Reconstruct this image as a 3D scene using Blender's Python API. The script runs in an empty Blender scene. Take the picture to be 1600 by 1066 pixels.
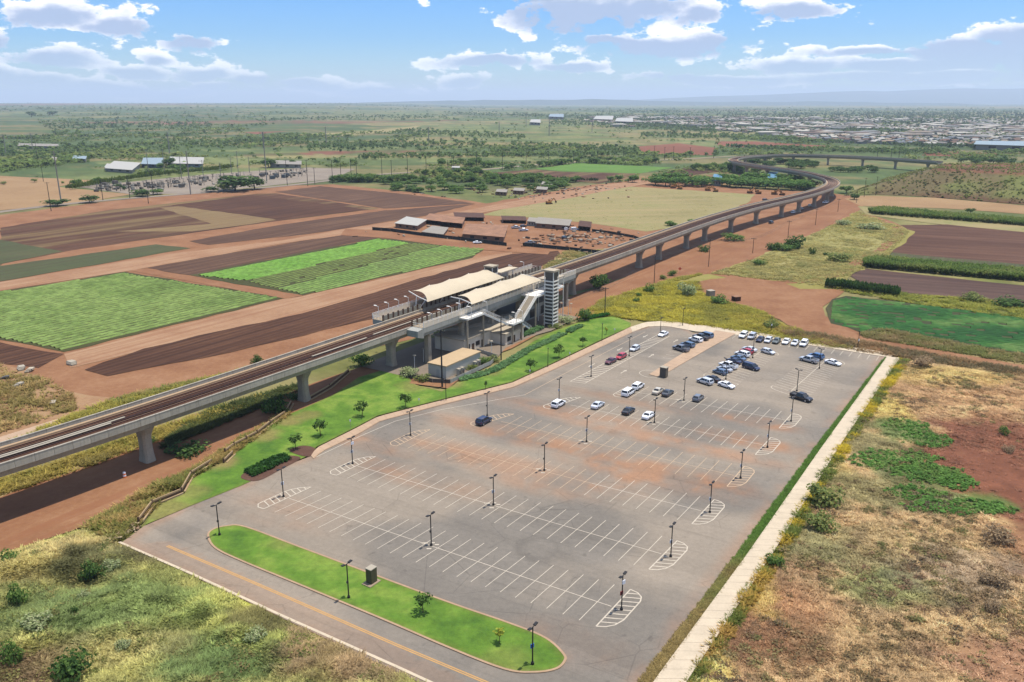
import bpy, bmesh, math, random
import numpy as np
from mathutils import Vector, Matrix
from mathutils.geometry import tessellate_polygon
random.seed(7)
RNG = np.random.default_rng(11)
SC = bpy.context.scene
COL = SC.collection

# ------------------------------------------------------------------ camera, sky, sun, exposure
CAM_H, FOC, HORIZON = 71.5, 1280.0, 158.0          # metres, focal length and horizon row for a 1600 px wide picture
PITCH = math.atan((533.0 - HORIZON) / FOC)
cam_d = bpy.data.cameras.new('camera')
cam_d.sensor_width = 36.0
cam_d.lens = 36.0 * FOC / 1600.0
cam_d.clip_start = 1.0
cam_d.clip_end = 120000.0
cam = bpy.data.objects.new('camera', cam_d)
cam.location = (0, 0, CAM_H)
cam.rotation_euler = (math.pi / 2 - PITCH, 0, 0)
COL.objects.link(cam)
SC.camera = cam

SUN_EL, SUN_AZ = 77.0, 74.0                        # degrees; azimuth from +Y towards +X
SUN_STRENGTH, SKY_STRENGTH, EXPOSURE = 4.0, 0.14, 0.75
HAZE_DENSITY = 6.4e-5
sun_d = bpy.data.lights.new('sun', 'SUN')
sun_d.energy = SUN_STRENGTH
sun_d.angle = math.radians(0.5)
sun_d.color = (1.0, 0.955, 0.89)
sun = bpy.data.objects.new('sun', sun_d)
_e, _a = math.radians(SUN_EL), math.radians(SUN_AZ)
_sv = Vector((math.cos(_e) * math.sin(_a), math.cos(_e) * math.cos(_a), math.sin(_e)))
sun.rotation_euler = _sv.to_track_quat('Z', 'Y').to_euler()
sun.location = (0, 0, 300)
COL.objects.link(sun)

VS = SC.view_settings
VS.view_transform = 'Standard'
VS.look = 'None'
VS.gamma = 1.0
VS.use_curve_mapping = False
VS.exposure = EXPOSURE
SC.cycles.max_bounces = 5
SC.cycles.diffuse_bounces = 3
SC.cycles.glossy_bounces = 2
SC.cycles.transmission_bounces = 3
SC.cycles.volume_bounces = 0


def G(u, v, z=0.0):
    """Survey helper: the point at height z seen at photograph pixel (u, v)."""
    x, y = u - 800.0, v - 533.0
    yy = FOC * math.cos(PITCH) - y * math.sin(PITCH)
    zz = -FOC * math.sin(PITCH) - y * math.cos(PITCH)
    t = -(CAM_H - z) / zz
    return Vector((x * t, yy * t, z))


def GV(u, v, z=0.0):
    p = G(u, v, z)
    return (p.x, p.y)


def ray(u, v):
    x, y = u - 800.0, v - 533.0
    return Vector((x, FOC * math.cos(PITCH) - y * math.sin(PITCH), -FOC * math.sin(PITCH) - y * math.cos(PITCH))).normalized()


# ------------------------------------------------------------------ node helpers
class NT:
    def __init__(self, tree):
        self.t = tree
        tree.nodes.clear()

    def n(self, typ, **kw):
        nd = self.t.nodes.new(typ)
        ins = kw.pop('ins', {})
        for k, v in kw.items():
            setattr(nd, k, v)
        for k, v in ins.items():
            self.put(nd.inputs[k], v)
        return nd

    def put(self, sock, v):
        if isinstance(v, bpy.types.NodeSocket):
            self.t.links.new(v, sock)
        else:
            if isinstance(v, (tuple, list)) and len(v) == 3 and len(getattr(sock, 'default_value', ())) == 4:
                v = (*v, 1.0)
            sock.default_value = v

    def math(self, op, a, b=None, c=None, clamp=False):
        nd = self.n('ShaderNodeMath', operation=op, use_clamp=clamp)
        self.put(nd.inputs[0], a)
        if b is not None:
            self.put(nd.inputs[1], b)
        if c is not None:
            self.put(nd.inputs[2], c)
        return nd.outputs[0]

    def vmath(self, op, a, b=None, out=0):
        nd = self.n('ShaderNodeVectorMath', operation=op)
        self.put(nd.inputs[0], a)
        if b is not None:
            self.put(nd.inputs[1], b)
        return nd.outputs[out]

    def mix(self, fac, a, b, blend='MIX'):
        nd = self.n('ShaderNodeMix', data_type='RGBA', blend_type=blend)
        self.put(nd.inputs[0], fac)
        self.put(nd.inputs[6], a)
        self.put(nd.inputs[7], b)
        return nd.outputs[2]

    def noise(self, vec, scale, detail=3, rough=0.55, dist=0.0, out='Fac'):
        nd = self.n('ShaderNodeTexNoise', ins={'Vector': vec, 'Scale': scale, 'Detail': detail, 'Roughness': rough, 'Distortion': dist})
        return nd.outputs[out]

    def ramp(self, fac, stops, interp='LINEAR'):
        nd = self.n('ShaderNodeValToRGB')
        cr = nd.color_ramp
        cr.interpolation = interp
        while len(cr.elements) < len(stops):
            cr.elements.new(0.5)
        for e, (p, c) in zip(cr.elements, stops):
            e.position = p
            e.color = (*c, 1.0) if len(c) == 3 else c
        self.put(nd.inputs[0], fac)
        return nd.outputs[0]

    def smooth(self, x, lo, hi):
        nd = self.n('ShaderNodeMapRange', interpolation_type='SMOOTHSTEP', ins={'Value': x, 'From Min': lo, 'From Max': hi})
        return nd.outputs[0]


def lin(c):
    c = c / 255.0
    return c / 12.92 if c <= 0.04045 else ((c + 0.055) / 1.055) ** 2.4


KALB = (2.52, 2.68, 3.15)


def A(r, g, b, k=1.0):
    """Base colour of a level sunlit surface that the photograph shows as sRGB r, g, b."""
    return tuple(min(0.82, lin(x) / q * k) for x, q in zip((r, g, b), KALB))


# ------------------------------------------------------------------ world: sky texture with cumulus clouds
world = bpy.data.worlds.new('World')
SC.world = world
world.use_nodes = True
w = NT(world.node_tree)
tc = w.n('ShaderNodeTexCoord')
dirv = w.vmath('NORMALIZE', tc.outputs['Generated'])
sep = w.n('ShaderNodeSeparateXYZ', ins={0: dirv})
az = w.math('ARCTAN2', sep.outputs[0], sep.outputs[1])
el = w.math('ARCSINE', sep.outputs[2])
sky = w.n('ShaderNodeTexSky', sky_type='NISHITA', sun_disc=False, sun_elevation=math.radians(SUN_EL), sun_rotation=math.radians(SUN_AZ), altitude=70.0, air_density=1.0, dust_density=0.55, ozone_density=2.2)
ael = w.n('ShaderNodeCombineXYZ', ins={0: az, 1: w.math('MULTIPLY', el, 1.9), 2: 0.0})
n_big = w.noise(ael.outputs[0], 11.0, 6, 0.6)
n_fin = w.noise(ael.outputs[0], 42.0, 7, 0.6)
# (centre u, v, half width, half height in photograph pixels, flat grey base 0..1)
CLOUDS = [(78, 22, 95, 26, .45), (180, 42, 70, 24, .5), (300, 66, 52, 16, .5), (85, 92, 80, 20, .45), (245, 88, 30, 13, .3),
          (215, 106, 60, 13, .5), (315, 110, 60, 16, .5), (395, 122, 60, 16, .55), (485, 130, 70, 13, .6), (580, 138, 70, 12, .6),
          (50, 122, 70, 16, .6), (150, 132, 110, 16, .65), (265, 140, 70, 10, .7), (-60, 60, 90, 26, .5), (10, 118, 40, 16, .5), (345, 132, 60, 10, .6),
          (905, 18, 150, 42, .75), (1010, 8, 110, 30, .4), (1090, 20, 60, 24, .4), (1035, 70, 150, 26, .7), (945, 62, 60, 14, .6), (765, 95, 110, 15, .5),
          (725, 126, 50, 13, .5), (895, 106, 70, 13, .55), (1235, 14, 90, 22, .5), (1245, 103, 100, 16, .5), (1120, 122, 160, 12, .6), (1395, 104, 130, 13, .6),
          (1370, 84, 150, 9, .4), (1530, 78, 110, 26, .85), (1590, 58, 70, 24, .8), (1500, 100, 130, 12, .8), (1650, 90, 130, 34, .85), (1440, 122, 240, 14, .75),
          (820, -30, 160, 40, .7), (1160, -30, 120, 26, .5)]
elw = w.math('ADD', el, w.math('MULTIPLY', w.math('SUBTRACT', w.noise(ael.outputs[0], 6.0, 3, .5), .5), .035))
mask = None
shade = None
for (cu, cv, rx, ry, base) in CLOUDS:
    d0 = ray(cu, cv)
    ca, ce = math.atan2(d0.x, d0.y), math.asin(d0.z)
    k = math.sqrt(FOC ** 2 + (cv - 533) ** 2)
    ra = rx / k * 1.05
    re = ry / k * 1.05
    dx = w.math('DIVIDE', w.math('SUBTRACT', az, ca), ra)
    dy = w.math('DIVIDE', w.math('SUBTRACT', elw, ce), re)
    # flatter below than above
    dyl = w.math('MULTIPLY', w.math('MINIMUM', dy, 0.0), 1.1)
    dyu = w.math('ADD', w.math('MAXIMUM', dy, 0.0), dyl)
    r2 = w.math('ADD', w.math('MULTIPLY', dx, dx), w.math('MULTIPLY', dyu, dyu))
    m = w.math('SUBTRACT', 1.0, w.math('SQRT', r2))
    sh = w.math('MULTIPLY', w.math('MAXIMUM', m, 0.0), w.math('MULTIPLY_ADD', dy, -0.62, base))
    mask = m if mask is None else w.math('MAXIMUM', mask, m)
    shade = sh if shade is None else w.math('MAXIMUM', shade, sh)
nz = w.math('ADD', w.math('MULTIPLY', w.math('SUBTRACT', n_big, 0.5), 3.3), w.math('MULTIPLY', w.math('SUBTRACT', n_fin, 0.5), 2.5))
dens = w.smooth(w.math('ADD', mask, nz), 0.1, 0.4)
# loose cloud cover of the same kind over the unseen sky, thickened for ambient light
pl = w.vmath('DIVIDE', dirv, w.n('ShaderNodeCombineXYZ', ins={0: w.math('ADD', w.math('ABSOLUTE', sep.outputs[2]), 0.05), 1: w.math('ADD', w.math('ABSOLUTE', sep.outputs[2]), 0.05), 2: 1.0}).outputs[0])
gen = w.smooth(w.noise(pl, 0.9, 7, 0.58), 0.5, 0.68)
high = w.smooth(el, 0.13, 0.3)
dens2 = w.math('MULTIPLY', gen, w.math('MULTIPLY', high, 0.8))
dens_all = w.math('MAXIMUM', w.math('MULTIPLY', dens, 0.93), dens2)
shf = w.smooth(w.math('ADD', shade, w.math('MULTIPLY', w.math('SUBTRACT', n_fin, 0.5), 0.5)), -0.02, 0.36)
ccol = w.mix(shf, (6.8, 6.45, 6.3), (2.0, 2.45, 3.45))
lowhaze = w.smooth(el, 0.0, 0.075)
tint = w.ramp(el, [(0.0, (.46, .56, .62)), (.03, (.38, .52, .66)), (.07, (.27, .45, .68)), (.12, (.23, .44, .72)), (.2, (.34, .55, .80)), (.5, (.95, .98, 1.0))])
skyc = w.mix(1.0, sky.outputs[0], tint, 'MULTIPLY')
dens_all = w.math('MULTIPLY', dens_all, w.math('MULTIPLY_ADD', lowhaze, 0.55, 0.45))
allc = w.mix(dens_all, skyc, ccol)
bg = w.n('ShaderNodeBackground', ins={0: allc, 1: SKY_STRENGTH})
wo = w.n('ShaderNodeOutputWorld', ins={0: bg.outputs[0]})


# ------------------------------------------------------------------ numeric noise for albedo maps and scatter
def _hash(ix, iy, s):
    h = (ix.astype(np.int64) * 374761393 + iy.astype(np.int64) * 668265263 + s * 1442695041) & 0x7fffffff
    h = ((h ^ (h >> 13)) * 1274126177) & 0x7fffffff
    h = (h ^ (h >> 16)) & 0xffff
    return h / 65535.0


def vnoise(x, y, s=0):
    x = np.asarray(x, float); y = np.asarray(y, float)
    ix, iy = np.floor(x), np.floor(y)
    fx, fy = x - ix, y - iy
    fx, fy = fx * fx * (3 - 2 * fx), fy * fy * (3 - 2 * fy)
    a, b = _hash(ix, iy, s), _hash(ix + 1, iy, s)
    c, d = _hash(ix, iy + 1, s), _hash(ix + 1, iy + 1, s)
    return (a * (1 - fx) + b * fx) * (1 - fy) + (c * (1 - fx) + d * fx) * fy


def fbm(x, y, s=0, o=4, g=0.5):
    t, a, n = 0.0, 1.0, 0.0
    for i in range(o):
        t = t + a * vnoise(x, y, s + i * 17)
        n += a
        a *= g
        x, y = x * 2.03 + 13.1, y * 2.03 + 7.7
    return t / n


def sstep(x, lo, hi):
    t = np.clip((x - lo) / (hi - lo), 0, 1)
    return t * t * (3 - 2 * t)


# ------------------------------------------------------------------ materials
MATS = {}


def mat_plain(name, col, rough=0.7, metal=0.0, var=0.15, scale=3.0, bump=0.0, bscale=20.0, spec=0.3, streaks=0.0):
    """Principled with two-scale noise variation of the base colour."""
    if name in MATS:
        return MATS[name]
    m = bpy.data.materials.new(name)
    m.use_nodes = True
    t = NT(m.node_tree)
    tcn = t.n('ShaderNodeTexCoord')
    v = tcn.outputs['Object']
    f = t.math('ADD', t.math('MULTIPLY', t.noise(v, scale, 4), 0.6), t.math('MULTIPLY', t.noise(v, scale * 7.3, 3), 0.4))
    lo = tuple(c * (1 - var) for c in col)
    hi = tuple(min(0.9, c * (1 + var)) for c in col)
    c = t.ramp(f, [(0.3, lo), (0.7, hi)])
    if streaks:
        # rain streaks and grime running down the concrete
        g = t.n('ShaderNodeNewGeometry').outputs['Position']
        sx = t.n('ShaderNodeSeparateXYZ', ins={0: g})
        sv = t.n('ShaderNodeCombineXYZ', ins={0: t.math('MULTIPLY', sx.outputs[0], 1.6), 1: t.math('MULTIPLY', sx.outputs[1], 1.6), 2: t.math('MULTIPLY', sx.outputs[2], .12)})
        st = t.math('MULTIPLY', t.smooth(t.noise(sv.outputs[0], 1.0, 4, .65), .45, .75), streaks)
        c = t.mix(st, c, tuple(x * .5 for x in col))
        rnd = t.math('MULTIPLY_ADD', t.n('ShaderNodeObjectInfo').outputs['Random'], .2, .88)
        c = t.mix(1.0, c, t.n('ShaderNodeCombineColor', ins={0: rnd, 1: rnd, 2: rnd}).outputs[0], 'MULTIPLY')
    p = t.n('ShaderNodeBsdfPrincipled', ins={'Base Color': c, 'Roughness': rough, 'Metallic': metal, 'Specular IOR Level': spec})
    if bump > 0:
        b = t.n('ShaderNodeBump', ins={'Strength': bump, 'Distance': 0.05, 'Height': t.noise(v, bscale, 4)})
        t.put(p.inputs['Normal'], b.outputs[0])
    t.n('ShaderNodeOutputMaterial', ins={0: p.outputs[0]})
    MATS[name] = m
    return m


def mat_ground(name, stops, scale=0.05, fine=1.2, rough=0.95, fineamt=0.5, bump=0.5, rows=None, streak=None):
    """Soil, grass, paving: colour ramp on large and fine noise; rows=(angle, spacing, colour, amount) adds furrows."""
    if name in MATS:
        return MATS[name]
    m = bpy.data.materials.new(name)
    m.use_nodes = True
    t = NT(m.node_tree)
    v = t.n('ShaderNodeTexCoord').outputs['Object']
    big = t.noise(v, scale, 5, 0.6)
    fin = t.noise(v, fine, 5, 0.65)
    vf = t.noise(v, fine * 6, 3, 0.6)
    f = t.math('ADD', t.math('MULTIPLY', big, 1 - fineamt), t.math('ADD', t.math('MULTIPLY', fin, fineamt * 0.65), t.math('MULTIPLY', vf, fineamt * 0.35)))
    f = t.math('MULTIPLY_ADD', t.math('SUBTRACT', f, 0.5), 2.7, 0.5, clamp=True)
    c = t.ramp(f, [(i / (len(stops) - 1), s) for i, s in enumerate(stops)])
    h = fin
    if rows:
        ang, sp, rc, amt = rows
        rot = t.n('ShaderNodeVectorRotate', rotation_type='Z_AXIS', ins={'Vector': v, 'Angle': -ang})
        s = t.n('ShaderNodeSeparateXYZ', ins={0: rot.outputs[0]})
        across = t.math('ADD', s.outputs[1], t.math('MULTIPLY', t.noise(v, 0.15, 2), 0.8))
        wv = t.math('MULTIPLY_ADD', t.math('SINE', t.math('MULTIPLY', across, 2 * math.pi / sp)), 0.5, 0.5)
        # broad passes of the tractor
        st = t.n('ShaderNodeCombineXYZ', ins={0: t.math('MULTIPLY', s.outputs[0], 0.012), 1: t.math('MULTIPLY', s.outputs[1], 0.3), 2: 0.0})
        band = t.noise(st.outputs[0], 1.0, 5, 0.65)
        fac = t.math('MULTIPLY', t.math('ADD', t.math('MULTIPLY', wv, 0.55), t.math('MULTIPLY', t.smooth(band, 0.4, 0.6), 0.75)), amt, clamp=True)
        c = t.mix(fac, c, rc)
        h = wv
    if streak:
        ang, col2, amt, sx, sy = streak
        rot = t.n('ShaderNodeVectorRotate', rotation_type='Z_AXIS', ins={'Vector': v, 'Angle': -ang})
        s = t.n('ShaderNodeSeparateXYZ', ins={0: rot.outputs[0]})
        st = t.n('ShaderNodeCombineXYZ', ins={0: t.math('MULTIPLY', s.outputs[0], sx), 1: t.math('MULTIPLY', s.outputs[1], sy), 2: 0.0})
        fac = t.math('MULTIPLY', t.smooth(t.noise(st.outputs[0], 1.0, 4, 0.6), 0.42, 0.68), amt)
        c = t.mix(fac, c, col2)
    p = t.n('ShaderNodeBsdfPrincipled', ins={'Base Color': c, 'Roughness': rough, 'Specular IOR Level': 0.15})
    if bump > 0:
        b = t.n('ShaderNodeBump', ins={'Strength': bump, 'Distance': 0.15, 'Height': h})
        t.put(p.inputs['Normal'], b.outputs[0])
    t.n('ShaderNodeOutputMaterial', ins={0: p.outputs[0]})
    MATS[name] = m
    return m


def mat_attr(name, rough=0.9, fine=1.0, amt=0.5, translucent=0.0, bump=0.0, spec=0.15, stretch=None):
    """Base colour from the mesh's 'Col' attribute with noise on top."""
    if name in MATS:
        return MATS[name]
    m = bpy.data.materials.new(name)
    m.use_nodes = True
    t = NT(m.node_tree)
    a = t.n('ShaderNodeAttribute', attribute_name='Col')
    v = t.n('ShaderNodeTexCoord').outputs['Object']
    n = t.math('ADD', t.math('MULTIPLY', t.noise(v, fine, 5, 0.65), 0.6), t.math('MULTIPLY', t.noise(v, fine * 5.7, 3, 0.6), 0.4))
    g = t.math('MULTIPLY_ADD', t.math('SUBTRACT', n, 0.5), amt * 3.2, 1.0)
    gc = t.n('ShaderNodeCombineColor', ins={0: g, 1: g, 2: g})
    c = t.mix(1.0, a.outputs['Color'], gc.outputs[0], 'MULTIPLY')
    p = t.n('ShaderNodeBsdfPrincipled', ins={'Base Color': c, 'Roughness': rough, 'Specular IOR Level': spec})
    if bump > 0:
        b = t.n('ShaderNodeBump', ins={'Strength': bump, 'Distance': 0.2, 'Height': n})
        t.put(p.inputs['Normal'], b.outputs[0])
    sh = p.outputs[0]
    if translucent > 0:
        tr = t.n('ShaderNodeBsdfTranslucent', ins={'Color': c})
        sh = t.n('ShaderNodeMixShader', ins={0: translucent, 1: sh, 2: tr.outputs[0]}).outputs[0]
    t.n('ShaderNodeOutputMaterial', ins={0: sh})
    MATS[name] = m
    return m


# ------------------------------------------------------------------ mesh helpers
class MB:
    """Collects polygons and links them as one mesh."""

    def __init__(self):
        self.v, self.f, self.m = [], [], []

    def poly(self, pts, mi=0):
        b = len(self.v)
        self.v.extend([tuple(p) for p in pts])
        self.f.append(tuple(range(b, b + len(pts))))
        self.m.append(mi)

    def box(self, x0, x1, y0, y1, z0, z1, mi=0, M=None):
        c = [(x0, y0, z0), (x1, y0, z0), (x1, y1, z0), (x0, y1, z0), (x0, y0, z1), (x1, y0, z1), (x1, y1, z1), (x0, y1, z1)]
        self.hexa(c, mi, M)

    def hexa(self, c, mi=0, M=None):
        if M is not None:
            c = [tuple(M @ Vector(p)) for p in c]
        b = len(self.v)
        self.v.extend(c)
        for q in ((0, 3, 2, 1), (4, 5, 6, 7), (0, 1, 5, 4), (1, 2, 6, 5), (2, 3, 7, 6), (3, 0, 4, 7)):
            self.f.append(tuple(b + i for i in q))
            self.m.append(mi)

    def beam(self, p0, p1, wd, ht, mi=0, up=(0, 0, 1)):
        """A bar of section wd x ht from p0 to p1 (centre line)."""
        p0, p1 = Vector(p0), Vector(p1)
        d = (p1 - p0).normalized()
        s = d.cross(Vector(up))
        if s.length < 1e-5:
            s = Vector((1, 0, 0))
        s.normalize()
        u = s.cross(d).normalized()
        c = []
        for p in (p0, p1):
            pass
        q = lambda p, a, b: tuple(p + s * a * wd / 2 + u * b * ht / 2)
        c = [q(p0, -1, -1), q(p0, 1, -1), q(p1, 1, -1), q(p1, -1, -1), q(p0, -1, 1), q(p0, 1, 1), q(p1, 1, 1), q(p1, -1, 1)]
        self.hexa(c, mi)

    def cyl(self, p0, p1, r0, r1=None, n=8, mi=0, caps=True):
        r1 = r0 if r1 is None else r1
        p0, p1 = Vector(p0), Vector(p1)
        d = (p1 - p0).normalized()
        s = d.orthogonal().normalized()
        u = d.cross(s)
        b = len(self.v)
        for p, r in ((p0, r0), (p1, r1)):
            for i in range(n):
                a = 2 * math.pi * i / n
                self.v.append(tuple(p + s * math.cos(a) * r + u * math.sin(a) * r))
        for i in range(n):
            j = (i + 1) % n
            self.f.append((b + i, b + j, b + n + j, b + n + i))
            self.m.append(mi)
        if caps:
            self.f.append(tuple(b + i for i in reversed(range(n))))
            self.m.append(mi)
            self.f.append(tuple(b + n + i for i in range(n)))
            self.m.append(mi)

    def tube(self, pts, r, n=5, mi=0):
        for a, b in zip(pts[:-1], pts[1:]):
            self.cyl(a, b, r, r, n, mi, caps=False)

    def prism(self, poly, z0, z1, mi=0, bottom=False):
        """A ground-plan polygon (counter-clockwise) given height."""
        if area2(poly) < 0:
            poly = poly[::-1]
        self.poly([(p[0], p[1], z1) for p in poly], mi)
        if bottom:
            self.poly([(p[0], p[1], z0) for p in reversed(poly)], mi)
        n = len(poly)
        for i in range(n):
            a, b = poly[i], poly[(i + 1) % n]
            self.poly([(a[0], a[1], z0), (b[0], b[1], z0), (b[0], b[1], z1), (a[0], a[1], z1)], mi)

    def ico(self, c, r, mi=0, jit=0.0, sub=1, sq=(1, 1, 1)):
        bm = bmesh.new()
        bmesh.ops.create_icosphere(bm, subdivisions=sub, radius=1.0)
        b = len(self.v)
        for v in bm.verts:
            k = r * (1 + random.uniform(-jit, jit))
            self.v.append((c[0] + v.co.x * k * sq[0], c[1] + v.co.y * k * sq[1], c[2] + v.co.z * k * sq[2]))
        for f in bm.faces:
            self.f.append(tuple(b + v.index for v in f.verts))
            self.m.append(mi)
        bm.free()

    def mesh(self, name, mats, smooth=False):
        me = bpy.data.meshes.new(name)
        me.from_pydata(self.v, [], self.f)
        for m in (mats if isinstance(mats, (list, tuple)) else [mats]):
            me.materials.append(m)
        me.polygons.foreach_set('material_index', np.array(self.m, dtype=np.int32))
        if smooth:
            me.polygons.foreach_set('use_smooth', np.ones(len(self.f), dtype=bool))
        me.update()
        return me


def area2(poly):
    return sum(a[0] * b[1] - b[0] * a[1] for a, b in zip(poly, poly[1:] + poly[:1]))


def np_mesh(name, V, F, mats, col=None, mi=None):
    """Bulk mesh from arrays; F is (n, 3) or (n, 4)."""
    V = np.asarray(V, np.float32)
    F = np.asarray(F, np.int32)
    me = bpy.data.meshes.new(name)
    k = F.shape[1]
    me.vertices.add(len(V))
    me.vertices.foreach_set('co', V.ravel())
    me.loops.add(F.size)
    me.loops.foreach_set('vertex_index', F.ravel())
    me.polygons.add(len(F))
    me.polygons.foreach_set('loop_start', np.arange(0, F.size, k, dtype=np.int32))
    me.polygons.foreach_set('loop_total', np.full(len(F), k, dtype=np.int32))
    for m in (mats if isinstance(mats, (list, tuple)) else [mats]):
        me.materials.append(m)
    if mi is not None:
        me.polygons.foreach_set('material_index', np.asarray(mi, np.int32))
    me.update(calc_edges=True)
    if col is not None:
        c = np.ones((len(V), 4), np.float32)
        c[:, :3] = col
        at = me.color_attributes.new('Col', 'FLOAT_COLOR', 'POINT')
        at.data.foreach_set('color', c.ravel())
    return me


def tag(o, label=None, cat=None, group=None, kind=None):
    if label:
        o['label'] = label
    if cat:
        o['category'] = cat
    if group:
        o['group'] = group
    if kind:
        o['kind'] = kind
    return o


def link(name, me, parent=None, loc=None, rz=None):
    o = bpy.data.objects.new(name, me)
    COL.objects.link(o)
    if parent is not None:
        o.parent = parent
    if loc is not None:
        o.location = loc
    if rz is not None:
        o.rotation_euler = (0, 0, rz)
    return o


def thing(name, label, cat, loc=(0, 0, 0), rz=0.0, group=None):
    o = link(name, None, None, loc, rz)
    o.empty_display_size = 0.5
    return tag(o, label, cat, group)


KIDS = {}


def part(name, me, parent, loc=None, rz=None):
    o = link(name, me, parent, loc, rz)
    KIDS.setdefault(parent.name, []).append(o)
    return o


def copy_tree(o, parent=None):
    c = o.copy()
    COL.objects.link(c)
    if parent is not None:
        c.parent = parent
        KIDS.setdefault(parent.name, []).append(c)
    for k in list(KIDS.get(o.name, [])):
        copy_tree(k, c)
    return c


def copy_thing(o, loc, rz=0.0, label=None, scale=None, group=None):
    c = copy_tree(o)
    c.location = loc
    c.rotation_euler = (0, 0, rz)
    if scale is not None:
        c.scale = (scale,) * 3 if not isinstance(scale, (tuple, list)) else scale
    if label:
        c['label'] = label
    if group:
        c['group'] = group
    return c


def pip(x, y, poly):
    x = np.asarray(x); y = np.asarray(y)
    r = np.zeros(x.shape, bool)
    n = len(poly)
    for i in range(n):
        x0, y0 = poly[i][0], poly[i][1]
        x1, y1 = poly[(i + 1) % n][0], poly[(i + 1) % n][1]
        c = (y0 > y) != (y1 > y)
        with np.errstate(divide='ignore', invalid='ignore'):
            xi = (x1 - x0) * (y - y0) / (y1 - y0 + 1e-12) + x0
        r ^= c & (x < xi)
    return r


def densify(poly, step, jit=0.0, closed=True):
    out = []
    n = len(poly)
    for i in range(n if closed else n - 1):
        a, b = Vector(poly[i][:2]), Vector(poly[(i + 1) % n][:2])
        L = (b - a).length
        k = max(1, int(L / step))
        nn = Vector((-(b - a).y, (b - a).x))
        if nn.length > 0:
            nn.normalize()
        for j in range(k):
            p = a.lerp(b, j / k)
            if jit and j > 0:
                p = p + nn * random.uniform(-jit, jit)
            out.append((p.x, p.y))
    if not closed:
        out.append(tuple(poly[-1][:2]))
    return out


def smooth_path(pts, n=6, closed=False):
    """Catmull-Rom through 2-D points."""
    P = [Vector(p) for p in pts]
    m = len(P)
    out = []
    for i in range(m if closed else m - 1):
        p0 = P[(i - 1) % m] if closed or i > 0 else P[0] * 2 - P[1]
        p1, p2 = P[i], P[(i + 1) % m]
        p3 = P[(i + 2) % m] if closed or i + 2 < m else P[-1] * 2 - P[-2]
        for j in range(n):
            t = j / n
            q = 0.5 * ((2 * p1) + (p2 - p0) * t + (2 * p0 - 5 * p1 + 4 * p2 - p3) * t * t + (3 * p1 - p0 - 3 * p2 + p3) * t ** 3)
            out.append(tuple(q))
    if not closed:
        out.append(tuple(P[-1]))
    return out


SHEETS = [0]


def sheet(name, poly, z, m, label, kind='structure', edge=0.0, step=6.0):
    """A flat ground sheet from a plan polygon, its outline roughened by edge metres."""
    SHEETS[0] += 1
    z += SHEETS[0] * .0006
    if edge:
        poly = densify(poly, step, edge)
    mb = MB()
    poly = [tuple(p[:2]) for p in poly]
    if area2(poly) < 0:
        poly = poly[::-1]
    tri = tessellate_polygon([[Vector((p[0], p[1], 0)) for p in poly]])
    me = bpy.data.meshes.new(name)
    me.from_pydata([(p[0], p[1], z) for p in poly], [], [tuple(t) for t in tri])
    bm = bmesh.new()
    bm.from_mesh(me)
    for f in bm.faces:
        if f.normal.z < 0:
            f.normal_flip()
    bm.to_mesh(me)
    bm.free()
    me.materials.append(m)
    o = link(name, me)
    return tag(o, label, None, None, kind)


def gridded(poly, step, step2=None):
    """The polygon cut on a square grid: arrays V (n,2), F triangles."""
    poly = [tuple(p[:2]) for p in poly]
    bm = bmesh.new()
    vs = [bm.verts.new((p[0], p[1], 0)) for p in poly]
    for t in tessellate_polygon([[Vector((p[0], p[1], 0)) for p in poly]]):
        try:
            bm.faces.new([vs[i] for i in t])
        except ValueError:
            pass
    xs = [p[0] for p in poly]
    ys = [p[1] for p in poly]
    for ax, lo, hi in ((0, min(xs), max(xs)), (1, min(ys), max(ys))):
        c = math.floor(lo / step) * step + step
        while c < hi:
            no = (1, 0, 0) if ax == 0 else (0, 1, 0)
            co = (c, 0, 0) if ax == 0 else (0, c, 0)
            bmesh.ops.bisect_plane(bm, geom=bm.verts[:] + bm.edges[:] + bm.faces[:], dist=1e-5, plane_co=co, plane_no=no)
            c += step
    bmesh.ops.triangulate(bm, faces=bm.faces[:])
    bm.verts.index_update()
    for f in bm.faces:
        if f.normal.z < 0:
            f.normal_flip()
    V = np.array([v.co[:2] for v in bm.verts])
    F = np.array([[v.index for v in f.verts] for f in bm.faces], np.int32)
    bm.free()
    return V, F


def edge_dist(x, y, poly):
    d = np.full(np.shape(x), 1e9)
    n = len(poly)
    for i in range(n):
        ax, ay = poly[i][:2]
        bx, by = poly[(i + 1) % n][:2]
        L2 = (bx - ax) ** 2 + (by - ay) ** 2 + 1e-9
        t = np.clip(((x - ax) * (bx - ax) + (y - ay) * (by - ay)) / L2, 0, 1)
        d = np.minimum(d, np.hypot(x - ax - t * (bx - ax), y - ay - t * (by - ay)))
    return d


def scatter_in(poly, n, dens=None):
    """n random points in a plan polygon, kept with probability dens(x, y)."""
    xs = [p[0] for p in poly]; ys = [p[1] for p in poly]
    out_x, out_y = [], []
    got = 0
    for _ in range(60):
        x = RNG.uniform(min(xs), max(xs), n * 2)
        y = RNG.uniform(min(ys), max(ys), n * 2)
        k = pip(x, y, poly)
        if dens is not None:
            k &= RNG.random(len(x)) < dens(x, y)
        out_x.append(x[k]); out_y.append(y[k])
        got += int(k.sum())
        if got >= n:
            break
    return np.concatenate(out_x)[:n], np.concatenate(out_y)[:n]


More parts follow.
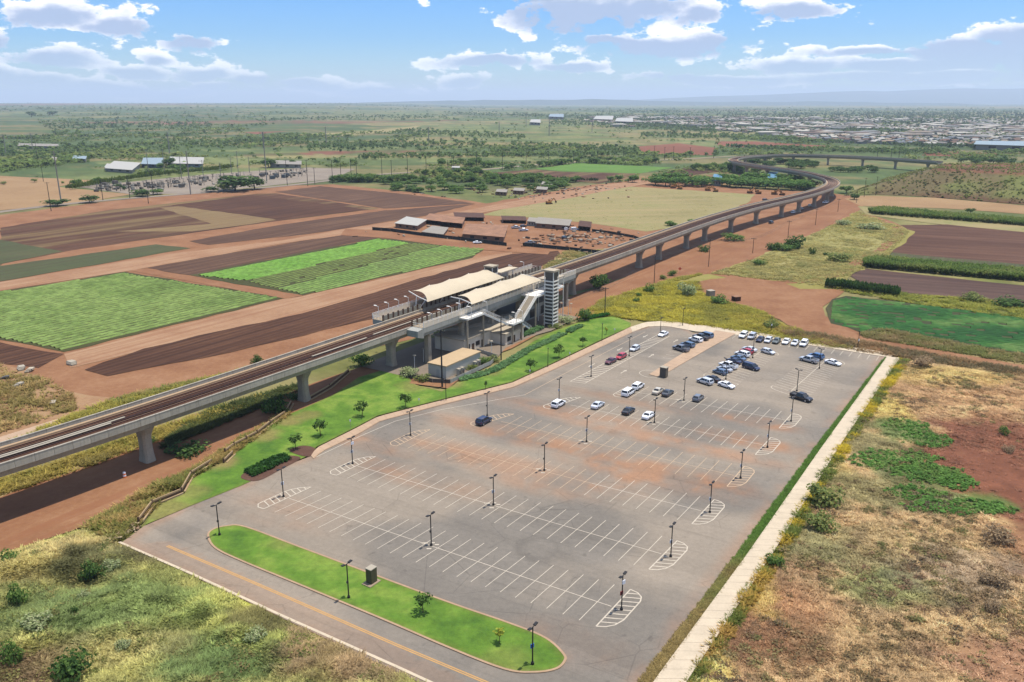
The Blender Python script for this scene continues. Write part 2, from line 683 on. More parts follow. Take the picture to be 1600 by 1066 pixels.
def instance_mesh(name, tmpl, x, y, z, s, rot, col, m, sz=None, cv=0.25):
    """Many jittered copies of template shapes [(V, F, shade)] joined into one mesh of real faces."""
    Vs, Fs, Cs = [], [], []
    base = 0
    n = len(x)
    which = RNG.integers(0, len(tmpl), n)
    sz = s if sz is None else sz
    for k, (TV, TF, TC) in enumerate(tmpl):
        idx = np.nonzero(which == k)[0]
        if len(idx) == 0:
            continue
        c, si = np.cos(rot[idx]), np.sin(rot[idx])
        X = TV[None, :, 0] * s[idx, None]
        Y = TV[None, :, 1] * s[idx, None]
        vx = X * c[:, None] - Y * si[:, None] + x[idx, None]
        vy = X * si[:, None] + Y * c[:, None] + y[idx, None]
        vz = TV[None, :, 2] * sz[idx, None] + z[idx, None]
        Vs.append(np.stack([vx, vy, vz], -1).reshape(-1, 3))
        nv = len(TV)
        Fs.append((TF[None] + (np.arange(len(idx)) * nv)[:, None, None]).reshape(-1, TF.shape[1]) + base)
        base += nv * len(idx)
        cc = col[idx, None, :] * TC[None, :, None]
        cc = cc * (1 + RNG.uniform(-cv, cv, (len(idx), 1, 1)))
        Cs.append(cc.reshape(-1, 3))
    return np_mesh(name, np.concatenate(Vs), np.concatenate(Fs), m, np.clip(np.concatenate(Cs), 0.004, 0.8))


def tuft_template(nb, seed, spread=0.5, lean=0.5, wid=0.16):
    """A tuft of nb blade-like triangles, height 1."""
    r = np.random.default_rng(seed)
    V, F, C = [], [], []
    for i in range(nb):
        a = r.uniform(0, 2 * math.pi)
        d = r.uniform(0, spread)
        bx, by = d * math.cos(a), d * math.sin(a)
        a2 = a + r.uniform(-0.9, 0.9)
        h = r.uniform(0.55, 1.0)
        lx, ly = math.cos(a2) * lean * h, math.sin(a2) * lean * h
        wx, wy = -math.sin(a2) * wid, math.cos(a2) * wid
        b = len(V)
        V += [(bx - wx, by - wy, 0), (bx + wx, by + wy, 0), (bx + lx, by + ly, h)]
        F.append((b, b + 1, b + 2))
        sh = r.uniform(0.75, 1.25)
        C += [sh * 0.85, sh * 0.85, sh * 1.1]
    return np.array(V), np.array(F, np.int32), np.array(C)


def clump_template(nq, seed, leaf=0.34, flat=0.8, lobes=4, zc=0.55):
    """A shrub or far crown: nq leaf clumps (quads) through a lobed volume, radius and height about 1."""
    r = np.random.default_rng(seed)
    L = [(r.uniform(-.45, .45), r.uniform(-.45, .45), zc + r.uniform(-.15, .2) * flat, r.uniform(.38, .6)) for _ in range(lobes)]
    V, F, C = [], [], []
    for i in range(nq):
        lx, ly, lz, lr = L[i % lobes]
        d = r.normal(size=3); d /= np.linalg.norm(d)
        if d[2] < -0.3:
            d[2] *= -0.6
        k = lr * r.uniform(.7, 1.05)
        c = np.array([lx + d[0] * k, ly + d[1] * k, max(0.08, lz + d[2] * k * flat)])
        nn = d + r.normal(size=3) * .5 + np.array([0, 0, .75])
        nn /= np.linalg.norm(nn)
        t = np.cross(nn, r.normal(size=3)); t /= np.linalg.norm(t)
        b = np.cross(nn, t)
        sa, sb = leaf * r.uniform(.6, 1.15), leaf * r.uniform(.5, 1.0)
        q = len(V)
        V += [c - t * sa, c - b * sb, c + t * sa, c + b * sb]
        F.append((q, q + 1, q + 2, q + 3))
        C += [r.uniform(.7, 1.3)] * 4
    return np.array(V), np.array(F, np.int32), np.array(C)
# ------------------------------------------------------------------ terrain sheet to the horizon
VDIR = math.radians(57.0)                           # the way the guideway and the crop rows run
GREEN_SCRUB, PALE, DRY, RED, DARKG, TAN = A(102, 124, 70), A(146, 156, 98), A(172, 164, 112), A(158, 106, 82), A(92, 114, 70), A(196, 162, 124)


def parcels(x, y):
    r = np.hypot(x, y)
    a = np.arctan2(x, y)
    l = np.log(np.maximum(r, 30.0))
    wa = a * 1.0 + 0.05 * (fbm(a * 14, l * 14, 3) - .5)
    wl = l * 1.35 + 0.08 * (fbm(a * 14 + 5, l * 14, 9) - .5)
    rg = np.random.default_rng(5)
    N = 1500
    sa = rg.uniform(-math.pi, math.pi, N)
    sl = rg.uniform(math.log(60) * 1.35, math.log(42000) * 1.35, N)
    cls = rg.choice(5, N, p=[.52, .2, .09, .05, .14])
    best = np.full(x.shape, 1e9)
    cl = np.zeros(x.shape, int)
    for i in range(N):
        da = np.abs(wa - sa[i])
        d = da * da * 0.55 + (wl - sl[i]) ** 2
        k = d < best
        best[k] = d[k]
        cl[k] = cls[i]
    return cl, r


def ground_rgb(x, y):
    cl, r = parcels(x, y)
    pal = np.array([GREEN_SCRUB, PALE, DRY, RED, DARKG])
    c = pal[cl]
    n = fbm(x / 45, y / 45, 21, 5)
    n2 = fbm(x / 12, y / 12, 31, 4)
    near = 1 - sstep(r, 500, 800)
    nearc = np.array(DRY)[None] * (0.8 + .4 * n2[..., None]) * 1.0
    nearc = nearc * (1 - sstep(n, .45, .62)[..., None]) + np.array(A(150, 150, 85))[None] * sstep(n, .45, .62)[..., None]
    c = c * (1 - near[..., None]) + nearc * near[..., None]
    g = sstep(n, .5, .7)[..., None] * .55
    g = np.where((r > 700)[..., None], sstep(n, .42, .62)[..., None] * .75, g)
    c = c * (1 - g) + np.array(GREEN_SCRUB)[None] * g
    n3 = fbm(x / 130, y / 60, 41, 4)
    t = (sstep(n3, .56, .68) * .6 * (r > 600))[..., None]
    c = c * (1 - t) + np.array(A(178, 156, 112)) * t
    return c * (0.66 + .66 * n2[..., None])


rings = np.concatenate([[0.0], np.exp(np.linspace(math.log(25), math.log(42000), 300))])
angs = np.concatenate([np.linspace(-math.pi, math.radians(-48), 50, endpoint=False), np.linspace(math.radians(-48), math.radians(48), 300, endpoint=False), np.linspace(math.radians(48), math.pi, 50)])
RR, AA = np.meshgrid(rings, angs, indexing='ij')
gx, gy = RR * np.sin(AA), RR * np.cos(AA)
ni, nj = RR.shape
idx = np.arange(ni * nj).reshape(ni, nj)
q = np.stack([idx[:-1, :-1], idx[:-1, 1:], idx[1:, 1:], idx[1:, :-1]], -1).reshape(-1, 4)[:, ::-1]
gc = ground_rgb(gx.ravel(), gy.ravel())
# higher ground rises gently to the left of the far plain
rise = 34.0 * sstep(gy, 1300, 9000) * sstep(-gx - 0.02 * gy, -100, 2200) * (0.75 + .5 * fbm(gx / 900, gy / 900, 77, 3))
rise = np.where(gy > 0, rise, 0) * (1 - sstep(RR, 15000, 32000))
m_land = mat_attr('open_land', fine=0.09, amt=0.42, bump=0.15)
me = np_mesh('open_land', np.stack([gx.ravel(), gy.ravel(), -0.12 + rise.ravel()], -1), q, m_land, gc)
o = link('ground', me)
tag(o, 'wide plain of scrub, dry grass and red soil reaching the horizon', None, None, 'structure')


def land_z(x, y):
    r = math.hypot(x, y)
    if y <= 0:
        return 0.0
    v = 34.0 * float(sstep(np.float64(y), 1300, 9000)) * float(sstep(np.float64(-x - 0.02 * y), -100, 2200)) * (0.75 + .5 * float(fbm(np.array([x / 900]), np.array([y / 900]), 77, 3)[0]))
    return v * (1 - float(sstep(np.float64(r), 15000, 32000)))


def land_za(x, y):
    r = np.hypot(x, y)
    v = 34.0 * sstep(y, 1300, 9000) * sstep(-x - 0.02 * y, -100, 2200) * (0.75 + .5 * fbm(x / 900, y / 900, 77, 3))
    return np.where(y > 0, v, 0) * (1 - sstep(r, 15000, 32000))


# far ridges, pale in the haze
def ridge(name, u0, u1, dist, tops, depth, label, col):
    n = 70
    V, F = [], []
    us = np.linspace(u0, u1, n)
    for i, u in enumerate(us):
        d = ray(u, 158)
        x, y = d.x / d.y * dist, dist
        t = np.interp(u, [p[0] for p in tops], [p[1] for p in tops])
        z = max(4.0, CAM_H + (158 - t) * dist / FOC) + 46 * (fbm(np.array([u / 30.0]), np.array([dist / 900.0]), 5, 4)[0] - .5)
        for k, (dy, f) in enumerate(((-depth, 0.0), (-depth * .6, .3), (-depth * .3, .68), (0, 1.0), (depth * .5, .6), (depth, .0))):
            jz = 14 * (fbm(np.array([u / 9.0]), np.array([k * 1.7 + dist]), 8, 3)[0] - .5) if 0 < f < 1 else 0
            V.append((x * (1 + dy / dist), y + dy, -1 + z * f + jz))
    for i in range(n - 1):
        for k in range(5):
            a = i * 6 + k
            F.append((a, a + 6, a + 7, a + 1))
    me = np_mesh(name, np.array(V), np.array(F), mat_ground('ridge_slope', [A(60, 84, 58), A(86, 104, 66), A(110, 116, 82)], scale=0.002, fine=0.01, bump=0))
    tag(link(name, me), label, None, None, 'structure')


ridge('hills', 560, 2500, 17000, [(560, 160), (700, 157.5), (850, 155), (960, 156.5), (1100, 158.5), (1230, 159), (1260, 158), (1330, 160), (1500, 161), (1540, 163), (2500, 163)], 1500, 'low blue ridge beyond the town', None)
ridge('mountains', 880, 2800, 26000, [(880, 158), (1000, 156), (1100, 152), (1180, 149), (1250, 147), (1330, 143.5), (1400, 144), (1500, 139), (1560, 140.5), (1700, 137), (2100, 140), (2800, 150)], 4200, 'pale mountain slope dissolving into the haze on the right', None)

# ------------------------------------------------------------------ soil and field sheets (left plain)
SOIL_DARK = [A(92, 62, 46), A(122, 86, 66), A(146, 108, 82)]
SOIL_MID = [A(112, 82, 66), A(138, 106, 86), A(160, 126, 104)]
SOIL_RED = [A(150, 104, 78), A(180, 132, 100), A(204, 160, 128)]
m_soil_dark = mat_ground('dark_tilled_soil', SOIL_DARK, scale=.03, fine=.5, rows=(VDIR, 2.6, A(86, 58, 44), .8))
m_soil_mid = mat_ground('brown_tilled_soil', SOIL_MID, scale=.03, fine=.5, rows=(VDIR, 2.4, A(98, 72, 60), .8))
m_soil_brown = mat_ground('chocolate_tilled_soil', [A(102, 70, 54), A(126, 90, 70), A(150, 112, 90)], scale=.02, fine=.4, rows=(VDIR, 2.6, A(90, 62, 48), .8), streak=(VDIR, A(168, 146, 104), .75, .006, .05))
m_dirt = mat_ground('red_dirt', SOIL_RED, scale=.06, fine=.8, bump=.4, streak=(VDIR, A(174, 120, 90), .7, .02, .55))
m_dirt_plain = mat_ground('red_dirt_open', SOIL_RED, scale=.07, fine=.7, bump=.4)
m_tan_road = mat_ground('pale_dirt_road', [A(176, 132, 104), A(204, 164, 134), A(218, 184, 154)], scale=.06, fine=.7, bump=.3, streak=(VDIR, A(176, 124, 96), .65, .015, .5))
m_dry = mat_ground('dry_grass', [A(150, 122, 84), A(184, 156, 112), A(204, 182, 136), A(170, 164, 100)], scale=.05, fine=.6, bump=.5)
m_meadow = mat_ground('mown_dry_meadow', [A(150, 140, 98), A(172, 164, 116), A(186, 176, 128), A(156, 164, 102), A(140, 152, 92)], scale=.012, fine=.25, bump=.3, streak=(math.radians(8), A(202, 182, 140), .6, .006, .06))
m_ygrass = mat_ground('yellow_green_grass', [A(134, 134, 78), A(164, 160, 88), A(186, 176, 106), A(144, 148, 84)], scale=.06, fine=.7, bump=.5)
m_straw = mat_ground('straw_field', [A(172, 138, 102), A(194, 160, 122), A(208, 178, 138)], scale=.02, fine=.3, bump=.2)
m_tarmac = mat_ground('old_grey_road', [A(150, 138, 132), A(176, 164, 156), A(190, 180, 170)], scale=.05, fine=.6, bump=.1)
m_gravel = mat_ground('grey_gravel', [A(150, 138, 130), A(178, 166, 156), A(200, 190, 180)], scale=.05, fine=.9, bump=.3)
m_greenstrip = mat_ground('green_cover_crop', [A(84, 98, 66), A(104, 116, 78), A(126, 122, 88)], scale=.02, fine=.4, rows=(VDIR, 1.6, A(96, 84, 66), .5))
m_lettsoil = mat_ground('bed_soil', [A(76, 82, 48), A(92, 94, 56), A(108, 104, 68)], scale=.05, fine=.6)


def px(pts, z=0.0):
    return [GV(u, v, z) for u, v in pts]


def field(name, pts, z, m, label, edge=.8, step=7.0):
    return sheet(name, px(pts), z, m, label, edge=edge, step=step)


# general red soil under the left fields and tracks
field('earth', [(-260, 470), (-200, 400), (0, 336), (140, 318), (300, 300), (440, 290), (520, 288), (640, 300), (760, 318), (900, 292), (1010, 280), (1180, 296), (1290, 300), (1345, 308), (1310, 330), (1230, 352), (1130, 384), (1040, 410), (940, 446), (880, 460), (700, 512), (560, 548), (420, 572), (250, 605), (100, 660), (-60, 700), (-260, 640)], -0.06, m_dirt_plain, 'bare red earth between the fields and the guideway', 2.0, 12)
field('field', [(-80, 458), (0, 440), (0, 356), (86, 342), (172, 328), (400, 303), (432, 302), (592, 326), (430, 346), (300, 364), (108, 392), (0, 413), (-80, 430)], 0.0, m_soil_brown, 'wide chocolate brown ploughed field below the grey road')
field('field', [(-60, 372), (0, 375), (98, 393), (0, 413), (-60, 424)], .05, m_greenstrip, 'dull green corner of the brown field at the left')
field('field', [(250, 325), (300, 320), (432, 344), (380, 352), (300, 362), (180, 362), (330, 350)], .05, mat_ground('stubble', [A(150, 132, 96), A(170, 150, 110), A(150, 116, 90)], scale=.02, fine=.4, rows=(VDIR, 2.0, A(140, 106, 84), .5)), 'tan stubble strip in the brown field')
field('field', [(268, 321), (396, 305), (578, 328), (440, 344)], .06, m_soil_dark, 'dark ploughed plot at the top of the brown field')
field('field', [(430, 300), (500, 291), (640, 304), (742, 318), (600, 326)], .04, m_soil_mid, 'grey brown ploughed plot below the substation road')
field('field', [(296, 377), (440, 351), (600, 329), (742, 319), (660, 338), (480, 366), (326, 383)], .04, m_soil_mid, 'narrow grey brown strip beside the pale dirt road')
field('field', [(-80, 430), (0, 416), (244, 382), (298, 388), (0, 440), (-80, 456)], .05, m_greenstrip, 'dull green strip beside the pale dirt road')
field('dirt_road', [(-80, 458), (0, 441), (256, 398), (440, 376), (540, 358), (700, 334), (870, 302), (950, 288), (1010, 281), (1022, 286), (960, 296), (880, 312), (780, 328), (700, 342), (590, 358), (535, 368), (440, 381), (200, 424), (0, 455), (-80, 474)], .08, m_tan_road, 'pale dirt road crossing the fields to the yard', .5, 9)
field('field', [(222, 418), (532, 367), (590, 372), (296, 430)], .03, m_soil_mid, 'grey brown tilled strip beside the young green crop')
field('field', [(296, 430), (590, 372), (758, 388), (738, 403), (472, 462)], .03, m_lettsoil, 'soil bed under the second green crop')
field('field', [(-100, 480), (0, 456), (196, 425), (444, 466), (100, 550), (0, 531), (-100, 514)], .03, m_lettsoil, 'soil bed under the large green crop')
field('field', [(-60, 532), (0, 535), (100, 553), (60, 575), (-60, 560)], .02, m_soil_dark, 'dark soil corner below the large green crop')
field('field', [(132, 578), (224, 545), (350, 516), (472, 490), (640, 440), (760, 407), (800, 397), (872, 392), (878, 400), (840, 420), (700, 472), (540, 508), (360, 551), (168, 588)], .03, m_soil_dark, 'long dark ploughed field beside the station')
field('dirt_road', [(540, 358), (600, 360), (720, 380), (860, 392), (856, 398), (740, 390), (600, 372), (532, 368)], .09, m_dirt, 'red track below the yard fence', .4, 8)
field('dirt_road', [(100, 553), (444, 467), (474, 463), (740, 403), (800, 394), (800, 398), (640, 442), (472, 492), (224, 547), (110, 575)], .02, m_tan_road, 'pale track between the green crop and the dark field', .8, 8)
field('dirt_road', [(196, 422), (208, 419), (474, 462), (446, 467)], .06, m_dirt_plain, 'red gap between the two green crops', .3, 6)
field('dry_grass', [(-100, 590), (0, 566), (70, 590), (110, 612), (180, 622), (120, 650), (-60, 720)], .0, mat_ground('waste_ground', [A(150, 112, 84), A(186, 144, 112), A(204, 168, 134), A(170, 154, 106)], scale=.08, fine=.8), 'bare waste ground beside the guideway at the left', 1.2, 6)
field('dry_grass', [(180, 622), (350, 585), (500, 545), (590, 512), (600, 520), (460, 560), (250, 625), (120, 665)], .01, m_dry, 'yellow grass verge beyond the guideway', 1.2, 6)
field('meadow', [(752, 336), (880, 300), (960, 290), (1180, 304), (1170, 316), (1090, 350), (1010, 362), (930, 350), (840, 341)], .03, m_meadow, 'mown dry meadow behind the yard', 1.0, 10)
field('earth', [(586, 358), (640, 345), (760, 343), (930, 352), (1040, 362), (1000, 378), (960, 390), (880, 388), (700, 378)], .02, m_dirt_plain, 'red yard ground among the sheds and scrap', 1.0, 8)
field('grass_verge', [(880, 392), (960, 388), (1010, 372), (1060, 358), (1110, 348), (1000, 392), (920, 418), (830, 436), (800, 440), (850, 418)], .03, m_dry, 'dry weedy verge between the yard and the guideway', 1.4, 6)
field('earth', [(-250, 1010), (-250, 760), (0, 775), (220, 690), (460, 610), (560, 575), (700, 530), (880, 468), (960, 440), (1050, 402), (1150, 374), (1240, 346), (1300, 318), (1330, 310), (1346, 318), (1312, 345), (1240, 380), (1180, 404), (1110, 428), (1060, 442), (1000, 460), (940, 482), (905, 494), (650, 604), (470, 652), (330, 742), (130, 824), (0, 866)], .04, m_dirt, 'red dirt track running under and beside the guideway', .7, 8)
field('grass_verge', [(0, 752), (60, 735), (205, 680), (330, 640), (420, 612), (420, 622), (330, 655), (214, 700), (100, 742), (0, 778)], .06, m_dry, 'dry verge under the left end of the guideway', 1.0, 5)

# far plain parcels
for pts, m, lab in [
    ([(-100, 174), (0, 176), (45, 182), (38, 200), (90, 212), (0, 217), (-100, 217)], mat_ground('far_red_soil', [A(140, 92, 72), A(164, 108, 84), A(172, 124, 98)], scale=.006, fine=.05, bump=0), 'red slope at the far left'),
    ([(375, 206), (432, 194), (550, 189), (548, 198), (470, 203), (400, 210)], MATS['far_red_soil'], 'red field beyond the scrub, left of centre'),
    ([(410, 212), (560, 206), (660, 196), (640, 204), (520, 214)], m_meadow, 'pale green field beyond the scrub'),
    ([(996, 229), (1060, 224), (1118, 231), (1112, 243), (1000, 240)], MATS['far_red_soil'], 'red field left of the guideway bend'),
    ([(1118, 221), (1180, 221), (1290, 228), (1286, 233), (1180, 231), (1122, 228)], MATS['far_red_soil'], 'long red field in front of the town'),
    ([(1450, 236), (1560, 240), (1552, 247), (1440, 243)], MATS['far_red_soil'], 'red field beyond the grassy mound'),
    ([(836, 264), (900, 255), (1052, 262), (1000, 271), (880, 268)], mat_ground('bright_crop', [A(96, 140, 60), A(120, 164, 76), A(140, 170, 90)], scale=.02, fine=.2, bump=0), 'bright green crop in the middle distance'),
    ([(770, 270), (836, 265), (880, 269), (1000, 272), (936, 287), (800, 275)], m_soil_brown, 'brown field in the middle distance'),
    ([(1036, 270), (1076, 262), (1124, 268), (1056, 277)], m_soil_dark, 'dark field beside the shady grove'),
    ([(-200, 286), (0, 275), (150, 282), (90, 292), (30, 300), (-200, 312)], m_straw, 'straw coloured field at the left'),
    ([(-200, 335), (0, 300), (90, 292), (205, 304), (120, 318), (0, 329), (-200, 352)], m_straw, 'straw coloured field beside the pylon'),
    ([(120, 292), (330, 272), (480, 262), (555, 264), (520, 280), (300, 303), (205, 304)], m_gravel, 'grey gravel yard of the substation'),
    ([(1320, 311), (1345, 306), (1460, 309), (1700, 330), (1700, 342), (1480, 326), (1345, 322)], m_straw, 'orange straw strip below the grassy mound'),
    ([(1340, 322), (1480, 338), (1700, 362), (1700, 372), (1480, 352), (1352, 336)], m_meadow, 'pale grass strip below the tall crop'),
    ([(1400, 352), (1480, 351), (1720, 376), (1720, 426), (1500, 406), (1386, 394)], mat_ground('umber_field', [A(116, 84, 68), A(142, 106, 88), A(158, 124, 104)], scale=.02, fine=.4, rows=(math.radians(-22), 2.6, A(96, 66, 54), .7), streak=(math.radians(-22), A(96, 66, 54), .8, .004, .07)), 'umber ploughed field at the right'),
    ([(1386, 394), (1500, 405), (1720, 424), (1720, 432), (1500, 412), (1378, 400)], m_greenstrip, 'grey green strip between the umber field and the tall crop'),
    ([(1322, 428), (1352, 420), (1480, 434), (1720, 458), (1720, 488), (1560, 474), (1420, 458), (1350, 444)], mat_ground('slate_field', [A(96, 76, 70), A(120, 96, 88), A(138, 114, 102)], scale=.02, fine=.4, rows=(math.radians(-22), 1.8, A(84, 62, 60), .6), streak=(math.radians(-22), A(146, 116, 106), .6, .004, .08)), 'slate brown ploughed field at the right'),
]:
    field('field', pts, .05, m, lab, 1.0, 12)

GREYROAD = [(-120, 350), (0, 331), (130, 316), (256, 306), (350, 299), (470, 288), (560, 276), (640, 269), (720, 268), (780, 263), (900, 253), (1040, 250), (1150, 244)]


def ribbon(pts2, wd):
    L, R = [], []
    P = [Vector(p) for p in pts2]
    for i, p in enumerate(P):
        d = (P[min(i + 1, len(P) - 1)] - P[max(i - 1, 0)]).normalized()
        n = Vector((-d.y, d.x))
        L.append(tuple(p + n * wd / 2)); R.append(tuple(p - n * wd / 2))
    return L + R[::-1]


def ribbon_sheet(name, pts, wd, z, m, label):
    mb = MB()
    pts = densify(pts, 4.0, closed=False)
    for _ in range(40):
        pts = [pts[0]] + [(.25 * a[0] + .5 * b[0] + .25 * c[0], .25 * a[1] + .5 * b[1] + .25 * c[1]) for a, b, c in zip(pts[:-2], pts[1:-1], pts[2:])] + [pts[-1]]
    poly = ribbon(pts, wd)
    n = len(poly) // 2
    for i in range(n - 1):
        a, b, c, d = poly[i], poly[i + 1], poly[2 * n - 2 - i], poly[2 * n - 1 - i]
        mb.poly([(d[0], d[1], z), (c[0], c[1], z), (b[0], b[1], z), (a[0], a[1], z)])
    return tag(link(name, mb.mesh(name, m)), label, None, None, 'structure')


ribbon_sheet('road', smooth_path(px(GREYROAD), 6), 9.0, .10, m_tarmac, 'grey road running along the substation and the far fields')
ribbon_sheet('verge', smooth_path([(x + 4, y + 9) for x, y in px(GREYROAD)], 6), 9.0, .07, m_ygrass, 'yellow grass verge along the grey road')
ribbon_sheet('dirt_road', smooth_path(px([(1345, 312), (1330, 330), (1290, 352)]), 6), 9.0, .07, m_dirt, 'red track end beside the guideway bend')

# right side, beyond the lot
field('grass', [(930, 492), (960, 470), (1040, 442), (1110, 428), (1180, 404), (1240, 380), (1312, 346), (1340, 330), (1400, 350), (1430, 362), (1390, 398), (1330, 430), (1300, 452), (1220, 470), (1190, 505), (1230, 520), (1330, 545), (1450, 566), (1440, 572), (1340, 552), (1150, 518), (1075, 508)], .05, m_ygrass, 'yellow green grass between the lot and the guideway', 1.5, 7)
field('earth', [(1094, 440), (1150, 432), (1215, 440), (1250, 452), (1320, 452), (1312, 462), (1285, 480), (1290, 506), (1345, 524), (1470, 546), (1700, 585), (1700, 600), (1460, 562), (1330, 546), (1230, 508), (1190, 486), (1100, 462), (1085, 450)], .09, m_dirt_plain, 'red dirt turning place and track behind the lot', 1.0, 6)
ribbon_sheet('dirt_road', smooth_path(px([(1070, 418), (1110, 426), (1180, 440), (1240, 468), (1290, 508), (1360, 532)]), 8), 6.5, .115, m_dirt, 'red dirt road curving round the bean field')
ribbon_sheet('dirt_road', smooth_path(px([(1200, 442), (1290, 440), (1350, 405), (1400, 372), (1408, 358), (1385, 344), (1340, 334), (1320, 326)]), 8), 6.0, .12, m_dirt, 'red dirt road looping past the umber field')
field('dry_grass', [(1195, 395), (1250, 372), (1300, 360), (1390, 372), (1370, 390), (1300, 420), (1240, 434), (1150, 425)], .10, mat_ground('pale_green_meadow', [A(150, 150, 86), A(186, 180, 116), A(202, 192, 138)], scale=.04, fine=.5), 'pale grass meadow inside the loop of the track', 1.2, 6)
field('field', [(1290, 482), (1300, 468), (1322, 463), (1480, 480), (1720, 512), (1720, 575), (1470, 531), (1380, 514), (1345, 520), (1298, 506)], .11, mat_ground('bean_soil', [A(66, 84, 56), A(84, 92, 62), A(120, 104, 74)], scale=.05, fine=.6), 'soil of the dark green bean field', 1.0, 6)
field('dry_grass', [(1345, 521), (1380, 515), (1470, 532), (1720, 578), (1720, 592), (1470, 548), (1350, 528)], .105, m_dry, 'dry verge below the bean field', 1.0, 6)
# ------------------------------------------------------------------ parking lot
ZA = 0.20                                           # asphalt level
ZM = ZA + 0.012                                     # painted lines
LOT_PX = [(190, 848), (225, 822), (300, 790), (380, 758), (430, 734), (488, 712), (500, 702), (560, 674), (592, 656), (690, 630), (800, 603), (862, 576),
          (985, 517), (1015, 509), (1042, 509), (1069, 513), (1083, 520), (1150, 521), (1386, 555), (1378, 564), (1273, 700), (1160, 853), (998, 1066), (930, 1160), (760, 1160), (650, 1064)]
lot_poly = px(LOT_PX, ZA)
LV, LF = gridded(lot_poly, .95)
lx, ly = LV[:, 0], LV[:, 1]
asp = np.array(A(174, 165, 159))
n1 = fbm(lx / 14, ly / 14, 101, 4)
n2 = fbm(lx / 3.2, ly / 3.2, 111, 4)
ang_r = math.radians(-31)
sx_ = lx * math.cos(ang_r) + ly * math.sin(ang_r)
sy_ = -lx * math.sin(ang_r) + ly * math.cos(ang_r)
n3 = fbm(sx_ / 40, sy_ / 3.0, 121, 3)
n4 = fbm(sy_ / 30, sx_ / 2.4, 131, 4)
hue = sstep(.5 * n1 + .5 * fbm(lx / 38, ly / 38, 141, 3), .4, .6)[:, None]
c = (np.array(A(152, 146, 142)) * (1 - hue) + np.array(A(176, 165, 155)) * hue) * (0.8 + .2 * n1 + .22 * n3 + .1 * n4)[:, None]
# wind-blown red dust
dust = np.zeros(len(lx))
for (u, v, ru, rv, s) in [(960, 720, 34, 4.5, .85), (1010, 745, 20, 6, .9), (1120, 755, 9, 5, 1.0), (1180, 660, 12, 4, .8), (880, 700, 30, 5, .7), (800, 680, 26, 5, .6), (760, 720, 26, 6, .5),
                         (700, 705, 14, 4, .6), (600, 730, 8, 3.5, .9), (900, 650, 30, 5, .55), (1040, 690, 30, 4, .6), (1170, 690, 14, 4, .8), (560, 690, 18, 4.5, .75), (840, 760, 16, 4, .4),
                         (1000, 630, 22, 4, .35), (650, 745, 20, 5, .35), (930, 760, 12, 4, .55), (440, 800, 14, 6, .25), (900, 1010, 10, 5, .3), (700, 960, 22, 3.0, .3), (500, 890, 18, 3, .3)]:
    p = G(u, v)
    dx = (lx - p.x) * math.cos(ang_r) + (ly - p.y) * math.sin(ang_r)
    dy = -(lx - p.x) * math.sin(ang_r) + (ly - p.y) * math.cos(ang_r)
    d = np.sqrt((dx / ru) ** 2 + (dy / rv) ** 2)
    dust = np.maximum(dust, s * (1 - sstep(d, .35, 1.25)))
dn = sstep(n2 * .55 + n1 * .45, .36, .62)
dust = np.clip(dust * (.3 + 1.05 * dn), 0, 1)
# dusty film near the kerbs and on the entrance road
ed = edge_dist(lx, ly, lot_poly)
dust = np.maximum(dust, .5 * (1 - sstep(ed, 0.3, 3.0)) * dn)
road = pip(lx, ly, px([(150, 860), (262, 845), (600, 1000), (800, 1100), (640, 1100)], ZA))
dust = np.where(road, np.maximum(dust, .22 + .3 * (n3 - .3)), dust)
dc = np.array(A(206, 152, 116))
c = c * (1 - .74 * dust[:, None]) + dc[None] * .74 * dust[:, None]
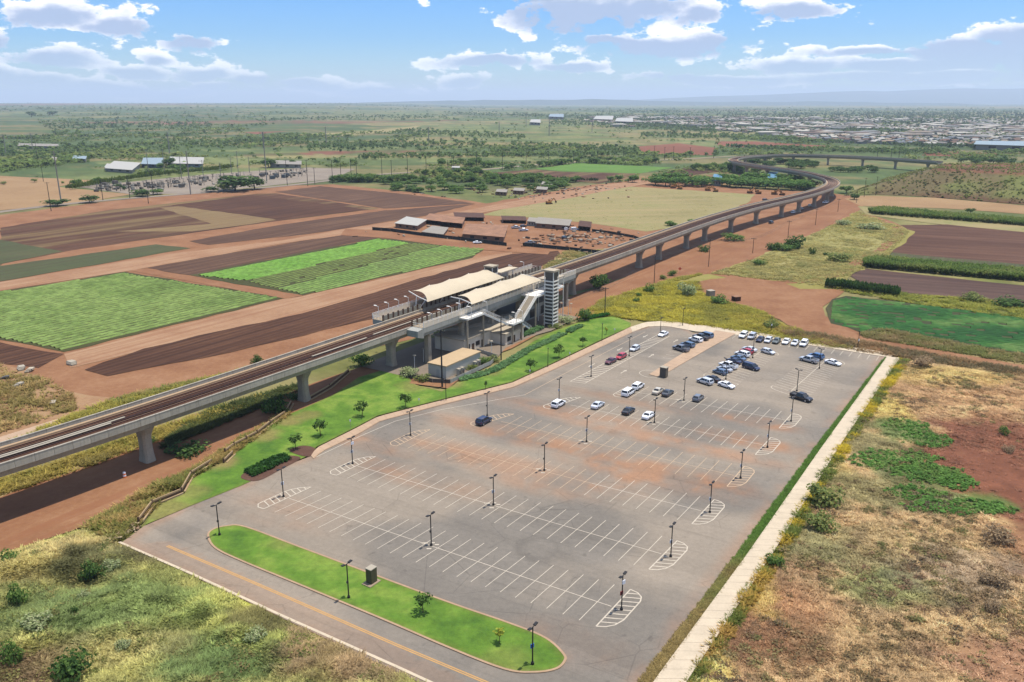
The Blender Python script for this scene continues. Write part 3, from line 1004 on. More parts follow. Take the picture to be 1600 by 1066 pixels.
# turning circle of tyre rubber
pc = G(842, 858)
for rr_, off, st in ((3.1, 0, .16), (4.3, .6, .1)):
    d = np.abs(np.hypot(lx - pc.x - off, ly - pc.y) - rr_)
    c *= (1 - st * (1 - sstep(d, .2, .9)))[:, None]
def asphalt_material():
    m = bpy.data.materials.new('asphalt')
    m.use_nodes = True
    t = NT(m.node_tree)
    a = t.n('ShaderNodeAttribute', attribute_name='Col').outputs['Color']
    v = t.n('ShaderNodeTexCoord').outputs['Object']
    rot = t.n('ShaderNodeVectorRotate', rotation_type='Z_AXIS', ins={'Vector': v, 'Angle': math.radians(31)}).outputs[0]
    s = t.n('ShaderNodeSeparateXYZ', ins={0: rot})
    # paving passes laid side by side, each a little lighter or darker
    lane = t.math('FLOOR', t.math('DIVIDE', t.math('ADD', s.outputs[1], t.math('MULTIPLY', t.noise(v, .1, 2), .6)), 4.3))
    wn = t.n('ShaderNodeTexWhiteNoise', noise_dimensions='1D')
    t.put(wn.inputs['W'], lane)
    g = t.math('MULTIPLY_ADD', wn.outputs['Value'], .12, .94)
    n = t.math('ADD', t.math('MULTIPLY', t.noise(v, 1.3, 5, .65), .5), t.math('MULTIPLY', t.noise(v, 7.0, 3, .6), .5))
    g = t.math('MULTIPLY', g, t.math('MULTIPLY_ADD', t.math('SUBTRACT', n, .5), .95, 1.0))
    # tyre tracks drawn out along the aisles
    st = t.n('ShaderNodeCombineXYZ', ins={0: t.math('MULTIPLY', s.outputs[0], .03), 1: t.math('MULTIPLY', s.outputs[1], .9), 2: 0.0}).outputs[0]
    g = t.math('MULTIPLY', g, t.math('MULTIPLY_ADD', t.smooth(t.noise(st, 1.0, 5, .65), .52, .72), -.13, 1.0))
    # fine cracks and oil drips
    vo = t.n('ShaderNodeTexVoronoi', feature='DISTANCE_TO_EDGE', ins={'Vector': v, 'Scale': .13})
    cr = t.math('MULTIPLY', t.math('SUBTRACT', 1.0, t.smooth(vo.outputs['Distance'], .004, .016)), t.smooth(t.noise(v, .06, 3), .46, .6))
    g = t.math('MULTIPLY', g, t.math('MULTIPLY_ADD', cr, -.2, 1.0))
    oil = t.smooth(t.noise(v, .55, 2, .5), .66, .76)
    g = t.math('MULTIPLY', g, t.math('MULTIPLY_ADD', oil, -.2, 1.0))
    c = t.mix(1.0, a, t.n('ShaderNodeCombineColor', ins={0: g, 1: g, 2: g}).outputs[0], 'MULTIPLY')
    p = t.n('ShaderNodeBsdfPrincipled', ins={'Base Color': c, 'Roughness': .88, 'Specular IOR Level': .25})
    t.n('ShaderNodeOutputMaterial', ins={0: p.outputs[0]})
    return m


m_asph = asphalt_material()
lot_me = np_mesh('asphalt', np.column_stack([lx, ly, np.full(len(lx), ZA)]), LF, m_asph, c)
parking_lot = link('parking_lot', lot_me)
tag(parking_lot, 'large grey asphalt parking lot dusted with red soil', None, None, 'structure')

m_paint = mat_plain('white_road_paint', A(244, 234, 222), rough=.7, var=.22, scale=1.6)
m_paint_dusty = mat_plain('dusty_road_paint', A(238, 210, 182), rough=.75, var=.12, scale=1.0)
m_yellow = mat_plain('yellow_road_paint', A(240, 190, 122), rough=.7, var=.1, scale=1.0)


def dusty(p):
    d = 0
    for (u, v, ru, rv, s) in [(960, 720, 34, 5, 1), (1060, 730, 26, 7, 1), (850, 690, 34, 6, 1), (760, 715, 26, 7, .8), (1150, 670, 18, 6, 1)]:
        q = G(u, v)
        dx = (p.x - q.x) * math.cos(ang_r) + (p.y - q.y) * math.sin(ang_r)
        dy = -(p.x - q.x) * math.sin(ang_r) + (p.y - q.y) * math.cos(ang_r)
        if (dx / ru) ** 2 + (dy / rv) ** 2 < s:
            return True
    return False


def stripe_mb(mb, a, b, wd, z=ZM):
    a, b = Vector((a[0], a[1])), Vector((b[0], b[1]))
    d = (b - a).normalized()
    n = Vector((-d.y, d.x)) * wd / 2
    z = z + (hash((round(a.x, 2), round(b.y, 2))) % 7) * .0004
    mb.poly([(a.x - n.x, a.y - n.y, z), (b.x - n.x, b.y - n.y, z), (b.x + n.x, b.y + n.y, z), (a.x + n.x, a.y + n.y, z)])


def stripe(a, b, wd=.14, m=None, name='stall_line', z=ZM):
    mb = MB()
    stripe_mb(mb, a, b, wd, z)
    return part(name, mb.mesh(name, m or m_paint), parking_lot)


# rows of double stalls: first and last line (front end, back end) in photo pixels, number of lines
ROWS = [((429, 800.6), (501.4, 767.4), (905, 969), (960, 913.4), 24),
        ((542, 747.6), (602, 718), (990, 883), (1034.4, 837.6), 24),
        ((637, 700.5), (682, 677.4), (1058, 812.4), (1094, 775.4), 24),
        ((776, 673.5), (816, 650.4), (1115, 755), (1143.6, 724), 20),
        ((888, 646), (921.6, 625.6), (1164, 703.4), (1185, 680.4), 17),
        ((983, 623), (1013.6, 604.4), (1200, 664.6), (1221, 642.4), 14)]
ROWW = []
for (fl, bl, fr, br, n) in ROWS:
    P = [G(*q, ZM) for q in (fl, bl, fr, br)]
    ROWW.append((P, n))
    for i in range(n):
        t = i / (n - 1)
        a = P[0].lerp(P[2], t)
        b = P[1].lerp(P[3], t)
        stripe(a, b, .115, m_paint_dusty if dusty(a.lerp(b, .5)) else m_paint)
    stepv = (P[2] - P[0]) / (n - 1)
    a = P[0].lerp(P[1], .5) - stepv * .9
    b = P[2].lerp(P[3], .5) + stepv * .85
    k = 6
    for j in range(k):
        p0, p1 = a.lerp(b, j / k), a.lerp(b, (j + 1) / k)
        stripe(p0, p1, .13, m_paint_dusty if dusty(p0.lerp(p1, .5)) else m_paint, 'row_line', ZM + .004)


def bay(f, b, wd, side, rnd_back=True, n=9):
    """Hatched end bay: straight inner side f-b, rounded outer side wd metres off."""
    f, b = G(*f, ZM).xy, G(*b, ZM).xy
    d = (b - f).normalized()
    L = (b - f).length
    nrm = Vector((-d.y, d.x)) * side
    out = [f]
    if side > 0:                                    # left end: blunt front, long taper at the back
        out += [f + nrm * wd * .55 - d * .25, f + nrm * wd * .95 + d * .5, f + nrm * wd + d * 1.2]
        out += [f + nrm * wd + d * L * .6, f + nrm * wd * .9 + d * L * .72, f + nrm * wd * .6 + d * L * .87, b]
    else:                                           # right end: long taper at the front, blunt back
        out += [f + nrm * wd * .45 + d * L * .06, f + nrm * wd * .8 + d * L * .16, f + nrm * wd + d * L * .32, f + nrm * wd + d * L * .82, f + nrm * wd * .86 + d * L * .92, f + nrm * wd * .5 + d * L * .985, b]
    out = [tuple(p) for p in out]
    mb = MB()
    for p, q2 in zip(out, out[1:] + out[:1]):
        stripe_mb(mb, p, q2, .2)
    tilt = -.35 if side > 0 else .6
    for i in range(1, n):
        s0 = f + d * L * i / n
        e0 = None
        for k in range(40):
            cpt = s0 + (nrm + d * tilt * (1 if side < 0 else -1) * .8) * wd * k / 40
            if not pip(np.array([cpt.x]), np.array([cpt.y]), out)[0] and k > 1:
                break
            e0 = cpt
        if e0 is not None and (e0 - s0).length > .4:
            stripe_mb(mb, s0, e0, .2, ZM + .004)
    mid = f.lerp(b, .5)
    part('hatch_marking', mb.mesh('hatch_marking', m_paint_dusty if dusty(mid) else m_paint), parking_lot)


for f, b in [((412.5, 795), (486, 761)), ((526, 742.6), (587, 713.4)), ((620, 697), (672, 671.4)), ((743, 666), (803, 647)), ((858, 639), (907, 621)), ((969.5, 620.7), (1000, 603))]:
    bay(f, b, 2.5, 1)
for f, b in [((931.4, 978.5), (985, 921)), ((1014, 889.5), (1058, 845)), ((1081, 818.6), (1116, 780.6)), ((1136, 760), (1163, 728.4)), ((1180, 710.4), (1204.4, 683.6)), ((1217.4, 669), (1238, 645.6))]:
    bay(f, b, 2.6, -1)

# pick-up lane: hatched median, lane line, arrows
hs = [GV(*q, ZM) for q in [(914, 599), (1046, 525.5), (1028.6, 522.5), (891, 596)]]
mb = MB()
A0, A1, B0, B1 = Vector(hs[0]), Vector(hs[1]), Vector(hs[3]), Vector(hs[2])
for a, b in ((A0, A1), (A1, B1), (B1, B0), (B0, A0)):
    stripe_mb(mb, a, b, .2)
for i in range(1, 34):
    stripe_mb(mb, A0.lerp(A1, i / 34), B0.lerp(B1, i / 34), .32, ZM + .004)
part('hatch_marking', mb.mesh('hatch_marking', m_paint), parking_lot)
lane = [GV(*q, ZM) for q in [(490, 716), (562, 682), (618, 658), (690, 640), (820, 617), (852, 600), (880, 585), (1008, 518.6)]]
for a, b in zip(lane[:-1], lane[1:]):
    stripe(a, b, .16, m_paint_dusty if random.random() < .4 else m_paint, 'lane_line')


def arrow(u, v, ang, s=1.0):
    p = G(u, v, ZM + .004)
    mb = MB()
    R = Matrix.Rotation(ang, 4, 'Z')
    pts1 = [(-2 * s, -.14), (.4 * s, -.14), (.4 * s, .14), (-2 * s, .14)]
    pts2 = [(.4 * s, -.5 * s), (1.7 * s, 0), (.4 * s, .5 * s)]
    for pts in (pts1, pts2):
        mb.poly([tuple((R @ Vector((a, b, 0))) + p) for a, b in pts])
    part('arrow_marking', mb.mesh('arrow_marking', m_paint), parking_lot)


dl = Vector(lane[-1]) - Vector(lane[-2])
al = math.atan2(dl.y, dl.x)
for u, v in [(924, 571), (968, 546), (1008, 525.5)]:
    arrow(u, v, al + math.pi)
for u, v in [(975, 580.5), (1018, 555.5), (1056, 532.5)]:
    arrow(u, v, al)
# small oval painted at the head of the walk
ov = smooth_path([GV(*q, ZM) for q in [(1032, 591), (1010, 589), (999, 583), (1006, 579), (1020, 579), (1040, 583)]], 5)
for a, b in zip(ov[:-1], ov[1:]):
    pass
mb = MB()
for a, b in zip(ov[:-1], ov[1:]):
    stripe_mb(mb, a, b, .16)
part('island_marking', mb.mesh('island_marking', m_paint), parking_lot)
# accessible stalls left of the walk
sa, sb = Vector(GV(1036, 559, ZM)), Vector(GV(1065, 563.5, ZM))
stepa = Vector(GV(1100, 527, ZM)) - Vector(GV(1065, 563.5, ZM))
nst = 9
for i in range(nst):
    o2 = stepa * (i / (nst - 1))
    stripe(sa + o2, sb + o2, .14)

# rows A and B of the upper lot
def double_row(c0, c1, halfL, halfR, ang_pt, n, skipL=0):
    C0, C1 = Vector(GV(*c0, ZM)), Vector(GV(*c1, ZM))
    d = (Vector(GV(*ang_pt[1], ZM)) - Vector(GV(*ang_pt[0], ZM))).normalized()
    stripe(C0, C1, .16, m_paint, 'row_line', ZM + .004)
    for i in range(n):
        c_ = C0.lerp(C1, i / (n - 1))
        stripe(c_ - d * halfL, c_ + d * halfR, .14)
    return C0, C1, d


RA = double_row((1127.5, 592), (1190, 548.5), 5.4, 5.4, ((1198, 614), (1230, 624)), 17)
RB = double_row((1235.6, 611.4), (1291, 562.5), 5.4, 5.4, ((1198, 614), (1230, 624)), 19)
for (C0, C1, d) in (RA, RB):
    for s in (1, -1):
        base = C0 if s == 1 else C1
        al_ = (C0 - C1).normalized() * s
        pts = [base - d * 5.4, base - d * 5.3 + al_ * 1.4, base - d * 3.6 + al_ * 2.3, base + d * 1 + al_ * 2.6, base + d * 4.2 + al_ * 2.2, base + d * 5.4 + al_ * 1.0, base + d * 5.4]
        mb = MB()
        ps = smooth_path([tuple(p) for p in pts], 4)
        for a, b in zip(ps[:-1], ps[1:]):
            stripe_mb(mb, a, b, .18)
        part('row_end_marking', mb.mesh('row_end_marking', m_paint), parking_lot)
    for k in (.0, .62):
        pass
# stalls along the top kerb
t0, t1 = Vector(GV(1152, 523, ZM)), Vector(GV(1374, 556, ZM))
dtop = (Vector(GV(1272, 549, ZM)) - Vector(GV(1279.6, 541, ZM))).normalized()
ntop = 18
TOP = (t0, t1, dtop, ntop)
for i in range(ntop):
    p = t0.lerp(t1, i / (ntop - 1))
    stripe(p, p + dtop * 5.4, .14)
# yellow centre line of the entrance road
yl = [GV(*q, ZM) for q in [(261.5, 853), (400, 912), (620, 1008), (759, 1066), (900, 1126)]]
for a, b in zip(yl[:-1], yl[1:]):
    for off in (-.16, .16):
        d = (Vector(b) - Vector(a)).normalized()
        nn = Vector((-d.y, d.x)) * off
        stripe(Vector(a) + nn, Vector(b) + nn, .2, m_yellow, 'centre_line')
el_ = [GV(*q, ZM) for q in [(186, 847), (300, 897), (440, 962), (620, 1042), (672, 1066), (800, 1126)]]
# painted concrete edge of the entrance road
m_conc = mat_plain('pale_concrete', A(250, 234, 214), rough=.85, var=.14, scale=.4, bump=.1)
m_conc_red = mat_plain('red_stained_concrete', A(226, 196, 172), rough=.88, var=.16, scale=.3, bump=.1)
m_kerb = mat_plain('dusty_kerb', A(214, 182, 154), rough=.88, var=.16, scale=.4)


def kerb(pts, wd, h, label, m=None, closed=False, z0=0.0, name='kerb'):
    mb = MB()
    P = [Vector(p[:2]) for p in pts]
    n = len(P)
    L, R = [], []
    for i, p in enumerate(P):
        a = P[(i - 1) % n] if closed or i > 0 else p
        b = P[(i + 1) % n] if closed or i < n - 1 else p
        d = (b - a).normalized()
        nn = Vector((-d.y, d.x)) * wd / 2
        L.append(p + nn); R.append(p - nn)
    z1 = ZA + h
    for i in range(n if closed else n - 1):
        j = (i + 1) % n
        mb.poly([(*R[i], z1), (*R[j], z1), (*L[j], z1), (*L[i], z1)])
        mb.poly([(*R[i], z0), (*R[j], z0), (*R[j], z1), (*R[i], z1)])
        mb.poly([(*L[j], z0), (*L[i], z0), (*L[i], z1), (*L[j], z1)])
    return tag(link(name, mb.mesh(name, m or m_kerb)), label, None, None, 'structure')


kerb(el_, .45, .06, 'pale concrete edge strip of the entrance road', m_conc)

# grass island with kerb
ISL = smooth_path([GV(*q, ZA) for q in [(325.5, 838), (333, 828), (354, 822.5), (384, 824), (470, 856), (620, 912), (710, 945), (803, 977), (853, 998), (880, 1022), (882, 1034), (868, 1046), (835, 1051), (788, 1046), (700, 1012), (600, 969), (470, 915), (380, 878), (337, 857)]], 5, True)
kerb(ISL, .34, .13, 'tan kerb round the long grass island', closed=True)
isl_in = ISL
m_lawn = mat_attr('lawn', fine=1.1, amt=.5, bump=.5)


def lawn_sheet(name, poly, z, label, step=.9, worn=()):
    V, F = gridded(poly, step)
    x, y = V[:, 0], V[:, 1]
    a = fbm(x / 9, y / 9, 201, 4)
    b = fbm(x / 2.2, y / 2.2, 205, 3)
    c = np.array(A(116, 160, 60))[None] * (.5 + .5 * a + .52 * b)[:, None]
    k = sstep(a * .55 + b * .45, .48, .66)[:, None] * .75
    c = c * (1 - k) + np.array(A(156, 184, 84))[None] * k
    k = (1 - sstep(a * .5 + b * .5, .26, .42))[:, None] * .45
    c = c * (1 - k) + np.array(A(84, 134, 56))[None] * k
    e = edge_dist(x, y, poly)
    k = ((1 - sstep(e, .1, 1.0)) * .4)[:, None]
    c = c * (1 - k) + np.array(A(150, 150, 80))[None] * k
    for (u, v, r, s) in worn:
        p = G(u, v)
        d = np.hypot(x - p.x, y - p.y) / r
        k = (s * (1 - sstep(d + .5 * (b - .5), .4, 1.1)))[:, None]
        c = c * (1 - k) + np.array(A(172, 158, 104))[None] * k
    me = np_mesh(name, np.column_stack([x, y, np.full(len(x), z)]), F, m_lawn, c)
    return tag(link(name, me), label, None, None, 'structure'), V


lawn_sheet('lawn', isl_in, ZA + .10, 'bright green lawn of the kerbed island', worn=[(440, 850, 3, .3), (790, 1035, 4, .25)])

LAWN_PX = [(226, 821), (246, 790), (288, 772), (302, 748), (345, 722), (386, 692), (420, 664), (446, 650), (470, 640), (520, 618), (560, 590), (600, 578), (640, 592), (650, 602), (690, 612), (716, 598), (770, 574),
           (800, 558), (836, 532), (860, 520), (915, 500), (960, 494), (986, 505), (985, 511), (940, 531), (861, 569), (800, 597), (688, 625), (590, 650), (556, 668), (494, 699), (486, 711), (430, 734), (380, 758), (300, 790)]
lawn_poly = px(LAWN_PX, .15)
lawn_sheet('lawn', lawn_poly, .22, 'bright green lawn sloping beside the station', worn=[(345, 725, 4, .9), (410, 680, 5, .8), (450, 660, 4, .8), (260, 800, 6, .7), (480, 650, 4, .6), (700, 600, 5, .8), (760, 580, 6, .6), (300, 770, 4, .5), (650, 604, 6, .5), (540, 600, 5, .4)])
# planting beds
m_mulch = mat_ground('mulch', [A(92, 68, 60), A(118, 88, 78), A(140, 108, 96)], scale=.2, fine=1.5)
sheet('planting_bed', smooth_path(px([(378, 748), (384, 738), (430, 718), (446, 712), (470, 716), (440, 733), (404, 751)], .24), 4, True), .25, m_mulch, 'dark mulch bed with low green plants at the lawn edge')
sheet('planting_bed', smooth_path(px([(452, 704), (470, 697), (486, 698), (494, 704), (486, 713), (470, 712)], .24), 4, True), .25, m_mulch, 'dark mulch bed round a small tree at the lawn corner')
sheet('planting_bed', px([(640, 600), (700, 608), (760, 560), (800, 545), (850, 518), (905, 498), (925, 492), (930, 486), (880, 480), (800, 505), (740, 545), (650, 585)], .05), .205, mat_ground('bed_earth', [A(150, 112, 86), A(186, 140, 106), A(204, 166, 130)], scale=.08, fine=.7), 'bare reddish bed between the lawn and the station')

# walks
SW_IN = [(486, 712), (494, 700), (556, 669), (590, 651), (688, 626), (800, 598), (861, 570), (985, 511)]
SW_OUT = [(490, 717), (502, 706), (562, 677), (594, 658), (692, 632), (802, 605), (864, 578), (988, 519)]


def walk(name, inn, out, z, label, m, slab=3.0, h0=0.0):
    """A pavement as separate slabs with open joints, children of one base strip."""
    a = densify(px(inn, z), slab * .33, closed=False)
    b = px(out, z)

    def arc(P):
        P = [Vector(p) for p in P]
        L = [0]
        for p, q2 in zip(P[:-1], P[1:]):
            L.append(L[-1] + (q2 - p).length)
        return P, L

    def at(P, L, s):
        s = max(0, min(s, L[-1] - 1e-6))
        i = max(k for k in range(len(L)) if L[k] <= s)
        i = min(i, len(P) - 2)
        return P[i].lerp(P[i + 1], (s - L[i]) / max(1e-6, L[i + 1] - L[i]))
    Pa, La = arc(a); Pb, Lb = arc(b)
    n = max(1, int(La[-1] / slab))
    base = MB()
    root = None
    slabs = []
    g = .012
    for i in range(n):
        t0_, t1_ = i / n + g / slab / n * 0, (i + 1) / n
        e = .02 / La[-1]
        c = [at(Pa, La, La[-1] * (t0_ + e)), at(Pa, La, La[-1] * (t1_ - e)), at(Pb, Lb, Lb[-1] * (t1_ - e)), at(Pb, Lb, Lb[-1] * (t0_ + e))]
        mb = MB()
        dz = random.uniform(-.004, .006)
        mb.prism([tuple(p) for p in c], h0, z + dz)
        slabs.append(mb.mesh('paving_slab', m))
    A_ = [tuple(at(Pa, La, La[-1] * i / n)) for i in range(n + 1)]
    B_ = [tuple(at(Pb, Lb, Lb[-1] * i / n)) for i in range(n + 1)]
    for i in range(n):
        base.poly([(*A_[i], z - .03), (*A_[i + 1], z - .03), (*B_[i + 1], z - .03), (*B_[i], z - .03)])
    root = link(name, base.mesh(name, m_gravel))
    tag(root, label, None, None, 'structure')
    for s in slabs:
        part('paving_slab', s, root)
    return root


walk('pavement', SW_IN, SW_OUT, ZA + .12, 'concrete pavement between the lawn and the lot', m_conc_red, 2.4)
walk('pavement', [(985, 511), (1008, 503.5), (1042, 501), (1090, 507), (1160, 516), (1300, 537), (1400, 553)], [(988, 519), (1012, 510), (1042, 509.5), (1088, 518), (1150, 523), (1290, 543), (1390, 558.5)], ZA + .12, 'pale concrete pavement along the top of the lot', m_conc, 3.0)
walk('pavement', [(1150, 521), (1110, 543), (1070, 566), (1030, 589)], [(1118, 516), (1085, 541), (1050, 562), (1014, 585)][::1], ZA + .13, 'concrete walk reaching into the lot beside the ticket kiosk', m_conc_red, 2.4)
walk('pavement', [(1386, 557), (1280, 704), (1165, 869), (1020, 1066), (936, 1180)], [(1406, 559), (1316, 690), (1206, 866), (1073, 1064), (998, 1180)], ZA + .14, 'long straight concrete pavement down the right side of the lot', m_conc, 2.2)
kerb([GV(*q, ZA) for q in [(490, 717), (502, 706), (562, 677), (594, 658), (692, 632), (802, 605), (864, 578), (986, 519), (1014, 510.5)]], .2, .14, 'tan kerb along the lawn pavement')
# grass strips beside the right pavement
vg = px([(1378, 564), (1273, 700), (1160, 854), (998, 1066), (900, 1195), (936, 1180), (1020, 1066), (1165, 869), (1280, 704), (1386, 557)], ZA)
V, F = gridded(vg, 1.0)
x, y = V[:, 0], V[:, 1]
b = fbm(x / 2.5, y / 2.5, 301, 4)
k = sstep(y + 30 * (fbm(x / 6, y / 6, 307, 3) - .5), 98, 128)[:, None]
c = np.array(A(168, 150, 98))[None] * (.75 + .5 * b)[:, None] * (1 - k) + np.array(A(112, 156, 66))[None] * (.75 + .5 * b)[:, None] * k
kk = (sstep(b, .5, .65) * .6)[:, None]
c = c * (1 - kk) + np.array(A(110, 140, 62))[None] * kk
tag(link('grass_verge', np_mesh('grass_verge', np.column_stack([x, y, np.full(len(x), ZA + .05)]), F, m_lawn, c)), 'narrow grass verge between the lot and the right pavement', None, None, 'structure')
STRIP = vg

# ------------------------------------------------------------------ rough fields in the foreground
def blob_rgb(x, y, base, blobs, seed, warp=.55, sc=5.0):
    n = fbm(x / sc, y / sc, seed, 5)
    m = fbm(x / 1.3, y / 1.3, seed + 9, 3)
    c = np.array(base)[None] * np.ones((len(x), 1))
    for (u, v, rx, ry, col, s) in blobs:
        p = G(u, v)
        d = np.hypot((x - p.x) / rx, (y - p.y) / ry) + warp * 2 * (n - .5) + .35 * (m - .5)
        k = (s * (1 - sstep(d, .55, 1.1)))[:, None]
        c = c * (1 - k) + np.array(col)[None] * k
    l = fbm(x / 2.6, y / 2.6, seed + 21, 3)
    return c * np.clip(.2 + .75 * n + .45 * m + .5 * l, .35, 1.6)[:, None]


BR, STRAW, REDS, GRN, YEL, OLV, GREY = A(164, 132, 100), A(190, 162, 118), A(150, 98, 76), A(124, 150, 80), A(214, 190, 92), A(150, 146, 98), A(168, 152, 138)
R_BLOBS = [(1300, 900, 26, 16, BR, .8), (1180, 980, 14, 12, A(142, 100, 70), .9), (1400, 960, 24, 14, STRAW, .6), (1520, 740, 16, 16, REDS, 1), (1580, 700, 18, 24, REDS, 1), (1600, 790, 14, 16, REDS, 1), (1470, 710, 6, 8, REDS, .9), (1450, 690, 5, 9, REDS, .8),
           (1590, 1040, 12, 6, A(186, 140, 114), .8), (1660, 880, 14, 14, REDS, .6), (1440, 600, 40, 20, STRAW, .8), (1560, 620, 40, 20, A(190, 150, 110), .8), (1340, 690, 10, 14, OLV, .8), (1370, 630, 7, 16, YEL, .7), (1290, 740, 7, 10, YEL, .5),
           (1420, 680, 7, 9, GRN, .9), (1400, 730, 9, 7, GRN, .9), (1440, 750, 10, 6, GRN, .9), (1500, 790, 11, 5, GRN, .9), (1380, 770, 14, 10, OLV, .8), (1350, 860, 16, 10, OLV, .7), (1380, 920, 10, 6, GRN, .6), (1250, 840, 7, 10, OLV, .8), (1450, 850, 14, 10, STRAW, .7),
           (1480, 590, 18, 9, YEL, .4), (1500, 900, 12, 9, GREY, .5), (1100, 1040, 4, 12, YEL, .7), (1230, 950, 10, 9, A(164, 120, 84), .8), (1170, 900, 4, 14, YEL, .6)]
rf = px([(1404, 559), (1316, 690), (1206, 866), (1073, 1064), (996, 1185), (1900, 1240), (2100, 800), (1900, 640), (1700, 600), (1600, 585), (1460, 566)])
rf_poly = densify(rf, 4, .3)
V, F = gridded(rf_poly, 1.1)
x, y = V[:, 0], V[:, 1]
c = blob_rgb(x, y, A(186, 154, 114), R_BLOBS, 401)
ed = edge_dist(x, y, rf_poly)
zz = .06 + sstep(ed, .5, 8) * (1.1 * fbm(x / 9, y / 9, 411, 4) + .35 * fbm(x / 2, y / 2, 415, 3) - .35)
m_rough = mat_attr('rough_field', fine=1.3, amt=.42, bump=.8)
tag(link('dry_field', np_mesh('dry_field', np.column_stack([x, y, zz]), F, m_rough, c)), 'dry rough field of straw, red soil and weeds right of the lot', None, None, 'structure')
RF = (rf_poly, lambda x, y: .06 + sstep(edge_dist(x, y, rf_poly), .5, 8) * (1.1 * fbm(x / 9, y / 9, 411, 4) + .35 * fbm(x / 2, y / 2, 415, 3) - .35))

L_BLOBS = [(60, 880, 22, 9, A(190, 178, 96), .8), (140, 860, 12, 6, A(196, 180, 110), .8), (150, 890, 9, 8, A(92, 104, 56), .8), (330, 960, 9, 6, A(196, 200, 84), .9), (200, 960, 16, 10, A(120, 152, 70), .8), (100, 960, 14, 9, A(122, 150, 76), .8),
           (400, 1010, 12, 8, A(160, 176, 70), .8), (430, 970, 8, 5, A(120, 110, 66), .7), (520, 1030, 10, 6, A(140, 108, 80), .7), (300, 890, 9, 6, A(150, 158, 70), .7), (40, 1050, 12, 5, A(140, 104, 84), .8), (330, 1040, 10, 6, A(104, 144, 72), .8), (240, 870, 6, 4, A(120, 116, 70), .7),
           (480, 1000, 4, 8, STRAW, .6), (560, 1050, 6, 4, STRAW, .6), (180, 1020, 12, 6, A(176, 168, 100), .6)]
lf = px([(-300, 960), (-120, 900), (0, 866), (130, 826), (180, 838), (188, 850), (300, 899), (440, 964), (620, 1045), (672, 1068), (800, 1130), (700, 1230), (-300, 1230)])
lf_poly = densify(lf, 4, .2)
V, F = gridded(lf_poly, .9)
x, y = V[:, 0], V[:, 1]
c = blob_rgb(x, y, A(158, 160, 80), L_BLOBS, 451)
_lz = lambda x, y: .1 + sstep(edge_dist(x, y, lf_poly), .3, 7) * (2.2 * fbm(x / 11, y / 11, 461, 4) + .5 * fbm(x / 2.2, y / 2.2, 465, 3) - .8)
tag(link('grassy_field', np_mesh('grassy_field', np.column_stack([x, y, _lz(x, y)]), F, m_rough, c)), 'hummocky field of yellow green grass in the lower left', None, None, 'structure')
LFD = (lf_poly, _lz)

# grassy mound at the right
mp = [(1318, 306), (1365, 304), (1450, 308), (1600, 320), (2200, 360)]
mound_poly = px(mp) + [(900, 690), (700, 775), (470, 812), (360, 800)]
V, F = gridded(mound_poly, 7.0)
x, y = V[:, 0], V[:, 1]
_mz = lambda x, y: .1 + 17.5 * np.clip(edge_dist(x, y, mound_poly) / 52 + .06 * (fbm(x / 18, y / 18, 501, 3) - .5), 0, 1) ** .92 * (.94 + .12 * fbm(x / 30, y / 30, 505, 3))
z = _mz(x, y)
n = fbm(x / 16, y / 16, 511, 5); n2 = fbm(x / 45, y / 45, 515, 3)
c = np.array(A(136, 144, 84))[None] * (.7 + .6 * n)[:, None]
k = (sstep(n2, .48, .6) * .8)[:, None]
c = c * (1 - k) + np.array(A(134, 116, 88))[None] * k * (.7 + .6 * n)[:, None]
k = (sstep(z, 16.0, 17.2) * .85)[:, None]
c = c * (1 - k) + np.array(A(150, 98, 76))[None] * k
k = ((1 - sstep(z, 1.0, 4.5)) * sstep(n, .4, .6))[:, None]
c = c * (1 - k) + np.array(A(122, 90, 68))[None] * k
tag(link('hill', np_mesh('hill', np.column_stack([x, y, z]), F, mat_attr('mound_grass', fine=.16, amt=.5, bump=.5), c)), 'flat-topped grassy mound of earth at the right', None, None, 'structure')
MOUND = (mound_poly, _mz)
# ------------------------------------------------------------------ elevated guideway
ZP, ZD = 11.4, 10.25                               # parapet top, deck
near = [Vector(GV(*q, ZP)) for q in [(0, 726), (107, 694.5), (214, 657), (321, 620.5), (460, 574), (880, 427.5), (960, 400.5), (1030, 375), (1105, 348), (1150, 333.5), (1200, 319.5)]]
ctr = []
for i, p in enumerate(near):
    d = (near[min(i + 1, len(near) - 1)] - near[max(i - 1, 0)]).normalized()
    ctr.append(p + Vector((-d.y, d.x)) * 4.97)
d0 = (ctr[1] - ctr[0]).normalized()
ctr = [ctr[0] - d0 * 110, ctr[0] - d0 * 55] + ctr
ctr += [Vector(GV(*q, ZD)) for q in [(1250, 307.5), (1289, 296), (1303, 288), (1301, 282.5), (1289, 278.3), (1258, 270.5), (1216.6, 264), (1175, 258.5), (1150, 254), (1144, 249.8), (1157, 246.5), (1186, 244), (1227, 242.6), (1289, 243.6), (1340, 245.5), (1400, 249), (1470, 254)]]
raw = smooth_path([tuple(p) for p in ctr], 24)
# resample evenly, smoothing the survey noise
RP = [Vector(p) for p in raw]
cum = [0.0]
for a, b in zip(RP[:-1], RP[1:]):
    cum.append(cum[-1] + (b - a).length)
TOT = cum[-1]
SEG = 3.3
NS = int(TOT / SEG)
xs = np.interp(np.arange(NS + 1) * SEG, cum, [p.x for p in RP])
ys = np.interp(np.arange(NS + 1) * SEG, cum, [p.y for p in RP])
for _ in range(60):
    xs[1:-1] = .25 * xs[:-2] + .5 * xs[1:-1] + .25 * xs[2:]
    ys[1:-1] = .25 * ys[:-2] + .5 * ys[1:-1] + .25 * ys[2:]
PATH = [Vector((a, b)) for a, b in zip(xs, ys)]


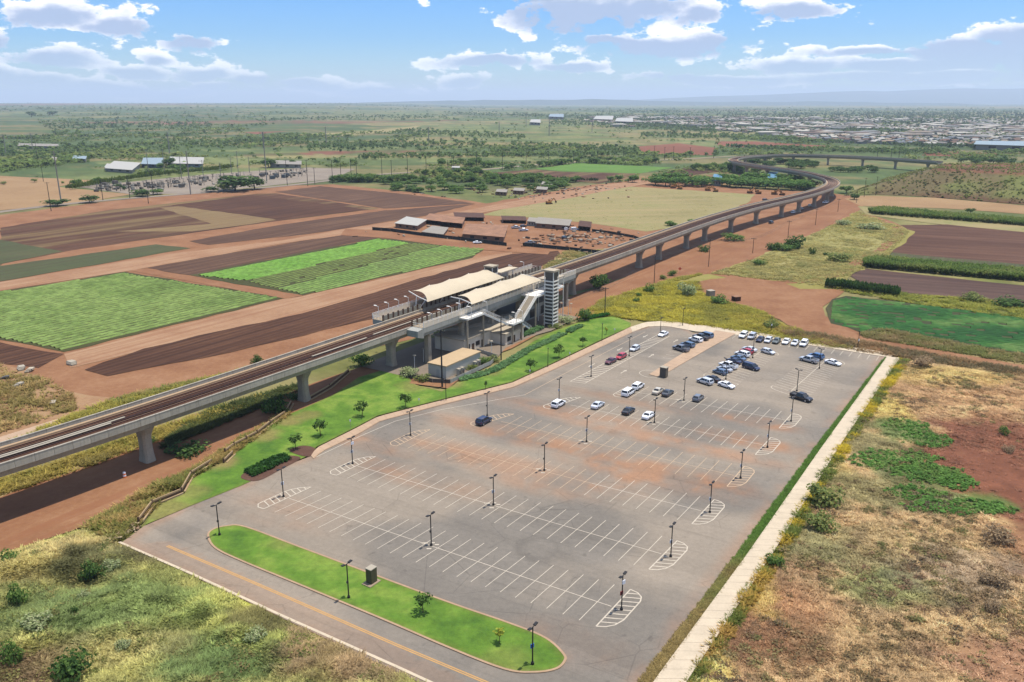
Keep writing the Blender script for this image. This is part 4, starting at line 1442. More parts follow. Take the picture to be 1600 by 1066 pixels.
def path_dir(i):
    return (PATH[min(i + 1, NS)] - PATH[max(i - 1, 0)]).normalized()


def sweep(sec, i0, i1, closed=True, mi=0, mb=None):
    """Section [(s right-positive, z)] swept along the track from sample i0 to i1."""
    mb = mb or MB()
    k = len(sec)
    b = len(mb.v)
    for i in range(i0, i1 + 1):
        d = path_dir(i)
        r = Vector((d.y, -d.x))
        for s, z in sec:
            p = PATH[i] + r * s
            mb.v.append((p.x, p.y, z))
    for i in range(i1 - i0):
        for j in range(k if closed else k - 1):
            j2 = (j + 1) % k
            a = b + i * k
            mb.f.append((a + j, a + j2, a + k + j2, a + k + j))
            mb.m.append(mi)
    if closed:
        mb.f.append(tuple(b + j for j in reversed(range(k))))
        mb.m.append(mi)
        mb.f.append(tuple(b + (i1 - i0) * k + j for j in range(k)))
        mb.m.append(mi)
    return mb


m_girder = mat_plain('girder_concrete', A(226, 220, 212), rough=.85, var=.12, scale=.35, bump=.05, streaks=.45)
m_parapet = mat_plain('parapet_concrete', A(236, 229, 220), rough=.85, var=.12, scale=.5, bump=.05, streaks=.45)
m_deck = mat_plain('stained_deck', A(176, 146, 124), rough=.9, var=.2, scale=.5)
m_deckside = mat_plain('dusty_walkway', A(218, 190, 162), rough=.9, var=.14, scale=.5)
m_rail = mat_plain('brown_rail', A(88, 58, 48), rough=.6, var=.2, scale=1.5)
m_plinth = mat_plain('rusty_plinth', A(118, 80, 64), rough=.9, var=.25, scale=.9)
m_cover = mat_plain('pale_cover_board', A(214, 206, 194), rough=.7, var=.08)
m_colc = mat_plain('column_concrete', A(216, 206, 194), rough=.88, var=.22, scale=.5, bump=.08, streaks=.45)

guide = thing('elevated_guideway', 'long pale concrete elevated railway viaduct curving away on columns', 'railway viaduct', (0, 0, 0))
# columns: stations found from their feet in the photograph
feet = [(229, 719), (462, 626), (632, 574), (1002, 418), (1054, 408), (1098, 390), (1143, 380), (1183, 366), (1211, 352), (1233, 340), (1255, 332), (1276, 324)]
cidx = []
for u, v in feet:
    p = Vector(GV(u, v))
    cidx.append(min(range(NS + 1), key=lambda i: (PATH[i] - p).length))
cidx.insert(0, max(0, cidx[0] - int(42 / SEG)))
cidx.insert(4, int(cidx[3] * .67 + cidx[4] * .33))
cidx.insert(5, int(cidx[3] * .36 + cidx[6 - 1] * .64))
cidx = sorted(set(cidx))
while cidx[-1] + 12 < NS - 2:
    cidx.append(cidx[-1] + 12)
# girder spans between columns
ends = [0] + cidx + [NS]
SECG = [(-4.95, 10.3), (-4.95, 9.85), (-4.6, 9.62), (-2.6, 9.15), (-2.15, 7.75), (2.15, 7.75), (2.6, 9.15), (4.6, 9.62), (4.95, 9.85), (4.95, 10.3)]
SECG = SECG[::-1]
for a, b in zip(ends[:-1], ends[1:]):
    if b > a:
        part('girder_span', sweep(SECG, a, b).mesh('girder_span', m_girder), guide)
# deck floor with walkways
mb = sweep([(4.7, ZD + .065), (-4.7, ZD + .065)], 0, NS, closed=False)
part('deck', mb.mesh('deck', m_deck), guide)
for s in (-1, 1):
    mb = sweep([(s * 4.72, ZD + .04), (s * 3.95, ZD + .04), (s * 3.95, ZD + .42), (s * 4.72, ZD + .42)] if s < 0 else [(3.95, ZD + .04), (4.72, ZD + .04), (4.72, ZD + .42), (3.95, ZD + .42)], 0, NS)
    part('walkway', mb.mesh('walkway', m_deckside), guide)
for s in (-2.85, -1.42, 1.42, 2.85):
    mb = sweep([(s + .35, ZD + .02), (s + .35, ZD + .22), (s - .35, ZD + .22), (s - .35, ZD + .02)], 0, NS)
    part('plinth', mb.mesh('plinth', m_plinth), guide)
    mb = sweep([(s + .09, ZD + .2), (s + .09, ZD + .4), (s - .09, ZD + .4), (s - .09, ZD + .2)], 0, NS)
    part('rail', mb.mesh('rail', m_rail), guide)
# contact rails with pale cover boards in places
for s in (-.28, .28):
    mb = sweep([(s + .1, ZD + .1), (s + .1, ZD + .34), (s - .1, ZD + .34), (s - .1, ZD + .1)], 0, NS)
    part('contact_rail', mb.mesh('contact_rail', m_rail), guide)
for (i0, n, s) in ((30, 10, .35), (33, 8, -.45), (56, 6, .35), (63, 9, -.3), (70, 8, .4), (82, 12, .35)):
    if i0 + n < NS:
        part('cover_board', sweep([(s + .24, ZD + .36), (s + .24, ZD + .46), (s - .24, ZD + .46), (s - .24, ZD + .36)], i0, i0 + n).mesh('cover_board', m_cover), guide)
# parapet panels: open joints between them
pm = MB()
pm.box(0.02, SEG - .03, -.11, .11, 0, ZP - 9.88, 0)
pm.box(0.02, SEG - .03, -.15, .15, ZP - 9.88 - .12, ZP - 9.88 + .02, 0)
panel_me = pm.mesh('parapet_panel', m_parapet)
LIM = 150
rest = MB()
for i in range(NS):
    d = path_dir(i)
    r = Vector((d.y, -d.x))
    for s in (1, -1):
        p0 = PATH[i] + r * s * 4.99
        p1 = PATH[i + 1] + Vector((path_dir(i + 1).y, -path_dir(i + 1).x)) * s * 4.99
        dd = p1 - p0
        a = math.atan2(dd.y, dd.x)
        if i < LIM:
            o = part('parapet_panel', panel_me, guide, (p0.x, p0.y, 9.88), a)
            o.scale.x = dd.length / SEG
        else:
            M = Matrix.Translation((p0.x, p0.y, 9.88)) @ Matrix.Rotation(a, 4, 'Z') @ Matrix.Diagonal((dd.length / SEG, 1, 1, 1))
            rest.box(.02, SEG - .03, -.12, .12, 0, ZP - 9.88, 0, M)
o = part('parapet', rest.mesh('parapet', m_parapet), guide)
o['kind'] = 'stuff'


def column_mesh():
    mb = MB()
    prof = [(0, 1.62, 1.2), (.4, 1.55, 1.15), (1.6, 1.35, 1.05), (3.0, 1.22, 1.0), (5.2, 1.22, 1.0), (6.2, 1.45, 1.1), (7.0, 1.9, 1.25), (7.75, 2.25, 1.35)]
    k = 8
    for z, a, b in prof:
        c = .38
        for x, y in ((-a, -b + c), (-a + c, -b), (a - c, -b), (a, -b + c), (a, b - c), (a - c, b), (-a + c, b), (-a, b - c)):
            mb.v.append((x, y, z))
    for i in range(len(prof) - 1):
        for j in range(k):
            j2 = (j + 1) % k
            mb.f.append((i * k + j, i * k + j2, (i + 1) * k + j2, (i + 1) * k + j))
            mb.m.append(0)
    return mb.mesh('column', m_colc)


col_me = column_mesh()
sign_mb = MB(); sign_mb.box(-.35, .35, -1.08, -1.03, 2.8, 3.8)
for k, i in enumerate(cidx):
    d = path_dir(i)
    o = part('column', col_me, guide, (PATH[i].x, PATH[i].y, 0), math.atan2(d.y, d.x) - math.pi / 2)
    if k == 1:
        mb = MB(); mb.box(-.1, .5, -1.09, -1.02, 2.9, 3.9)
        part('plate', mb.mesh('plate', m_cover), o)

# ------------------------------------------------------------------ station
i_s = min(range(NS), key=lambda i: (PATH[i] - Vector((-29, 222))).length)
i_e = min(range(NS), key=lambda i: (PATH[i] - Vector((17, 295))).length)
sd = (PATH[i_e] - PATH[i_s]).normalized()
sl = Vector((-sd.y, sd.x))
S_O = PATH[i_s] - sl * 5.0                          # near parapet line at the station's near end
S_A = math.atan2(sd.y, sd.x)
SMAT = Matrix.Translation((S_O.x, S_O.y, 0)) @ Matrix.Rotation(S_A, 4, 'Z')   # local x along the track, y away from the lot
SL = 90.0
m_sconc = mat_plain('station_concrete', A(228, 216, 200), rough=.85, var=.12, scale=.4, streaks=.45)
m_sside = mat_plain('station_blue_grey_concrete', A(220, 224, 226), rough=.85, var=.1, scale=.3, streaks=.45)
m_swhite = mat_plain('station_white_steel', (.66, .62, .55), rough=.5, var=.06)
m_swall = mat_plain('station_beige_wall', (.55, .47, .36), rough=.8, var=.1, scale=.5)
m_dark = mat_plain('dark_grey_panel', A(120, 116, 116), rough=.5, var=.12)
m_gate = mat_plain('gate_bronze', A(110, 84, 68), rough=.5, var=.15)
m_glass = mat_plain('pale_glass', A(196, 194, 186), rough=.15, var=.08, spec=.6)
m_fabric = mat_plain('canopy_fabric', A(252, 238, 216), rough=.8, var=.08, scale=.22)
m_black = mat_plain('black_paint', (.012, .012, .013), rough=.45, var=.2)
m_floor = mat_plain('platform_floor', A(196, 180, 160), rough=.85, var=.12, scale=.4)


def sthing(name, label, cat, s=0, t=0, z=0, group=None):
    p = SMAT @ Vector((s, t, z))
    return thing(name, label, cat, tuple(p), S_A, group)


def platform(label, t0, t1, s0, s1, edge_t, out_t):
    """Side platform: slab, outer panel wall, gates along the track edge, railing posts."""
    o = sthing('station_platform', label, 'station platform')
    mb = MB(); mb.box(s0, s1, t0, t1, 10.05, 11.45)
    part('platform_slab', mb.mesh('platform_slab', m_sside), o)
    mb = MB(); mb.box(s0 + .1, s1 - .1, t0 + .1, t1 - .1, 11.45, 11.5)
    part('floor', mb.mesh('floor', m_floor), o)
    mb = MB()
    x = s0
    mp_, mg = MB(), MB()
    me_p = None
    sgn = 1 if out_t > edge_t else -1
    n = int((s1 - s0) / 2.2)
    one = MB(); one.box(.06, 2.14, -.06, .06, 0, 1.25); one.box(.0, 2.2, -.08, .08, 1.25, 1.33)
    pm_ = one.mesh('wall_panel', m_swall)
    one = MB(); one.box(-.06, .06, -.1, .1, 0, 1.75)
    post_ = one.mesh('wall_post', m_swhite)
    for i in range(n):
        part('wall_panel', pm_, o, (s0 + i * 2.2, out_t, 11.5))
        part('wall_post', post_, o, (s0 + i * 2.2, out_t, 11.5))
    one = MB(); one.box(-.32, .32, -.09, .09, 0, 1.7)
    gp = one.mesh('gate_post', m_gate)
    one = MB(); one.box(.36, 1.84, -.04, .04, .1, 1.45)
    gg = one.mesh('gate_leaf', m_glass)
    one = MB(); one.box(0, 2.2, -.08, .08, -.45, .02)
    ge = one.mesh('platform_edge', m_gate)
    for i in range(n):
        part('gate_post', gp, o, (s0 + i * 2.2, edge_t, 11.5))
        part('gate_leaf', gg, o, (s0 + i * 2.2, edge_t, 11.5))
        part('platform_edge', ge, o, (s0 + i * 2.2, edge_t - .1 * sgn, 11.3))
    mb = MB()
    for zz in (13.0, 13.25):
        mb.beam((s0, out_t, zz), (s1, out_t, zz), .07, .07)
    part('top_rail', mb.mesh('top_rail', m_swhite), o)
    # end stair and railing
    mb = MB()
    for k, xx in enumerate((s0 + .1, s1 - .1)):
        mb.beam((xx, t0 + .2, 12.6), (xx, t1 - .2, 12.6), .08, .08)
        mb.beam((xx, t0 + .2, 12.05), (xx, t1 - .2, 12.05), .06, .06)
        for q in range(4):
            yy = t0 + .2 + (t1 - t0 - .4) * q / 3
            mb.cyl((xx, yy, 11.5), (xx, yy, 12.65), .05, n=5)
    part('end_railing', mb.mesh('end_railing', m_swhite), o)
    return o


platform('near side platform of the elevated station facing the parking lot', -4.3, -.05, 0, 88, -.3, -4.25)
platform('far side platform of the elevated station facing the ploughed field', 10.05, 14.3, 0, 88, 10.3, 14.25)
# end block of the near platform
mb = MB()
mb.hexa([(-2.2, -4.0, 9.2), (0, -4.3, 8.6), (0, -.05, 8.6), (-2.2, -.05, 9.2), (-2.2, -4.0, 11.0), (0, -4.3, 11.45), (0, -.05, 11.45), (-2.2, -.05, 11.0)])
mb.box(0, 88, -3.6, -.06, 9.0, 10.05)
o = sthing('platform_bracket', 'grey concrete bracket beam below the near platform', 'concrete beam')
part('beam', mb.mesh('beam', m_sside), o)
mb = MB()
mb.box(-.5, 88, 10.06, 13.6, 9.0, 10.05)
o = sthing('platform_bracket', 'grey concrete bracket beam below the far platform', 'concrete beam')
part('beam', mb.mesh('beam', m_sside), o)
# station columns under platforms
for k, (s, t) in enumerate([(4, -2.4), (20, -2.4), (36, -2.4), (52, -2.4), (70, -2.4), (84, -2.4)]):
    o = sthing('platform_column', ['square concrete column under the near platform, %s along the station' % w_ for w_ in ('first', 'second', 'third', 'fourth', 'fifth', 'sixth')][k] + ' from the left', 'column', s, t, 0, 'columns under the near platform')
    mb = MB(); mb.box(-.7, .7, -.7, .7, 0, 8.6); mb.box(-.9, .9, -1.4, 1.4, 8.6, 9.0)
    part('shaft', mb.mesh('shaft', m_colc), o)


def canopy(label, s0, s1, t0, t1, zl, zr, nb=4):
    """Tensile roof: anticlastic fabric bays on arms, sagging between ridges, scalloped edges."""
    o = sthing('fabric_canopy', label, 'canopy')
    ns, nt = nb * 8, 8
    mb = MB()
    idx_ = {}
    for i in range(ns + 1):
        u = i / ns
        ph = (u * nb) % 1.0
        sag = math.sin(math.pi * ph)
        for j in range(nt + 1):
            v = j / nt
            tt = t0 + (t1 - t0) * v
            mid = 4 * v * (1 - v)
            # scallops at eaves and at ends
            tt += (.55 * sag * (1 if v < .5 else -1)) * abs(2 * v - 1) ** 3
            ss = s0 + (s1 - s0) * u + (2.4 * mid * (1 if u < .5 else -1)) * abs(2 * u - 1) ** 9
            zz = zl + (zr - zl) * v + .95 * mid * (.72 + .28 * (1 - sag)) - .22 * sag * (1 - mid * .3)
            idx_[i, j] = len(mb.v)
            mb.v.append((ss, tt, zz))
    for i in range(ns):
        for j in range(nt):
            mb.f.append((idx_[i, j], idx_[i + 1, j], idx_[i + 1, j + 1], idx_[i, j + 1]))
            mb.m.append(0)
    part('fabric', mb.mesh('fabric', m_fabric, smooth=True), o)
    for k in range(nb + 1):
        s = s0 + (s1 - s0) * k / nb
        s = min(max(s, s0 + .6), s1 - .6)
        mb = MB()
        tm = (t0 + t1) / 2
        mb.cyl((s, tm + 1.0, 11.5), (s, tm + .6, zl + .9), .22, .16, 6)
        mb.beam((s, t0 + .3, zl + .1), (s, tm, zl + 1.0), .18, .26)
        mb.beam((s, tm, zl + 1.0), (s, t1 - .3, zr + .1), .18, .26)
        mb.cyl((s, tm - .4, 11.5), (s, t0 + 1.2, zl + .3), .12, .1, 5)
        part('canopy_frame', mb.mesh('canopy_frame', m_swhite), o)
    return o


canopy('cream fabric canopy over the near platform', 19.5, 60, -6.6, 1.6, 14.5, 15.6, 3)
canopy('cream fabric canopy over the far platform', 16, 58, 7.0, 14.8, 14.2, 16.4, 4)

# lift tower with louvred sides
lift = sthing('lift_tower', 'tall lift tower with pale louvre bands and a dark box on top', 'lift tower', 55.5, -13.5, 0)
mb = MB()
W_, D_ = 3.4, 3.4
for a, b in ((0, 0), (W_ - .22, 0), (0, D_ - .22), (W_ - .22, D_ - .22)):
    mb.box(a, a + .22, b, b + .22, 0, 18.9)
part('frame', mb.mesh('frame', m_swhite), lift)
mb = MB(); mb.box(.3, W_ - .3, .3, D_ - .3, 0, 18.45)
part('shaft', mb.mesh('shaft', m_dark), lift)
one = MB()
one.box(-.03, W_ + .03, -.05, .1, 0, .42); one.box(-.03, W_ + .03, D_ - .1, D_ + .05, 0, .42)
one.box(-.05, .1, .1, D_ - .1, 0, .42); one.box(W_ - .1, W_ + .05, .1, D_ - .1, 0, .42)
lv = one.mesh('louvre_band', m_swhite)
for k in range(13):
    part('louvre_band', lv, lift, (0, 0, 1.2 + k * 1.17))
mb = MB(); mb.box(.08, W_ - .08, .08, D_ - .08, 16.75, 18.4)
part('top_screen', mb.mesh('top_screen', m_dark), lift)
mb = MB(); mb.box(-.25, W_ + .25, -.25, D_ + .25, 18.5, 19.1)
part('roof', mb.mesh('roof', m_sconc), lift)
lift2 = sthing('lift_tower', 'short dark lift box with a pale roof on the far platform', 'lift tower', 56.5, 10.9, 0)
mb = MB(); mb.box(0, 3.2, 0, 3.2, 11.5, 17.2)
part('shaft', mb.mesh('shaft', m_dark), lift2)
mb = MB()
for a, b in ((-.05, -.05), (3.03, -.05), (-.05, 3.03), (3.03, 3.03)):
    mb.box(a, a + .22, b, b + .22, 11.5, 17.3)
mb.box(-.06, 3.26, -.06, .1, 14.9, 15.2)
part('frame', mb.mesh('frame', m_swhite), lift2)
mb = MB(); mb.box(-.3, 3.5, -.3, 3.5, 17.3, 17.8)
part('roof', mb.mesh('roof', m_sconc), lift2)
o = sthing('shelter', 'flat cream shelter roof beside the far lift head', 'shelter', 61, 10.5, 0)
mb = MB(); mb.box(0, 11, 0, 3.6, 14.6, 14.95)
part('roof', mb.mesh('roof', m_fabric), o)
mb = MB()
for a in (.5, 5.5, 10.5):
    mb.cyl((a, 1.8, 11.5), (a, 1.8, 14.6), .14, n=6)
part('post', mb.mesh('post', m_swhite), o)
o = sthing('shelter', 'low cream roof deck between the lift tower and the guideway', 'shelter', 60, -10.2, 0)
mb = MB(); mb.box(0, 9, 0, 5.6, 14.6, 14.9)
part('roof', mb.mesh('roof', m_sconc), o)
mb = MB()
for a, b in ((.4, .3), (8.6, .3), (.4, 5.2), (8.6, 5.2)):
    mb.cyl((a, b, 0), (a, b, 14.6), .16, n=6)
mb.box(0, 9, .2, 5.5, 10.8, 11.4)
part('post', mb.mesh('post', m_swhite), o)


def stair(parent_label, p0, p1, wd, cat='staircase'):
    """Straight flight between two (s, t, z) points with side walls and rails."""
    o = sthing('station_stairs', parent_label, cat)
    p0, p1 = Vector(p0), Vector(p1)
    d = p1 - p0
    h = Vector((d.x, d.y, 0)); L = h.length; h.normalize()
    sdv = Vector((-h.y, h.x, 0))
    n = max(6, int(abs(d.z) / .17))
    mb = MB()
    for i in range(n):
        a = p0 + d * (i / n); b = p0 + d * ((i + 1) / n)
        z = max(a.z, b.z) if d.z < 0 else b.z
        A_ = a - sdv * wd / 2; B_ = b - sdv * wd / 2
        mb.hexa([(A_.x, A_.y, z - .35), (B_.x, B_.y, z - .35), (B_.x + sdv.x * wd, B_.y + sdv.y * wd, z - .35), (A_.x + sdv.x * wd, A_.y + sdv.y * wd, z - .35),
                 (A_.x, A_.y, z), (B_.x, B_.y, z), (B_.x + sdv.x * wd, B_.y + sdv.y * wd, z), (A_.x + sdv.x * wd, A_.y + sdv.y * wd, z)])
    part('steps', mb.mesh('steps', m_sconc), o)
    for s in (-1, 1):
        mb = MB()
        q0, q1 = p0 + sdv * s * (wd / 2 + .06), p1 + sdv * s * (wd / 2 + .06)
        u = Vector((0, 0, 1))
        mb.beam(q0 - u * .15, q1 - u * .15, .12, .6)
        part('stringer', mb.mesh('stringer', m_swhite), o)
        mb = MB()
        for zz in (.55, .85, 1.15):
            mb.beam(q0 + u * zz, q1 + u * zz, .07, .07)
        m_ = max(3, int(L / 1.6))
        for i in range(m_ + 1):
            q = q0.lerp(q1, i / m_)
            mb.cyl(q, q + u * 1.18, .04, n=4, caps=False)
        part('handrail', mb.mesh('handrail', m_swhite), o)
    return o


def landing(label, s0, s1, t0, t1, z):
    o = sthing('stair_landing', label, 'landing')
    mb = MB(); mb.box(s0, s1, t0, t1, z - .45, z)
    part('slab', mb.mesh('slab', m_swhite), o)
    mb = MB()
    for a, b in (((s0, t0), (s1, t0)), ((s0, t0), (s0, t1))):
        for zz in (.5, .8, 1.12):
            mb.beam((*a, z + zz), (*b, z + zz), .06, .06)
        n = 6
        for i in range(n + 1):
            x_ = a[0] + (b[0] - a[0]) * i / n; y_ = a[1] + (b[1] - a[1]) * i / n
            mb.cyl((x_, y_, z), (x_, y_, z + 1.15), .04, n=4, caps=False)
    part('railing', mb.mesh('railing', m_swhite), o)
    mb = MB()
    for a, b in ((s0 + .4, t0 + .5), (s1 - .4, t0 + .5)):
        mb.box(a - .2, a + .2, b - .2, b + .2, 0, z - .45)
    part('post', mb.mesh('post', m_sconc), o)


landing('upper walkway landing hung on the near platform', 16.5, 25.5, -7.4, -4.35, 10.9)
landing('middle stair landing between the two flights', 32.2, 38.2, -13.0, -9.6, 6.6)
landing('top stair landing beside the lift tower', 50.5, 60, -10.1, -4.35, 11.2)
stair('open stair flight climbing from the middle landing to the lift tower', (38.2, -11.3, 6.6), (50.5, -8.8, 11.2), 2.6)
stair('open stair flight dropping from the upper walkway to the middle landing', (25.5, -6.2, 10.9), (32.2, -10.6, 6.6), 2.4)
stair('ground stair flight below the middle landing', (38.2, -9.0, 6.4), (49.5, -7.6, .3), 2.4)

# rooms under the tracks
bld = sthing('station_building', 'beige station building in the shade under the platforms', 'building', 0, 0, 0)
mb = MB(); mb.box(16, 41, -6.2, 4.5, .1, 4.2)
part('wall', mb.mesh('wall', m_swall), bld)
mb = MB(); mb.box(15.6, 41.4, -6.6, 4.9, 4.2, 4.6)
part('roof', mb.mesh('roof', m_sconc), bld)
mb = MB(); mb.box(30, 40.5, -11.6, -6.2, .1, 3.6)
part('wall', mb.mesh('wall', m_swall), bld)
mb = MB(); mb.box(29.6, 40.9, -12.0, -6.65, 3.6, 3.95)
part('roof', mb.mesh('roof', m_sconc), bld)
for (a, b, y0) in ((38.4, 39.4, -11.68), (34, 35.4, -11.68), (20, 21.2, -6.28), (25, 26.4, -6.28)):
    mb = MB(); mb.box(a, b, y0, y0 + .07, .1, 2.4)
    part('door', mb.mesh('door', m_gate), bld)
for (a, b, y0) in ((31, 33, -11.67), (22, 24, -6.27), (17.5, 19, -6.27)):
    mb = MB(); mb.box(a, b, y0, y0 + .06, 1.2, 2.6)
    part('window', mb.mesh('window', m_black), bld)
bld2 = sthing('station_building', 'grey walled station rooms behind the lift tower', 'building', 0, 0, 0)
mb = MB(); mb.box(44, 74, -2.0, 11, .1, 5.0)
part('wall', mb.mesh('wall', m_sside), bld2)
mb = MB(); mb.box(43.7, 74.3, -2.3, 11.3, 5.0, 5.3)
part('roof', mb.mesh('roof', m_dark), bld2)
for a in (47, 53, 60, 67):
    mb = MB(); mb.box(a, a + 3, -2.08, -1.98, .8, 3.6)
    part('window', mb.mesh('window', m_black), bld2)
# white equipment building with condenser units
eq = sthing('equipment_building', 'white equipment cabin with a tan flat roof beside the guideway', 'building', -4.6, -15.2, 0)
mb = MB(); mb.box(0, 16, 0, 6, .15, 3.5)
part('wall', mb.mesh('wall', mat_plain('cabin_white', A(246, 246, 244), rough=.6, var=.06)), eq)
mb = MB(); mb.box(-.2, 16.2, -.2, 6.2, 3.5, 3.8)
part('roof', mb.mesh('roof', mat_plain('tan_roof', A(236, 208, 172), rough=.85, var=.1, scale=.3)), eq)
mb = MB(); mb.box(-.05, 0.0, 2.2, 3.2, .3, 2.4)
part('door', mb.mesh('door', m_sside), eq)
m_ac = mat_plain('condenser_grey', A(244, 240, 232), rough=.5, var=.06)
for k, a in enumerate((4.0, 5.5, 11.6, 13.2)):
    o = sthing('condenser', ['first', 'second', 'third', 'fourth'][k] + ' condenser unit from the left along the white equipment cabin', 'air conditioner', -4.6 + a, -16.5, .15, 'condenser units on the equipment cabin')
    mb = MB(); mb.box(-.5, .5, -.45, .45, .12, 1.9)
    part('case', mb.mesh('case', m_ac), o)
    mb = MB(); mb.box(-.54, .54, -.49, .49, 1.9, 2.05)
    part('lid', mb.mesh('lid', m_cover), o)
    mb = MB(); mb.box(-.4, .4, -.47, -.44, .5, 1.6)
    part('grille', mb.mesh('grille', m_dark), o)
# fence round the equipment compound
fen = sthing('compound_fence', 'low dark screen fence round the equipment compound', 'fence', 0, 0, 0)
fp = [(-9, -3), (-9, -14), (-7, -18.4), (12, -18.4), (18, -16.5), (20, -8)]
for a, b in zip(fp[:-1], fp[1:]):
    L = math.hypot(b[0] - a[0], b[1] - a[1])
    n = max(1, round(L / 3.0))
    for i in range(n):
        q0 = (a[0] + (b[0] - a[0]) * i / n, a[1] + (b[1] - a[1]) * i / n)
        q1 = (a[0] + (b[0] - a[0]) * (i + 1) / n, a[1] + (b[1] - a[1]) * (i + 1) / n)
        mb = MB(); mb.beam((*q0, .75), (*q1, .75), .07, 1.1)
        part('panel', mb.mesh('panel', m_sside if b[0] > 0 and a[1] < -15 else m_dark), fen)
        mb = MB(); mb.cyl((*q0, .1), (*q0, 1.5), .07, n=5)
        part('post', mb.mesh('post', m_sconc), fen)
sheet('concrete_apron', [tuple((SMAT @ Vector((a, b, 0))).xy) for a, b in ((-9, 12), (-9, -14), (-7, -18.3), (12, -18.3), (18, -16.4), (28, -13), (43, -13), (52, -15), (72, -14), (76, 12))], .21, mat_plain('apron_concrete', A(164, 150, 138), rough=.9, var=.15, scale=.3), 'grey concrete apron under the station')
# twin-arm platform lights
def plat_light(label, s, t, z0, h, arm=1):
    o = sthing('platform_light', label, 'lamp post', s, t, z0, 'lamps along the station platforms')
    mb = MB(); mb.cyl((0, 0, 0), (0, 0, h), .09, .07, 6)
    part('pole', mb.mesh('pole', m_swhite), o)
    mb = MB(); mb.beam((0, 0, h), (arm * .3, 1.3, h + .18), .1, .1); mb.box(-.22, .22, .7, 1.6, h + .12, h + .24)
    part('lamp_head', mb.mesh('lamp_head', m_swhite), o)
    return o


for k, s in enumerate((4, 8.5, 13, 17.5)):
    plat_light('white arm lamp on the near platform edge, %s from its left end' % ('first', 'second', 'third', 'fourth')[k], s, -4.15, 11.5, 3.2)
for k, s in enumerate((2.5, 7, 11.5, 16)):
    plat_light('white arm lamp on the far platform edge, %s from its left end' % ('first', 'second', 'third', 'fourth')[k], s, 14.2, 11.5, 3.2, -1)
for k, (s, t) in enumerate(((18.5, -7.3), (26.5, -7.3), (34, -12.9), (37.6, -12.9))):
    plat_light('white arm lamp by the station stairs, %s from the left' % ('first', 'second', 'third', 'fourth')[k], s, t, 10.9 if k < 2 else 6.6, 3.0)
for k, s in enumerate((66, 74, 82)):
    plat_light('white arm lamp at the far right end of the platform, %s of three' % ('first', 'second', 'third')[k], s, 14.2, 11.5, 3.2)
# ground lamps round the station
for k, (u, v, h) in enumerate([(768, 556, 4.4), (671, 533, 4.4), (727, 541, 4.4), (876, 495, 5), (888, 493, 5.4), (648, 577, 4), (892, 490, 3.5), (662, 566, 4)]):
    p = G(u, v, .2)
    o = thing('path_light', 'pale mushroom-topped lamp at the station foot, number %s counted from the left' % ('six', 'three', 'five', 'seven', 'eight', 'one', 'nine', 'two')[k] if False else 'pale mushroom-topped lamp ' + ('beside the equipment cabin fence on its right', 'behind the white equipment cabin', 'in front of the shaded station wall', 'left of the pair behind the lift tower', 'right of the pair behind the lift tower', 'next to the guideway column by the cabin', 'on the path right of the lift tower', 'just left of the white equipment cabin')[k], 'lamp post', p, 0, 'path lamps round the station')
    mb = MB(); mb.cyl((0, 0, 0), (0, 0, h), .08, .06, 6)
    part('pole', mb.mesh('pole', m_swhite), o)
    mb = MB(); mb.cyl((0, 0, h), (0, 0, h + .16), .5, .42, 10)
    part('lamp_head', mb.mesh('lamp_head', m_cover), o)
# ------------------------------------------------------------------ vehicles
m_tyre = mat_plain('tyre_rubber', (.014, .014, .014), rough=.9, var=.2)
m_rim = mat_plain('wheel_rim', (.36, .36, .37), rough=.35, metal=.6, var=.1)
m_win = mat_plain('dark_car_glass', (.016, .019, .022), rough=.06, var=.1, spec=.6)
m_head = mat_plain('headlight_glass', (.62, .64, .66), rough=.12, var=.05, spec=.6)
m_tail = mat_plain('taillight_red', (.26, .012, .012), rough=.2, var=.1)
m_trim = mat_plain('black_trim', (.02, .02, .021), rough=.7, var=.1)
m_bedliner = mat_plain('bed_liner', (.05, .05, .052), rough=.8, var=.2)


def paint(name, col, metal=.15, rough=.28):
    if name in MATS:
        return MATS[name]
    m = bpy.data.materials.new(name)
    m.use_nodes = True
    t = NT(m.node_tree)
    v = t.n('ShaderNodeTexCoord').outputs['Object']
    # road dust on the lower flanks and roof
    d = t.math('MULTIPLY', t.smooth(t.noise(v, 1.6, 4), .45, .75), .22)
    c = t.mix(d, col, (.3, .22, .16))
    p = t.n('ShaderNodeBsdfPrincipled', ins={'Base Color': c, 'Roughness': t.math('MULTIPLY_ADD', d, .8, rough), 'Metallic': metal, 'Specular IOR Level': .5, 'Coat Weight': .35, 'Coat Roughness': .12})
    t.n('ShaderNodeOutputMaterial', ins={0: p.outputs[0]})
    MATS[name] = m
    return m


PAINTS = {'white': ((.74, .74, .73), 0), 'silver': ((.46, .47, .48), .4), 'pale_silver': ((.58, .59, .6), .3), 'grey': ((.17, .18, .2), .35), 'dark_grey': ((.055, .06, .066), .3), 'black': ((.012, .012, .014), .1),
          'navy': ((.016, .024, .06), .2), 'blue': ((.05, .12, .25), .3), 'slate_blue': ((.1, .15, .22), .3), 'red': ((.36, .02, .03), .1), 'maroon': ((.09, .014, .022), .2), 'beige': ((.5, .44, .34), .25), 'green_grey': ((.09, .105, .095), .3)}


